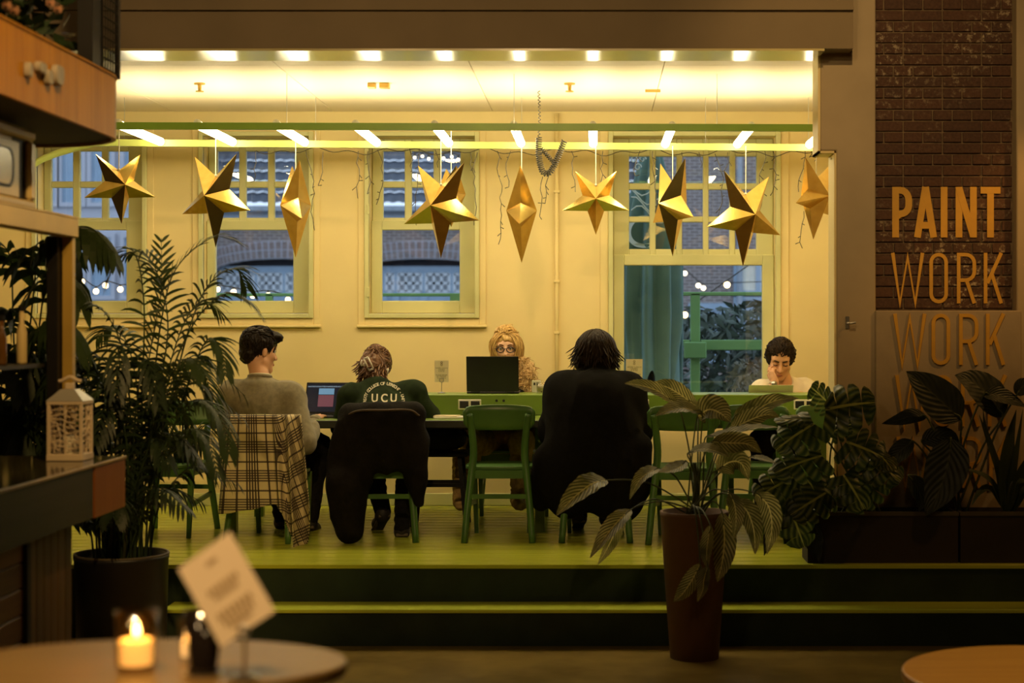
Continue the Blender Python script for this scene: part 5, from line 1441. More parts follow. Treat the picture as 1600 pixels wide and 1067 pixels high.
Fd.cap(J['neck'] + Vector((0, -.05, -.02)), J['neck'], .085, .068, .05)
for sd in 'LR': Fd.cap(J['sh' + sd], J['el' + sd], .080, .076, .05).cap(J['el' + sd], J['el' + sd].lerp(J['wr' + sd], .95), .068, .045, .03)
Fd.cap(J['neck'] + Vector((0, .01, .0)), J['neck'] + Vector((0, .08, .06)), .056, .056, .006, 's')
vf = Fd.mesh(.009, 6, 7); so = emit_mesh('sweatshirt', vf, m_hoodie, p2)
tree = BVHTree.FromPolygons([Vector(p) for p in vf[0]], [list(map(int, q)) for q in vf[1]])
def onto(u, v):
    o_ = Vector((0, 0, CAMZ)); d = (P(u, v, 10) - o_).normalized(); hit = tree.ray_cast(o_, d)
    return (hit[0] - d * .011) if hit[0] else P(u, v, 10.4)
pr = MB(); prn = MB()
def print_text(mb, body_, cx_, cy_, hpx, ang=0, wide=1.0):
    vs, fs = text_mesh(body_, 1.0, bold=.02); k = hpx / .70
    ca, sa = math.cos(R(ang)), math.sin(R(ang))
    mb.add([onto(cx_ + (q.x * wide * ca - (q.y - .35) * sa) * k, cy_ - (q.x * wide * sa + (q.y - .35) * ca) * k) for q in vs], fs)
for ch_, u in (('U', 585.5), ('C', 600.5), ('U', 615)): print_text(pr, ch_, u, 621.5, 12.5, -2, .86)
pr.build('big_print', m_print, p2)
ring = 'UNIVERSITY COLLEGE OF UTRECHT - UNITED -'
for i, ch_ in enumerate(ring):
    a = 212 - i * (244 / len(ring)); 
    if ch_ == ' ': continue
    print_text(prn, ch_, 600 + 30 * math.cos(R(a)), 626 - 27 * math.sin(R(a)), 4.6, a - 90)
prn.build('ring_print', m_print, p2)
legs(p2, J, m_jeans); shoe(p2, J['anL'], J['toL']); shoe(p2, J['anR'], J['toR'])
face_parts(p2, *hm, h_auburn)
c, m, s = hm
Fd = Field(np.array(c) - .2, np.array(c) + .2, .006); L = lambda x, y, z: c + m @ Vector((x * s, y * s, z * s))
Fd.ell(L(0, -.018, .046), [.088 * s, .108 * s, .094 * s], m, .02).ell(L(0, -.09, -.03), [.076 * s, .055 * s, .085 * s], m, .03).ell(L(0, .105, -.06), [.10 * s, .09 * s, .12 * s], m, .012, 's')
emit_mesh('hair', Fd.mesh(.006, 24, 2), h_auburn, p2)
flow_hair('hair_locks', p2, h_auburn, c, m, s, 240, 14, lambda rs: scalp(rs, -.2, 1), lambda p, rs: (-p.x * 3 + rs.uniform(-.12, .12), -1, -.1 if p.z > .06 else -.5), .17, 9, .09, .006, (.091, .111, .097), (0, -.018, .046), .05, True, .92)
def tail(rs): return (rs.uniform(-.085, .085), -.085, rs.uniform(-.085, -.0))
flow_hair('hair_ends', p2, h_auburn, c, m, s, 300, 15, tail, lambda p, rs: (p.x * 1.0 + rs.uniform(-.18, .22), -.22, -1), .135, 8, .05, .0075, (.091, .111, .097), (0, -.018, .046), .22, True, .1)
clip = MB(); q0 = V3(577, 568, 10.555); ex = Vector((.42, 0, -.9)).normalized(); ey = Vector((.88, -.1, .42)).normalized(); nz = ex.cross(ey)
if nz.y > 0: nz = -nz
a_ = [q0 - ex * .040 - ey * .014, q0 - ex * .040 + ey * .014, q0 + ex * .040 + ey * .014, q0 + ex * .040 - ey * .014]
a_ = [x + nz * .02 for x in a_]
for i in range(4): clip.tube([a_[i], a_[(i + 1) % 4]], .0058, 8)
clip.tube([a_[0] - ey * .012, a_[0] - ey * .03 + ex * .018, a_[0] - ey * .03 + ex * .034], .0075, 6); clip.tube([a_[0] - ey * .012 + ex * .02, a_[0] - ey * .02 + ex * .04], .006, 6)
clip.build('claw_clip', m_white, p2, True)
MB().sphere(V3(605.5, 578, 10.62), .010, 8, 6).tube([V3(605.5, 578, 10.615), V3(606, 584, 10.61)], .004, 6).build('earbud', m_white, p2, True)

# ---- person in the long black coat, seen from behind
J = dict(pelvis=Vector((-.008, 10.32, .955)), chest=V3(929, 650, 10.26), neck=V3(931, 588, 10.27), shL=V3(880, 610, 10.27), shR=V3(979, 610, 10.27),
         elL=V3(868, 672, 10.32), wrL=V3(895, 652, 10.58), elR=V3(994, 672, 10.32), wrR=V3(965, 652, 10.58),
         hipL=V3(905, 700, 10.32), hipR=V3(953, 700, 10.32), knL=V3(900, 702, 10.74), knR=V3(960, 702, 10.74), anL=V3(905, 806, 10.62), anR=V3(948, 806, 10.62), toL=V3(903, 812, 10.74), toR=V3(950, 812, 10.74))
hm = (V3(931, 552, 10.30), frame_rot(0, 6, 0), 1.06)
p3 = body('person', 'person in a bulky black coat seen from behind, dark chin length bob', J['pelvis'], J, m_skin2, hm,
          {'R': ((-.2, 1, 0), (0, 0, -1), {}), 'L': ((.2, 1, 0), (0, 0, -1), {})}, h=.0075)
lo, hi = bounds([V3(815, 560, 10.6), V3(1040, 860, 9.85), V3(930, 700, 10.8)], .06); Fd = Field(lo, hi, .010)
Fd.ell(V3(929, 668, 10.14), (.285, .18, .335), None, .10).cap(V3(886, 616, 10.20), V3(974, 616, 10.20), .105, .105, .10).cap(J['neck'] + Vector((0, -.02, -.05)), J['neck'] + Vector((0, 0, .035)), .125, .080, .08)
for sd in 'LR': Fd.cap(J['sh' + sd] + Vector((0, -.04, 0)), J['el' + sd], .100, .100, .09).cap(J['el' + sd], J['el' + sd].lerp(J['wr' + sd], .95), .085, .058, .04)
Fd.ell(V3(928, 728, 10.09), (.32, .165, .25), None, .10).ell(V3(890, 750, 10.08), (.17, .14, .23), None, .06).ell(V3(962, 752, 10.07), (.19, .13, .26), None, .06)
Fd.cap(V3(855, 720, 10.12), V3(845, 782, 10.16), .085, .055, .06).cap(V3(1000, 700, 10.08), V3(1003, 760, 10.06), .07, .06, .05)
Fd.cap(J['neck'] + Vector((0, .02, .03)), J['neck'] + Vector((0, .02, .14)), .062, .062, .01, 's')
emit_mesh('coat', Fd.mesh(.013, 4.5, 5, (1, 1, .6)), m_coat, p3)
n0 = J['neck'] + Vector((0, 0, .030))
co = MB(); co.grid(lambda a, b2: n0 + Vector(((.088 + .018 * b2) * math.sin(R(-215 + 250 * a + 72)), -(.080 + .02 * b2) * math.cos(R(-215 + 250 * a + 72)), .045 - .075 * b2 + .01 * math.sin(a * 9))), 28, 4); co.build('coat_collar', m_coat, p3, True, solid=.014)
legs(p3, J, m_jeans); shoe(p3, J['anL'], J['toL']); shoe(p3, J['anR'], J['toR'])
face_parts(p3, *hm, h_brown)
c, m, s = hm
Fd = Field(np.array(c) - .24, np.array(c) + .24, .007); L = lambda x, y, z: c + m @ Vector((x * s, y * s, z * s))
Fd.ell(L(0, -.015, .045), [.094 * s, .108 * s, .094 * s], m, .02).ell(L(0, -.030, -.030), [.106 * s, .096 * s, .080 * s], m, .05)
for sg in (-1, 1): Fd.ell(L(sg * .088, .0, -.040), [.040 * s, .066 * s, .060 * s], m, .03)
Fd.ell(L(0, .12, -.05), [.075 * s, .09 * s, .13 * s], m, .012, 's')
emit_mesh('hair', Fd.mesh(.006, 16, 4, (1.6, 1.6, .5)), h_brown, p3)
def bobdir(p, rs): return (2.0 * p.x / .08 * .35 + rs.uniform(-.05, .05), -.15, -.8)
flow_hair('hair_locks', p3, h_brown, c, m, s, 330, 24, lambda rs: scalp(rs, .0, 1, -150, 150), bobdir, .20, 10, .10, .0055, (.108, .116, .100), (0, -.018, .040), .05, True, .62)
flow_hair('hair_ends', p3, h_brown, c, m, s, 150, 25, lambda rs: scalp(rs, -.7, .1, -125, 125), lambda p, rs: (p.x * 7.5, p.y * 1.5, -.95), .085, 6, .02, .006, (.108, .112, .100), (0, -.022, .030), .07, True, .0)

# ---- blonde person with glasses, facing the hall behind the black laptop
J = dict(pelvis=Vector((-.60, 11.68, .94)), chest=V3(796, 632, 11.66), neck=V3(793, 586, 11.64), shR=V3(763, 608, 11.66), shL=V3(826, 606, 11.66),
         elR=V3(748, 655, 11.60), wrR=V3(778, 615, 11.42), elL=V3(838, 655, 11.60), wrL=V3(808, 615, 11.42),
         hipR=V3(774, 690, 11.66), hipL=V3(816, 690, 11.66), knR=V3(740, 690, 11.22), knL=V3(815, 690, 11.22), anR=V3(722, 780, 11.18), anL=V3(812, 780, 11.20), toR=V3(720, 787, 11.06), toL=V3(812, 787, 11.08))
hm = (V3(791, 546, 11.58), frame_rot(180, 4, 0), 1.02)
p4 = body('person', 'blonde person with dark framed glasses peering over the black laptop', J['pelvis'], J, m_skin2, hm,
          {'R': ((.2, -1, 0), (0, 0, -1), {}), 'L': ((-.2, -1, 0), (0, 0, -1), {})}, h=.0055, neck_r=.048)
lo, hi = bounds([J[k] for k in ('pelvis', 'chest', 'neck', 'shL', 'shR', 'elL', 'elR', 'wrL', 'wrR')], .2); Fd = Field(lo, hi, .010)
Fd.ell(V3(795, 645, 11.66), (.19, .125, .23), None, .05).cap(J['shL'], J['shR'], .078, .078, .06).ell(J['pelvis'] + Vector((0, 0, .05)), (.21, .16, .18), None, .05)
for sd in 'LR': Fd.cap(J['sh' + sd], J['el' + sd], .075, .066, .04).cap(J['el' + sd], J['el' + sd].lerp(J['wr' + sd], .93), .062, .045, .03)
Fd.cap(J['neck'] + Vector((0, 0, 0)), J['neck'] + Vector((0, -.05, .1)), .06, .06, .006, 's')
emit_mesh('coat', Fd.mesh(.008, 6, 2), m_coat, p4)
legs(p4, J, m_tan, name='trousers')
for sd in 'LR':
    Fd = Field(*bounds([J['an' + sd], J['to' + sd], J['an' + sd] + Vector((0, 0, .28))], .10), .009)
    Fd.cap(J['an' + sd] + Vector((0, 0, .26)), J['an' + sd], .062, .055, .02).cap(J['an' + sd] + Vector((0, 0, -.02)), J['to' + sd], .045, .038, .03)
    emit_mesh('boot', Fd.mesh(.010, 30, 2), m_tan, p4)
face_parts(p4, *hm, h_auburn, .45)
c, m, s = hm; L = lambda x, y, z: c + m @ Vector((x * s, y * s, z * s))
gl = MB()
for sg in (-1, 1):
    gl.tube([L(sg * .034 + .0245 * math.cos(R(a)) * (1 + .08 * math.cos(R(2 * a))), .110 - .010 * abs(.034 + .0245 * sg * math.cos(R(a))) * 6 * .3, .008 + .0185 * math.sin(R(a))) for a in range(0, 361, 20)], .0036 * s, 6, cap=False)
    gl.tube([L(sg * .058, .103, .013), L(sg * .078, .07, .013), L(sg * .083, .0, .010)], .003 * s, 6)
gl.tube([L(-.011, .112, .012), L(0, .116, .014), L(.011, .112, .012)], .003 * s, 6)
go = gl.build('glasses', M('dark_glasses_frame', (.014, .012, .014), .25, var=.05), p4, True)
for sg in (-1, 1): MB().add([L(sg * .034 + .024 * math.cos(R(a)), .108, .008 + .018 * math.sin(R(a))) for a in range(0, 360, 20)], [tuple(range(18))]).build('lens', m_clear, go)
Fd = Field(np.array(c) - .21, np.array(c) + .21, .006)
Fd.ell(L(0, -.020, .050), [.090 * s, .106 * s, .096 * s], m, .02).ell(L(.01, -.045, .120), [.060 * s, .062 * s, .040 * s], m, .03).ell(L(0, -.06, -.05), [.085 * s, .060 * s, .13 * s], m, .03)
Fd.ell(L(0, .11, -.030), [.074 * s, .085 * s, .100 * s], m, .012, 's')
emit_mesh('hair', Fd.mesh(.008, 22, 6, (1, 1, .5)), h_blonde, p4)
def hl(rs):
    sg = rs.choice((-1, 1)); return (sg * rs.uniform(.01, .05), rs.uniform(.03, .075), rs.uniform(.105, .13))
flow_hair('front_locks', p4, h_blonde, c, m, s, 150, 34, hl, lambda p, rs: ((1 if p.x > 0 else -1) * (1.5 + rs.uniform(0, .5)), .10, -.55), .26, 11, .15, .0055, (.092, .100, .100), (0, .0, .040), .14, True, .7)
flow_hair('side_locks', p4, h_blonde, c, m, s, 190, 35, lambda rs: scalp(rs, -.2, .9, -140, 140), lambda p, rs: (p.x * 6, -.3, -.6), .25, 10, .16, .006, (.098, .112, .102), (0, -.018, .045), .20, True, .6)
flow_hair('top_locks', p4, h_blonde, c, m, s, 110, 36, lambda rs: scalp(rs, .7, 1), lambda p, rs: (rs.uniform(-.8, .8), rs.uniform(-.6, .4), .8), .07, 7, .08, .006, (.094, .110, .104), (0, -.02, .055), .28, True, .8)
# fur collar and fur hem of her coat
def fur(name, root, mat, n, seed, ptf, dirf, L, w):
    rs = random.Random(seed); mb = MB()
    for i in range(n):
        p = Vector(ptf(rs)); d = Vector(dirf(p, rs)).normalized(); l = L * rs.uniform(.6, 1.3); g = Vector((rs.uniform(-.3, .3), rs.uniform(-.3, .3), -.6))
        mb.tube([p, p + d * l * .5, p + (d * .8 + g * .4).normalized() * l], [w, w * .8, w * .15], 4)
    return mb.build(name, mat, root, True, kind='stuff')
m_fur = hair_mat('tan_fur', (.30, .17, .06), (.80, .58, .28), .8)
fp = [Vector(x) for x in smooth_path([V3(806, 566, 11.62), V3(822, 578, 11.56), V3(824, 596, 11.52), V3(820, 616, 11.50), V3(816, 640, 11.50)], 6)]
Fd = Field(*bounds(fp, .09), .009)
for a_, b_ in zip(fp, fp[1:]): Fd.cap(a_, b_, .052, .052, .02)
emit_mesh('fur_collar', Fd.mesh(.012, 26, 3), m_fur, p4)
fur('fur_tufts', p4, m_fur, 420, 9, lambda rs: rs.choice(fp) + Vector((rs.uniform(-.045, .045), rs.uniform(-.05, 0), rs.uniform(-.04, .04))), lambda p, rs: (rs.uniform(-.9, .9), -.6, rs.uniform(-.8, .9)), .085, .005)
hem = lambda rs: V3(rs.choice((rs.uniform(716, 742), rs.uniform(828, 856))), rs.uniform(664, 690), rs.uniform(11.30, 11.45))
fur('fur_hem', p4, m_fur, 520, 10, hem, lambda p, rs: ((1 if p.x > -.6 else -1) * .5 + rs.uniform(-.4, .4), -.4, -.6), .09, .007)

# ---- man in the white shirt resting his cheek on his hand
J = dict(pelvis=Vector((1.30, 11.72, .94)), chest=V3(1226, 636, 11.66), neck=V3(1223, 596, 11.62), shR=V3(1189, 612, 11.62), shL=V3(1257, 610, 11.66),
         elR=V3(1186, 634, 11.36), wrR=V3(1211, 597, 11.41), elL=V3(1279, 640, 11.58), wrL=V3(1252, 618, 11.40),
         hipR=V3(1205, 690, 11.70), hipL=V3(1246, 690, 11.70), knR=V3(1190, 690, 11.24), knL=V3(1255, 690, 11.24), anR=V3(1190, 780, 11.25), anL=V3(1258, 780, 11.25), toR=V3(1190, 786, 11.12), toL=V3(1258, 786, 11.12))
hm = (V3(1218.5, 562, 11.55), frame_rot(176, 27, -4), 1.05)
p5 = body('person', 'man in a white t-shirt with wavy dark hair, cheek resting on his hand', J['pelvis'], J, m_skin, hm,
          {'R': ((-.36, .25, .90), (.70, .55, .1), dict(curl=(30, 46, 56, 60), thumb=30, spread=.4, s=.86)), 'L': ((-.8, -.3, 0), (0, 0, -1), {})}, h=.0052, neck_r=.056)
lo, hi = bounds([J[k] for k in ('pelvis', 'chest', 'neck', 'shL', 'shR', 'elL', 'elR')], .19); Fd = Field(lo, hi, .009)
Fd.ell(V3(1226, 650, 11.68), (.195, .125, .25), None, .05).cap(J['shL'], J['shR'], .076, .076, .06).cap(J['neck'] + Vector((0, .02, -.05)), J['neck'] + Vector((0, .015, -.01)), .09, .072, .05)
Fd.cap(J['shR'], J['shR'].lerp(J['elR'], .72), .074, .066, .04).cap(J['shL'], J['shL'].lerp(J['elL'], .80), .074, .068, .04)
Fd.cap(J['neck'] + Vector((0, -.03, .0)), J['neck'] + Vector((0, -.06, .10)), .062, .066, .008, 's')
emit_mesh('tshirt', Fd.mesh(.008, 6, 12, (1.2, 1, .6)), m_tee, p5)
n0 = J['neck']; MB().tube([n0 + Vector((.066 * math.cos(R(a)), .010 + .062 * math.sin(R(a)), -.012 + .030 * math.sin(R(a)))) for a in range(0, 361, 18)], .008, 8, cap=False).build('neckband', m_tee, p5, True)
legs(p5, J, m_jeans); shoe(p5, J['anL'], J['toL']); shoe(p5, J['anR'], J['toR'])
face_parts(p5, *hm, h_brown, shut=m_skin)
c, m, s = hm; L = lambda x, y, z: c + m @ Vector((x * s, y * s, z * s))
Fd = Field(np.array(c) - .19, np.array(c) + .19, .006)
Fd.ell(L(0, -.022, .048), [.085 * s, .100 * s, .094 * s], m, .02)
for sg in (-1, 1): Fd.ell(L(sg * .068, -.01, .02), [.020 * s, .040 * s, .055 * s], m, .02)
Fd.ell(L(0, .120, .012), [.064 * s, .090 * s, .104 * s], m, .012, 's'); Fd.ell(L(0, .08, -.13), [.12 * s, .15 * s, .10 * s], m, .01, 's')
emit_mesh('hair', Fd.mesh(.008, 24, 8), h_brown, p5)
flow_hair('hair_locks', p5, h_brown, c, m, s, 260, 44, lambda rs: scalp(rs, .25, 1), lambda p, rs: (p.x * 7 + rs.uniform(-.3, .3), -.8, .5 if p.y > .03 else -.2), .058, 6, .05, .0065, (.087, .102, .098), (0, -.02, .048), .32, True, .82)
def sideburn(rs): sg = rs.choice((-1, 1)); return (sg * .08, rs.uniform(-.03, .045), rs.uniform(.0, .08))
flow_hair('side_locks', p5, h_brown, c, m, s, 130, 45, sideburn, lambda p, rs: (p.x * 6, -.4, -.5), .055, 6, .03, .006, (.086, .104, .098), (0, -.02, .048), .5, True, .5)
w, e = J['wrR'], J['elR']; d = (w - e).normalized()
wt = MB().tube([w - d * .030, w - d * .012], .0305, 16).build('watch', M('pale_watch_strap', (.62, .52, .32), .4, .2, var=.1), p5, True)
nrm = (Vector((0, -1, .2)) - d * Vector((0, -1, .2)).dot(d)).normalized()
MB().tube([w - d * .021 + nrm * .026, w - d * .021 + nrm * .038], .019, 16).build('watch_case', m_steel, wt, True)

# ------------------------------------------------------------------ blanket and jacket over the chairs
m_plaid, nt, b = new_mat('checked_wool')
tc = nt.nodes.new('ShaderNodeTexCoord'); sp_ = nt.nodes.new('ShaderNodeSeparateXYZ'); nt.links.new(tc.outputs['UV'], sp_.inputs[0])
def lines(x):
    f = nm(nt, 'FRACT', x)
    g = nm(nt, 'MULTIPLY', nm(nt, 'LESS_THAN', f, .44), nm(nt, 'LESS_THAN', nm(nt, 'FRACT', nm(nt, 'MULTIPLY', f, 11.4)), .60))
    sgl = nm(nt, 'LESS_THAN', nm(nt, 'ABSOLUTE', nm(nt, 'SUBTRACT', f, .72)), .030)
    return nm(nt, 'MAXIMUM', g, sgl)
gx, gy = lines(sp_.outputs[0]), lines(sp_.outputs[1])
col = mixc(nt, nm(nt, 'MULTIPLY', gx, .93), (.62, .52, .30), (.028, .018, .014)); col = mixc(nt, nm(nt, 'MULTIPLY', gy, .88), col, (.03, .018, .014))
nt.links.new(col, b.inputs['Base Color']); b.inputs['Roughness'].default_value = .95
bump(nt, b, noise_tex(nt, texco(nt, 'Object'), 300, 2), .3, .002)
bl_ = thing('blanket', 'cream and dark checked wool blanket draped over the chair back', 'blanket', at(409, 9.99, 1.20))
KS = [0, .25, .55, .64, .72, .82, .90, .96, 1.0]; KV = [803, 797, 788, 800, 838, 858, 850, 805, 798]
def lerpk(x, ks, vs):
    for i in range(len(ks) - 1):
        if x <= ks[i + 1]: t = (x - ks[i]) / (ks[i + 1] - ks[i]); t = t * t * (3 - 2 * t); return vs[i] + (vs[i + 1] - vs[i]) * t
    return vs[-1]
def blanket(a, t0):
    s_ = -.14 + 1.22 * a                      # <0 wraps round the left side, >1 round the right
    sc = min(1, max(0, s_)); pl = max(0, min(1, (sc - .58) / .1))
    if t0 < .08:                              # over the top of the chair back
        q = t0 / .08; t = 0; up = -.012 * math.sin(math.pi * q); yin = .10 * (1 - q)
    else: t = (t0 - .08) / .92; up = 0; yin = 0
    xl = 358 - 13 * t; xr = 470 + 18 * t
    vb = lerpk(sc, KS, KV); v = 651 + (vb - 651) * t + up * 255
    u = xl + (xr - xl) * (sc ** (1 - .12 * t))
    ph = sc * 26 + .8 * t
    y = 9.985 - .055 * t - .012 * math.sin(sc * 14 + 2 * t) * t - pl * (.02 + .045 * t) * (1 + math.sin(ph * 1.25)) + yin
    u += pl * 4.5 * math.cos(ph * 1.25 + .6) * (.4 + .6 * t)
    if s_ < 0: y += -s_ * 1.1; u += s_ * 25
    if s_ > 1: y += (s_ - 1) * 1.0
    return P(u, v, y)
def blanket_uv(a, t0):
    s_ = -.14 + 1.22 * a; t = (t0 - .08) / .92; sc = min(1, max(0, s_)); vb = lerpk(sc, KS, KV)
    x = s_ * 112 / 41 + .35; y = (vb - 651) * t / 45 + .15
    k = max(0, (s_ - .62)); x += k * 4.2 * 1.0; k2 = min(1, k / .08) * .55
    y0 = y; x = x - k2 * y * .75; y = y0 + k2 * (x - 2.2) * .5 * min(1, k / .2)
    return (x, y)
MB().grid(blanket, 110, 60, blanket_uv).build('cloth', m_plaid, bl_, True, solid=.006)
jk = thing('jacket', 'dark jacket hung over the chair back of the printed sweatshirt', 'jacket', at(598, 10.0, 1.20))
Fd = Field(*bounds([P(495, 630, 9.86), P(680, 870, 10.2)], .03), .010)
Fd.cap(P(550, 650, 10.05), P(646, 648, 10.05), .070, .070, .05).ell(P(598, 690, 10.02), (.245, .075, .19), None, .06)
Fd.ell(P(548, 720, 10.0), (.135, .065, .26), None, .05).cap(P(540, 760, 9.98), P(546, 826, 9.97), .115, .085, .05).ell(P(650, 712, 10.02), (.075, .06, .22), None, .04).cap(P(652, 740, 10.0), P(655, 785, 10.0), .045, .025, .04)
emit_mesh('cloth', Fd.mesh(.016, 5, 6, (1.2, 1, .6)), m_jacket, jk)
MB().tube(smooth_path([P(537, 652, 9.985), P(560, 642, 9.97), P(600, 641, 9.96), P(640, 641, 9.97), P(655, 650, 9.985)], 5), .012, 8, flat=.6).build('collar', M('jacket_collar', (.06, .035, .016), .8, var=.2), jk, True)
# ------------------------------------------------------------------ plants
def leaf_mat(name, c_dark, c_pale, stripes=0.0, rough=.38, trans=.25, amt=.85):
    m, nt, b = new_mat(name)
    vec = texco(nt, 'Object'); col = ramp(nt, noise_tex(nt, vec, 5, 3), [(.3, tuple(c * .7 for c in c_dark)), (.7, tuple(c * 1.25 for c in c_dark))])
    if stripes:
        sp = nt.nodes.new('ShaderNodeSeparateXYZ'); nt.links.new(nt.nodes.new('ShaderNodeTexCoord').outputs['UV'], sp.inputs[0])
        x, y = sp.outputs[0], sp.outputs[1]
        v = nm(nt, 'SUBTRACT', nm(nt, 'MULTIPLY', y, stripes), nm(nt, 'MULTIPLY', x, 3.2))
        w = nm(nt, 'SINE', nm(nt, 'MULTIPLY', v, 6.283)); k = nm(nt, 'MULTIPLY_ADD', w, .5, .5)
        mid = nm(nt, 'LESS_THAN', x, .05)
        big = nm(nt, 'MULTIPLY_ADD', noise_tex(nt, vec, 9, 2), 2.6, -.75, True)
        col = mixc(nt, nm(nt, 'MAXIMUM', nm(nt, 'MULTIPLY', nm(nt, 'MULTIPLY', nm(nt, 'POWER', k, 1.5), big), amt), mid), col, c_pale)
        bump(nt, b, k, .3, .006)
    nt.links.new(col, b.inputs['Base Color']); b.inputs['Roughness'].default_value = rough
    t = nt.nodes.new('ShaderNodeBsdfTranslucent'); nt.links.new(col, t.inputs[0])
    mx = nt.nodes.new('ShaderNodeMixShader'); mx.inputs[0].default_value = trans
    o = nt.nodes['Material Output']; nt.links.new(b.outputs[0], mx.inputs[1]); nt.links.new(t.outputs[0], mx.inputs[2]); nt.links.new(mx.outputs[0], o.inputs[0])
    return m
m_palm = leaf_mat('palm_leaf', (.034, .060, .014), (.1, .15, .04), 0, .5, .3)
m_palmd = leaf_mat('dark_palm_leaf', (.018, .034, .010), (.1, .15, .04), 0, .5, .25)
m_stripe = leaf_mat('striped_leaf', (.085, .088, .022), (.82, .72, .28), 13, .34, .55)
m_mon = leaf_mat('monstera_leaf', (.020, .042, .010), (.42, .42, .10), 4, .3, .5, .5)
m_darkleaf = leaf_mat('deep_green_leaf', (.009, .015, .006), (.03, .036, .012), 9, .5, .1, .4)
m_strap = leaf_mat('strap_leaf', (.035, .05, .016), (.2, .2, .08), 0, .4, .15)
m_stem = M('green_stem', (.06, .075, .022), .5, var=.2)
m_stalk = M('palm_cane', (.05, .055, .02), .5, var=.3, scale=9)
m_potk = M('black_pot', (.010, .009, .008), .5, var=.2)
m_rim = M('worn_pot_rim', (.07, .055, .032), .6, var=.3)
m_terra = M('terracotta', (.13, .062, .024), .75, var=.15, scale=6, bmp=.15)
m_trough = M('dark_brown_planter', (.022, .013, .008), .7, var=.25, scale=4)

def leaf(root, mat, pts, width, up=(0, -.5, 1), fold=.22, rip=.0, name='leaf', pet=None, pr_=.004, prof=.75, nu=18, nv=6):
    sp = smooth_path(pts, max(3, nu // (len(pts) - 1))); k = len(sp) - 1; up = Vector(up).normalized(); mb = MB()
    vs = []; uv = []; fs = []
    for i, p in enumerate(sp):
        t = i / k; tg = (sp[min(i + 1, k)] - sp[max(i - 1, 0)]).normalized(); sd = tg.cross(up).normalized(); nn = sd.cross(tg).normalized()
        w = width / 2 * (math.sin(math.pi * min(1, t ** prof)) ** .9 if 0 < t < 1 else 0) + .0012
        for j in range(nv + 1):
            a = j / nv * 2 - 1
            z = fold * abs(a) * w - .25 * fold * a * a * w + rip * w * math.sin(t * 34 + (1 if a > 0 else 2.2)) * a * a
            vs.append(p + sd * a * w + nn * z); uv.append((abs(a), t))
    n = nv + 1
    for i in range(k):
        for j in range(nv): fs.append((i * n + j, (i + 1) * n + j, (i + 1) * n + j + 1, i * n + j + 1))
    o = mb.add(vs, fs, uv).build(name, mat, root, True)
    if pet:
        q = smooth_path(list(pet) + [sp[0], sp[min(3, k)]], 6); MB().tube(q, [pr_ * 1.25 - pr_ * .6 * i / len(q) for i in range(len(q))], 6).build('petiole', m_stem, o, True)
    return o
def frond(root, pts, n, L, drop, seed, mat, wd=.011, spread=1.0, name='frond'):
    """arching rachis with two ranks of drooping leaflets, one mesh"""
    rs = random.Random(seed); sp = smooth_path(pts, 14); k = len(sp) - 1; mb = MB()
    mb.tube(sp, [.0058 - .0045 * i / k for i in range(k + 1)], 5)
    for i in range(n):
        t = .30 + .70 * (i + .5) / n; x = t * k; i0 = int(min(k - 1, x)); p = sp[i0].lerp(sp[i0 + 1], x - i0); tg = (sp[i0 + 1] - sp[i0]).normalized()
        sd = tg.cross(Vector((0, 0, 1))); sd = sd.normalized() if sd.length > .05 else Vector((1, 0, 0)); nn = sd.cross(tg)
        l = L * (math.sin(math.pi * (.12 + .80 * (t - .30) / .70)) ** .6) * rs.uniform(.85, 1.1)
        for sg in (-1, 1):
            d = (sd * sg * (.9 * spread) + tg * (.45 + .7 * t) + nn * .28 + Vector((rs.uniform(-.08, .08), rs.uniform(-.08, .08), rs.uniform(-.08, .08)))).normalized()
            g = Vector((0, 0, -1)); q = p.copy(); vs = []; m = 5
            for j in range(m + 1):
                w = wd * (math.sin(math.pi * min(1, .12 + .88 * j / m)) ** .7 if j < m else .03)
                s_ = d.cross(nn); s_ = s_.normalized() if s_.length > .05 else tg
                vs += [q - s_ * w, q + s_ * w]
                d = (d + g * drop * rs.uniform(.7, 1.3) / m * 2).normalized(); q = q + d * l / m
            mb.add(vs, [(2 * j, 2 * j + 1, 2 * j + 3, 2 * j + 2) for j in range(m)])
    return mb.build(name, mat, root)
def pot(root, c, rt_, rb, h, mat, rim=None, soil=True):
    p_ = MB().lathe(c, [(rb, 0), (rt_ * .985, h - .025), (rt_, h - .022), (rt_, h), (rt_ - .016, h), (rt_ - .02, h - .05)], 40).build('pot', mat, root, True)
    for md in (): pass
    if rim: MB().tube([c + Vector(((rt_ - .006) * math.cos(R(a)), (rt_ - .006) * math.sin(R(a)), h)) for a in range(0, 361, 9)], .008, 6, cap=False).build('rim', rim, p_, True)
    if soil: MB().lathe(c + Vector((0, 0, h - .055)), [(rt_ - .022, 0), (rt_ - .024, .012), (.02, .022)], 28).build('soil', m_soil, root, True)

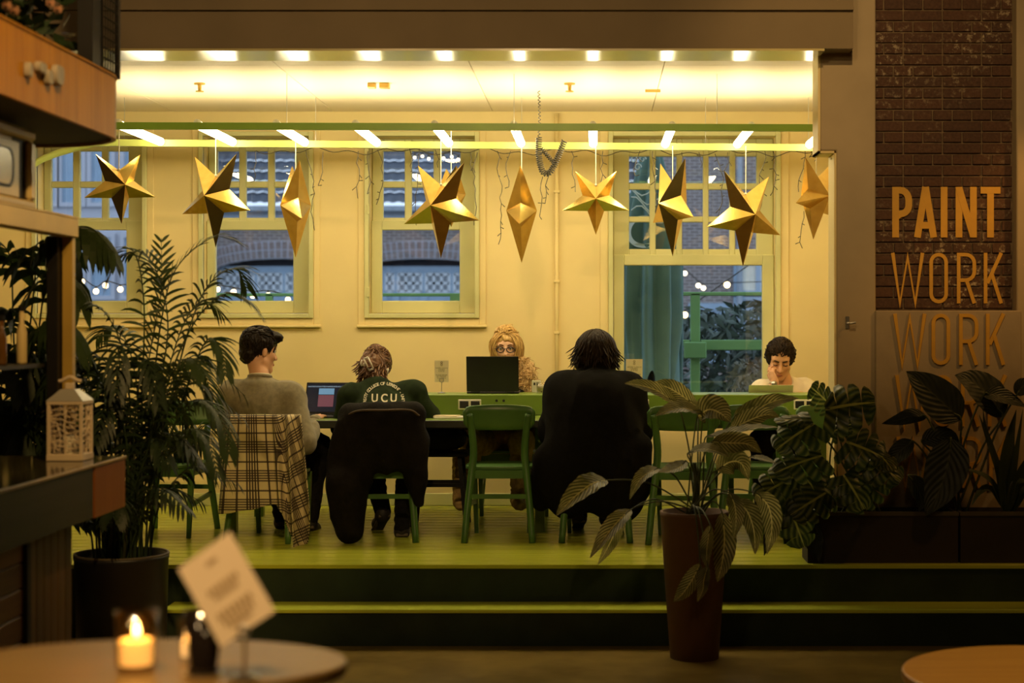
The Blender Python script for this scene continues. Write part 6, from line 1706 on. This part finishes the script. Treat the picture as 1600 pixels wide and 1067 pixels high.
# tall palm in the black pot
pc0 = Vector(((190 - U0) / 313, 8.306, 0)); pl_ = thing('potted_palm', 'tall feathery palm in a round black pot at the left end of the steps', 'palm', pc0)
pot(pl_, pc0, .232, .215, .565, m_potk, m_rim)
rp = random.Random(21)
fl = [  # tip paths in the photograph's frame with their own distances
    ([(205, 850), (232, 640), (252, 500), (275, 420), (330, 372), (372, 378)], 8.35, 8.5, .20, .5),
    ([(215, 850), (262, 640), (300, 500), (330, 440), (368, 420), (385, 450)], 8.35, 8.6, .22, .8),
    ([(205, 850), (255, 620), (300, 510), (345, 462), (382, 466), (408, 492)], 8.35, 8.4, .17, .9),
    ([(200, 850), (222, 620), (225, 480), (212, 400), (185, 405), (168, 440)], 8.3, 8.2, .20, .9),
    ([(205, 850), (240, 640), (262, 520), (250, 440), (225, 395), (190, 400)], 8.3, 8.5, .20, .7),
    ([(215, 850), (262, 690), (300, 580), (325, 530), (345, 545), (352, 585)], 8.3, 8.1, .19, 1.1),
    ([(215, 850), (250, 720), (285, 640), (318, 625), (345, 655), (358, 710)], 8.2, 8.0, .22, 1.3),
    ([(195, 850), (205, 680), (195, 560), (165, 490), (130, 480), (105, 520)], 8.3, 8.1, .22, 1.0),
    ([(190, 850), (180, 700), (165, 610), (140, 570), (112, 575), (95, 620)], 8.3, 8.0, .22, 1.1),
    ([(205, 850), (240, 700), (275, 610), (300, 570), (322, 590), (335, 640)], 8.4, 8.7, .22, 1.0),
    ([(200, 850), (215, 700), (228, 590), (240, 520), (252, 450), (252, 372)], 8.3, 8.4, .14, .2),
    ([(200, 850), (225, 720), (245, 630), (275, 575), (300, 560), (320, 585)], 8.2, 7.9, .22, 1.2),
    ([(195, 850), (200, 740), (190, 650), (165, 610), (140, 620), (125, 660)], 8.2, 7.9, .20, 1.2),
    ([(215, 850), (245, 760), (270, 700), (300, 670), (325, 690), (340, 740)], 8.2, 8.0, .20, 1.2),
    ([(205, 850), (225, 740), (240, 670), (262, 630), (285, 640), (300, 690)], 8.4, 8.6, .20, 1.2),
    ([(190, 850), (170, 760), (150, 700), (130, 690), (118, 720), (112, 770)], 8.2, 8.0, .18, 1.2),
    ([(200, 850), (210, 720), (215, 620), (200, 540), (175, 510), (150, 530)], 8.4, 8.7, .22, 1.0),
    ([(205, 850), (232, 700), (262, 580), (290, 500), (318, 470), (345, 490)], 8.4, 8.7, .22, 1.0),
]
for i, (pp_, y0, y1, L, dr) in enumerate(fl):
    n_ = len(pp_); pts = [P(u, v, y0 + (y1 - y0) * k / (n_ - 1)) for k, (u, v) in enumerate(pp_)]
    pts[0] = Vector((pc0.x + rp.uniform(-.10, .13), pc0.y + rp.uniform(-.10, .10), .50))
    frond(pl_, pts, 23, L * .92, dr * .55, 100 + i, m_palm, .0075)
for i in range(34):
    a = rp.uniform(0, 6.28); r_ = rp.uniform(.05, .16); b_ = Vector((pc0.x + r_ * math.cos(a), pc0.y + r_ * .9 * math.sin(a), .51))
    h_ = rp.uniform(.35, 1.12); o1 = Vector((math.cos(a), math.sin(a) * .8, 0)) * rp.uniform(.22, .55)
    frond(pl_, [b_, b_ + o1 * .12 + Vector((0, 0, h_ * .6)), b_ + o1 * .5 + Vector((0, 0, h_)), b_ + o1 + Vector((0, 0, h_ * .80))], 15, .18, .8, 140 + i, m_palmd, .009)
for i in range(14):
    a = rp.uniform(0, 6.28); r_ = rp.uniform(.02, .13); b_ = Vector((pc0.x + .02 + r_ * math.cos(a), pc0.y + r_ * math.sin(a), .50))
    MB().tube([b_, b_ + Vector((rp.uniform(-.03, .05), 0, .25)), b_ + Vector((rp.uniform(-.07, .12), rp.uniform(-.05, .05), rp.uniform(.45, .8)))], [.013, .011, .006], 7).build('cane', m_stalk, pl_, True)
# broader leaved palm behind the bar, and a dense dark one
pb = Vector((-2.95, 8.35, 0)); p2_ = thing('potted_palm', 'broad leaved palm behind the bar, its frond arching past the brass post', 'palm', pb)
pot(p2_, pb, .20, .17, .45, m_potk)
for i, (pp_, y1) in enumerate((([(60, 640), (80, 450), (100, 370), (140, 355), (178, 395)], 8.0), ([(40, 640), (50, 480), (60, 400), (85, 370), (110, 400)], 8.1), ([(50, 640), (60, 520), (75, 440), (100, 430), (122, 470)], 8.0), ([(20, 640), (20, 480), (15, 400), (-10, 380), (-40, 420)], 8.2), ([(45, 640), (55, 560), (70, 510), (95, 500), (115, 540)], 7.9), ([(30, 640), (30, 560), (20, 500), (0, 480), (-30, 500)], 8.0))):
    n_ = len(pp_); pts = [P(u, v, 8.35 + (y1 - 8.35) * k / (n_ - 1)) for k, (u, v) in enumerate(pp_)]; pts[0] = pb + Vector((rp.uniform(-.08, .08), rp.uniform(-.08, .08), .42))
    frond(p2_, pts, 13, .30, 1.2, 200 + i, m_palm, .022, .9)
for i in range(26):
    a = rp.uniform(0, 6.28); b_ = pb + Vector((.12 * math.cos(a), .12 * math.sin(a), .42)); h_ = rp.uniform(.3, 1.25); o1 = Vector((math.cos(a), math.sin(a) * .7, 0)) * rp.uniform(.25, .6)
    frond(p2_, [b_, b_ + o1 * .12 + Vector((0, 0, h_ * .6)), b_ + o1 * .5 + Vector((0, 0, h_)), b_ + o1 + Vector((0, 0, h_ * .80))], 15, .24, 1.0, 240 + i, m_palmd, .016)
# leafy mass with dry flowers on the canopy
cf = thing('canopy_plant', 'dark leafy plant with dry flower heads standing on the wooden canopy', 'plant', (-2.4, 6.4, 2.73))
lv = MB()
for i in range(900):
    p = Vector((rp.uniform(-2.66, -2.14), rp.uniform(5.9, 6.95), 2.76 + .75 * rp.random() ** .8)); d = Vector((rp.uniform(-1, 1), rp.uniform(-1, 1), rp.uniform(-.7, .7))).normalized(); L_ = rp.uniform(.07, .13)
    s_ = d.cross(Vector((rp.uniform(-1, 1), rp.uniform(-1, 1), 1))).normalized() * .028
    lv.add([p, p + d * L_ * .5 + s_, p + d * L_, p + d * L_ * .5 - s_], [(0, 1, 2), (0, 2, 3)])
o_ = lv.build('foliage', m_palmd, cf); o_['kind'] = 'stuff'
tw = MB()
for i in range(14):
    x, y = rp.uniform(-2.6, -2.25), rp.uniform(6.0, 6.85); tw.tube([(x, y, 2.73), (x + rp.uniform(-.1, .1), y, 3.1), (x + rp.uniform(-.15, .15), y + .05, 3.4)], [.008, .006, .003], 5)
tw.build('twigs', m_stalk, cf)
m_dry = M('dry_flower', (.22, .10, .05), .8, var=.3, scale=20)
for u, v, Y in ((10, 8, 5.75), (90, 14, 6.2), (78, 4, 6.2), (22, 16, 5.8)):
    c = P(u, v, Y); fm = MB()
    for k in range(9):
        a = k * .7; d = Vector((math.cos(a), .3, math.sin(a))); fm.add([c, c + d * .012 + Vector((0, 0, .006)), c + d * .02, c + d * .012 - Vector((0, 0, .006))], [(0, 1, 2, 3)])
    fm.sphere(c, .007, 8, 5).build('dry_flower', m_dry, cf)
pb_ = thing('wine_glass', 'clear upturned glass at the canopy edge by the black post', 'glass', P(104, 70, 6.33))
c = Vector((-2.085, 6.58, 2.742))
MB().lathe(c, [(.032, 0), (.034, .03), (.022, .062), (.004, .07), (.004, .11), (.03, .115)], 18).build('glass', m_clear, pb_, True)
# bottle shapes on the shelf behind the bar
m_amberb = M('amber_bottle', (.12, .055, .012), .12, var=.2, spec=.6)
for i, (u, h_, lab) in enumerate(((34, .22, 'tall pale bottle on the dark shelf behind the bar'), (14, .18, 'short dark bottle left on the shelf behind the bar'))):
    Y = 6.85 - .2 * i; c = Vector(((u - U0) / F * Y - .03 * i, Y, 1.545)); bt = thing('bottle', lab, 'bottle', c)
    MB().lathe(c, [(.018, 0), (.021, .01), (.021, h_ * .6), (.010, h_ * .78), (.009, h_), (.008, h_)], 18).build('bottle_body', (m_cream, m_amberb)[i], bt, True)
    MB().lathe(c + Vector((0, 0, h_)), [(.014, 0), (.014, .02)], 12).build('cap', m_black, bt)
# spider plant on the turned chair
sc_ = at(290, 10.42, PZ + .452); sp_pl = thing('potted_grass', 'grassy plant in a small dark pot on the turned green chair', 'plant', sc_)
pot(sp_pl, sc_, .085, .065, .11, m_potk)
for i in range(34):
    a = rp.uniform(0, 6.28); d = Vector((math.cos(a), math.sin(a), 0)); l = rp.uniform(.16, .30); b_ = sc_ + Vector((0, 0, .08)) + d * .03
    leaf(sp_pl, m_strap, [b_, b_ + d * l * .35 + Vector((0, 0, l * .55)), b_ + d * l * .8 + Vector((0, 0, l * .35)), b_ + d * l + Vector((0, 0, -l * .25))], .013, (d.x * .3, d.y * .3, 1), .3, 0, 'blade', nu=8, nv=2)

# striped plant in the terracotta planter
tb0 = Vector(((1084 - U0) / 302, 8.55, 0)); sb = thing('striped_plant', 'large striped leaves arching from a tall terracotta planter before the steps', 'plant', tb0)
pot(sb, tb0, .178, .125, .752, m_terra)
base = tb0 + Vector((0, 0, .74))
sl_ = [  # spine in the photograph's frame, width px, distances from/to, up
    ([(1060, 634), (1030, 612), (1000, 602), (976, 599)], 26, 8.7, 8.5, (.2, -.8, .6)),
    ([(1090, 636), (1062, 616), (1040, 604), (1016, 600)], 34, 8.8, 8.75, (.5, -.9, .5)),
    ([(1097, 646), (1070, 638), (1046, 641), (1024, 650)], 30, 8.5, 8.3, (0, -.7, .8)),
    ([(1090, 650), (1108, 640), (1126, 646), (1142, 660)], 48, 8.6, 8.4, (.1, -1, .35)),
    ([(1146, 652), (1176, 642), (1212, 626), (1248, 622)], 34, 8.7, 8.9, (0, -.8, .65)),
    ([(1140, 672), (1168, 658), (1196, 648), (1218, 652)], 34, 8.7, 8.6, (.1, -.9, .5)),
    ([(1102, 684), (1140, 678), (1180, 670), (1217, 668)], 36, 8.5, 8.4, (0, -.25, 1)),
    ([(1112, 690), (1140, 692), (1168, 694), (1190, 708)], 34, 8.45, 8.3, (0, -1, .3)),
    ([(948, 750), (925, 756), (896, 778), (869, 806)], 44, 8.5, 8.3, (-.35, -.8, .6)),
    ([(1030, 732), (1014, 738), (998, 752), (984, 780)], 26, 8.5, 8.35, (-.4, -.8, .5)),
    ([(1072, 720), (1060, 730), (1044, 736), (1028, 738)], 26, 8.5, 8.35, (0, -.6, .9)),
    ([(986, 796), (968, 812), (946, 838), (922, 872)], 34, 8.45, 8.3, (-.5, -.8, .4)),
    ([(978, 800), (962, 830), (948, 858), (934, 882)], 22, 8.5, 8.45, (.6, -.8, .2)),
    ([(1074, 710), (1094, 702), (1116, 704), (1140, 714)], 26, 8.4, 8.25, (0, -.6, .9)),
    ([(1172, 714), (1186, 716), (1200, 720), (1213, 724)], 16, 8.6, 8.5, (0, -.5, 1)),
    ([(1140, 770), (1148, 790), (1150, 815), (1146, 842)], 26, 8.35, 8.25, (.3, -1, .1)),
    ([(1110, 820), (1106, 846), (1104, 868), (1106, 890)], 22, 8.25, 8.2, (-.6, -1, 0)),
    ([(1094, 880), (1082, 905), (1066, 928), (1052, 940)], 26, 8.25, 8.15, (0, -.8, .5)),
    ([(1106, 884), (1100, 905), (1098, 922), (1090, 940)], 22, 8.2, 8.15, (-.6, -1, .2)),
    ([(1150, 780), (1168, 800), (1178, 830), (1180, 866)], 34, 8.4, 8.35, (.3, -1, .1)),
    ([(1128, 800), (1132, 840), (1128, 880), (1120, 910)], 36, 8.4, 8.3, (.1, -1, .1)),
    ([(1180, 770), (1200, 790), (1206, 825), (1198, 866)], 34, 8.5, 8.45, (.1, -1, .2)),
    ([(1120, 735), (1140, 722), (1158, 724), (1170, 750)], 40, 8.55, 8.5, (.3, -1, .2)),
]
for i, (pp_, w_, y0, y1, up) in enumerate(sl_):
    n_ = len(pp_); pts = [P(u, v, y0 + (y1 - y0) * k / (n_ - 1)) for k, (u, v) in enumerate(pp_)]
    b_ = base + Vector((rp.uniform(-.05, .05), rp.uniform(-.05, .05), 0)); mid = b_.lerp(pts[0], .55) + Vector((0, 0, .06 if pts[0].z > b_.z - .1 else .16))
    leaf(sb, m_stripe, pts, w_ / 302 * .98, up, .38, .07, pet=[b_, mid])
MB().tube([base + Vector((0, 0, -.05)), base + Vector((.01, 0, .12)), base + Vector((.0, 0, .26))], [.022, .018, .010], 8).build('stem', m_stem, sb, True)

# troughs with monstera and other dark plants in front of the pillar
def trough(label, u0, u1):
    y0, y1 = 9.14, 9.385; s = F / y0; x0, x1 = (u0 - U0) / s, (u1 - U0) / s; zt = CAMZ - (800 - V0) / s
    t = thing('planter_trough', label, 'planter', ((x0 + x1) / 2, (y0 + y1) / 2, PZ), 'dark planters along the pillar')
    w_ = .014; m = MB()
    m.bx(x0, x1, y0, y0 + w_, PZ, zt); m.bx(x0, x1, y1 - w_, y1, PZ, zt); m.bx(x0, x0 + w_, y0 + w_, y1 - w_, PZ, zt); m.bx(x1 - w_, x1, y0 + w_, y1 - w_, PZ, zt)
    m.build('trough', m_trough, t); MB().bx(x0 + w_, x1 - w_, y0 + w_, y1 - w_, PZ, zt - .04).build('soil', m_soil, t)
    MB().bx(x0 - .004, x1 + .004, y0 - .004, y0 + .006, zt - .02, zt + .002).build('edge_strip', m_rim, t)
    return zt
zt = trough('long dark brown planter trough holding the monstera', 1262, 1497); trough('dark brown planter trough at the right edge under the lettering', 1501, 1720)
def monstera_leaf(root, b_, tip, wd, up, pet, name='leaf'):
    b_, tip = Vector(b_), Vector(tip); ax = tip - b_; L_ = ax.length; t = ax.normalized(); sd = t.cross(Vector(up).normalized()).normalized(); nn = sd.cross(t).normalized(); mb = MB()
    nl = 4
    def half(sg):
        for k in range(nl):
            t0, t1 = k / nl, (k + 1) / nl
            vs = []; uv = []; N = 6
            for j in range(N + 1):
                r_ = j / N
                for q, tt in ((0, t0), (1, (t0 + t1) / 2), (2, t1)):
                    prof = wd * .62 * (math.sin(math.pi * min(1, .22 + .74 * tt)) ** .55)
                    pinch = 1 if r_ < .55 else 1 - .26 * ((r_ - .55) / .45) ** 1.5
                    tc_ = (t0 + t1) / 2; ttt = tc_ + (tt - tc_) * pinch
                    along = ttt * L_ + (-.22 * L_ * (1 - tc_) + .05 * L_ * tc_) * r_ ** 1.5
                    lat = prof * r_ * (1 - (.06 if q != 1 and j == N else 0))
                    droop = -.26 * lat * r_ - .20 * L_ * ttt * ttt + .16 * lat * (1 - r_)
                    vs.append(b_ + t * along + sd * sg * lat + nn * droop); uv.append((r_, ttt))
            fs = []
            for j in range(N):
                for q in range(2): fs.append((j * 3 + q, j * 3 + q + 1, (j + 1) * 3 + q + 1, (j + 1) * 3 + q))
            mb.add(vs, fs, uv)
    half(1); half(-1)
    o = mb.build(name, m_mon, root, True)
    q = smooth_path([pet[0], pet[1], b_ - nn * .02, b_ + t * L_ * .1 - nn * .003], 6); MB().tube(q, .005, 6).build('petiole', m_stem, o, True)
    return o
mo = thing('monstera', 'monstera with split leaves growing from the long planter trough', 'plant', P(1325, 800, 9.26))
ml = [((1290, 640), (1362, 622), 78, 9.0, (.15, -.85, .55)), ((1296, 632), (1274, 606), 40, 9.05, (.1, -.9, .3)), ((1272, 662), (1214, 694), 62, 8.95, (-.1, -.8, .6)), ((1262, 655), (1216, 650), 34, 9.0, (0, -.6, .9)),
      ((1284, 712), (1214, 730), 58, 8.95, (0, -.8, .6)), ((1322, 690), (1378, 708), 64, 9.0, (.1, -.9, .4)), ((1352, 715), (1408, 744), 56, 9.0, (.2, -.9, .4)), ((1240, 745), (1184, 772), 56, 8.95, (-.2, -.9, .4)),
      ((1258, 748), (1300, 790), 60, 8.95, (.2, -1, .3)), ((1318, 742), (1352, 790), 58, 8.95, (.2, -1, .2)), ((1232, 790), (1258, 850), 52, 8.9, (.1, -1, .1)), ((1376, 712), (1396, 730), 34, 8.95, (.1, -.7, .8)), ((1300, 675), (1330, 660), 34, 9.1, (.1, -.9, .4)),
      ((1290, 770), (1240, 800), 56, 8.9, (0, -1, .3)), ((1370, 750), (1330, 790), 50, 9.0, (0, -1, .3)), ((1215, 770), (1196, 830), 46, 8.92, (-.2, -1, .1))]
for (a_, b_, w_, Y, up) in ml:
    f0 = P(rp.uniform(1290, 1380), 800, 9.22); f0.z = zt - .045; pa_, pt_ = P(*a_, Y + .05), P(*b_, Y - .05)
    monstera_leaf(mo, pa_, pt_, w_ / 285, up, [f0, f0.lerp(pa_, .55) + Vector((0, .02, .07))])
hg = thing('strap_plant', 'dark hanging leaves at the left end of the long planter', 'plant', P(1275, 806, 9.2))
for (pp_, w_) in (([(1262, 800), (1232, 792), (1208, 815), (1194, 868)], 36), ([(1266, 800), (1250, 795), (1258, 830), (1272, 872)], 30), ([(1268, 802), (1238, 800), (1232, 830), (1226, 850)], 30), ([(1270, 800), (1220, 780), (1190, 790), (1176, 830)], 30), ([(1275, 802), (1266, 812), (1276, 845), (1280, 880)], 26)):
    leaf(hg, m_darkleaf, [P(u, v, 9.16 - .03 * k) for k, (u, v) in enumerate(pp_)], w_ / 285, (0, -1, .3), .25)
MB().tube([P(1275, 815, 9.2), P(1272, 796, 9.18)], .01, 6).build('stem', m_stem, hg)
dp = thing('broad_leaf_plant', 'plant with huge dark leaves hiding the lower lettering', 'plant', P(1490, 800, 9.26))
for (pp_, w_, up, y0) in (([(1502, 656), (1478, 634), (1446, 604), (1416, 580)], 62, (-.3, -1, .45), 9.12), ([(1566, 652), (1548, 622), (1520, 598), (1492, 586)], 60, (.2, -1, .5), 9.15), ([(1486, 684), (1482, 720), (1468, 765), (1446, 806)], 66, (-.2, -1, .25), 9.1),
        ([(1448, 652), (1426, 650), (1404, 656), (1378, 662)], 24, (0, -1, .4), 9.2), ([(1536, 618), (1556, 616), (1580, 624), (1604, 636)], 26, (0, -1, .5), 9.1), ([(1428, 690), (1412, 700), (1396, 716), (1384, 734)], 30, (-.1, -1, .4), 9.18), ([(1588, 618), (1596, 606), (1604, 600), (1616, 600)], 26, (.1, -1, .4), 9.1), ([(1440, 690), (1460, 684), (1484, 684), (1500, 700)], 34, (.1, -1, .4), 9.2), ([(1420, 742), (1432, 760), (1440, 780), (1436, 800)], 28, (.1, -1, .2), 9.15)):
    pts = [P(u, v, y0 + .03 * k * 0) for k, (u, v) in enumerate(pp_)]; f0 = P(rp.uniform(1470, 1510), 800, 9.25); f0.z = zt - .045
    leaf(dp, m_darkleaf, pts, w_ / 284, up, .25, .03, pet=[f0, f0.lerp(pts[0], .6) + Vector((0, .0, .06))], pr_=.006)
sp3 = thing('strap_leaf_plant', 'rosette of long strap leaves with pale stalks at the right edge', 'plant', P(1574, 800, 9.24))
f0 = P(1574, 805, 9.24); f0.z = zt - .045
for (pp_, w_, up) in (([(1574, 790), (1562, 740), (1545, 690), (1530, 648)], 12, (-.3, -1, .2)), ([(1576, 790), (1582, 740), (1590, 690), (1598, 640)], 12, (.3, -1, .2)), ([(1575, 790), (1572, 740), (1576, 690), (1588, 640)], 30, (.2, -1, .2)), ([(1572, 790), (1550, 755), (1524, 738), (1496, 732)], 16, (-.1, -.6, 1)), ([(1572, 790), (1548, 765), (1530, 770), (1518, 790)], 16, (-.2, -.7, .8)), ([(1578, 790), (1592, 750), (1606, 720), (1625, 690)], 22, (.3, -1, .3)), ([(1578, 790), (1598, 770), (1615, 765), (1640, 775)], 18, (.2, -.7, .8)), ([(1574, 790), (1556, 720), (1540, 670), (1536, 640)], 8, (0, -1, .2)), ([(1576, 792), (1586, 760), (1598, 752), (1612, 756)], 16, (0, -.7, .8))):
    pts = [P(u, v, 9.2 - .02 * k) for k, (u, v) in enumerate(pp_)]; pts[0] = f0 + Vector((rp.uniform(-.02, .02), rp.uniform(-.02, .02), .02))
    leaf(sp3, m_strap, pts, w_ / 284, up, .35, 0, 'strap_leaf', prof=.5, nu=12, nv=4)
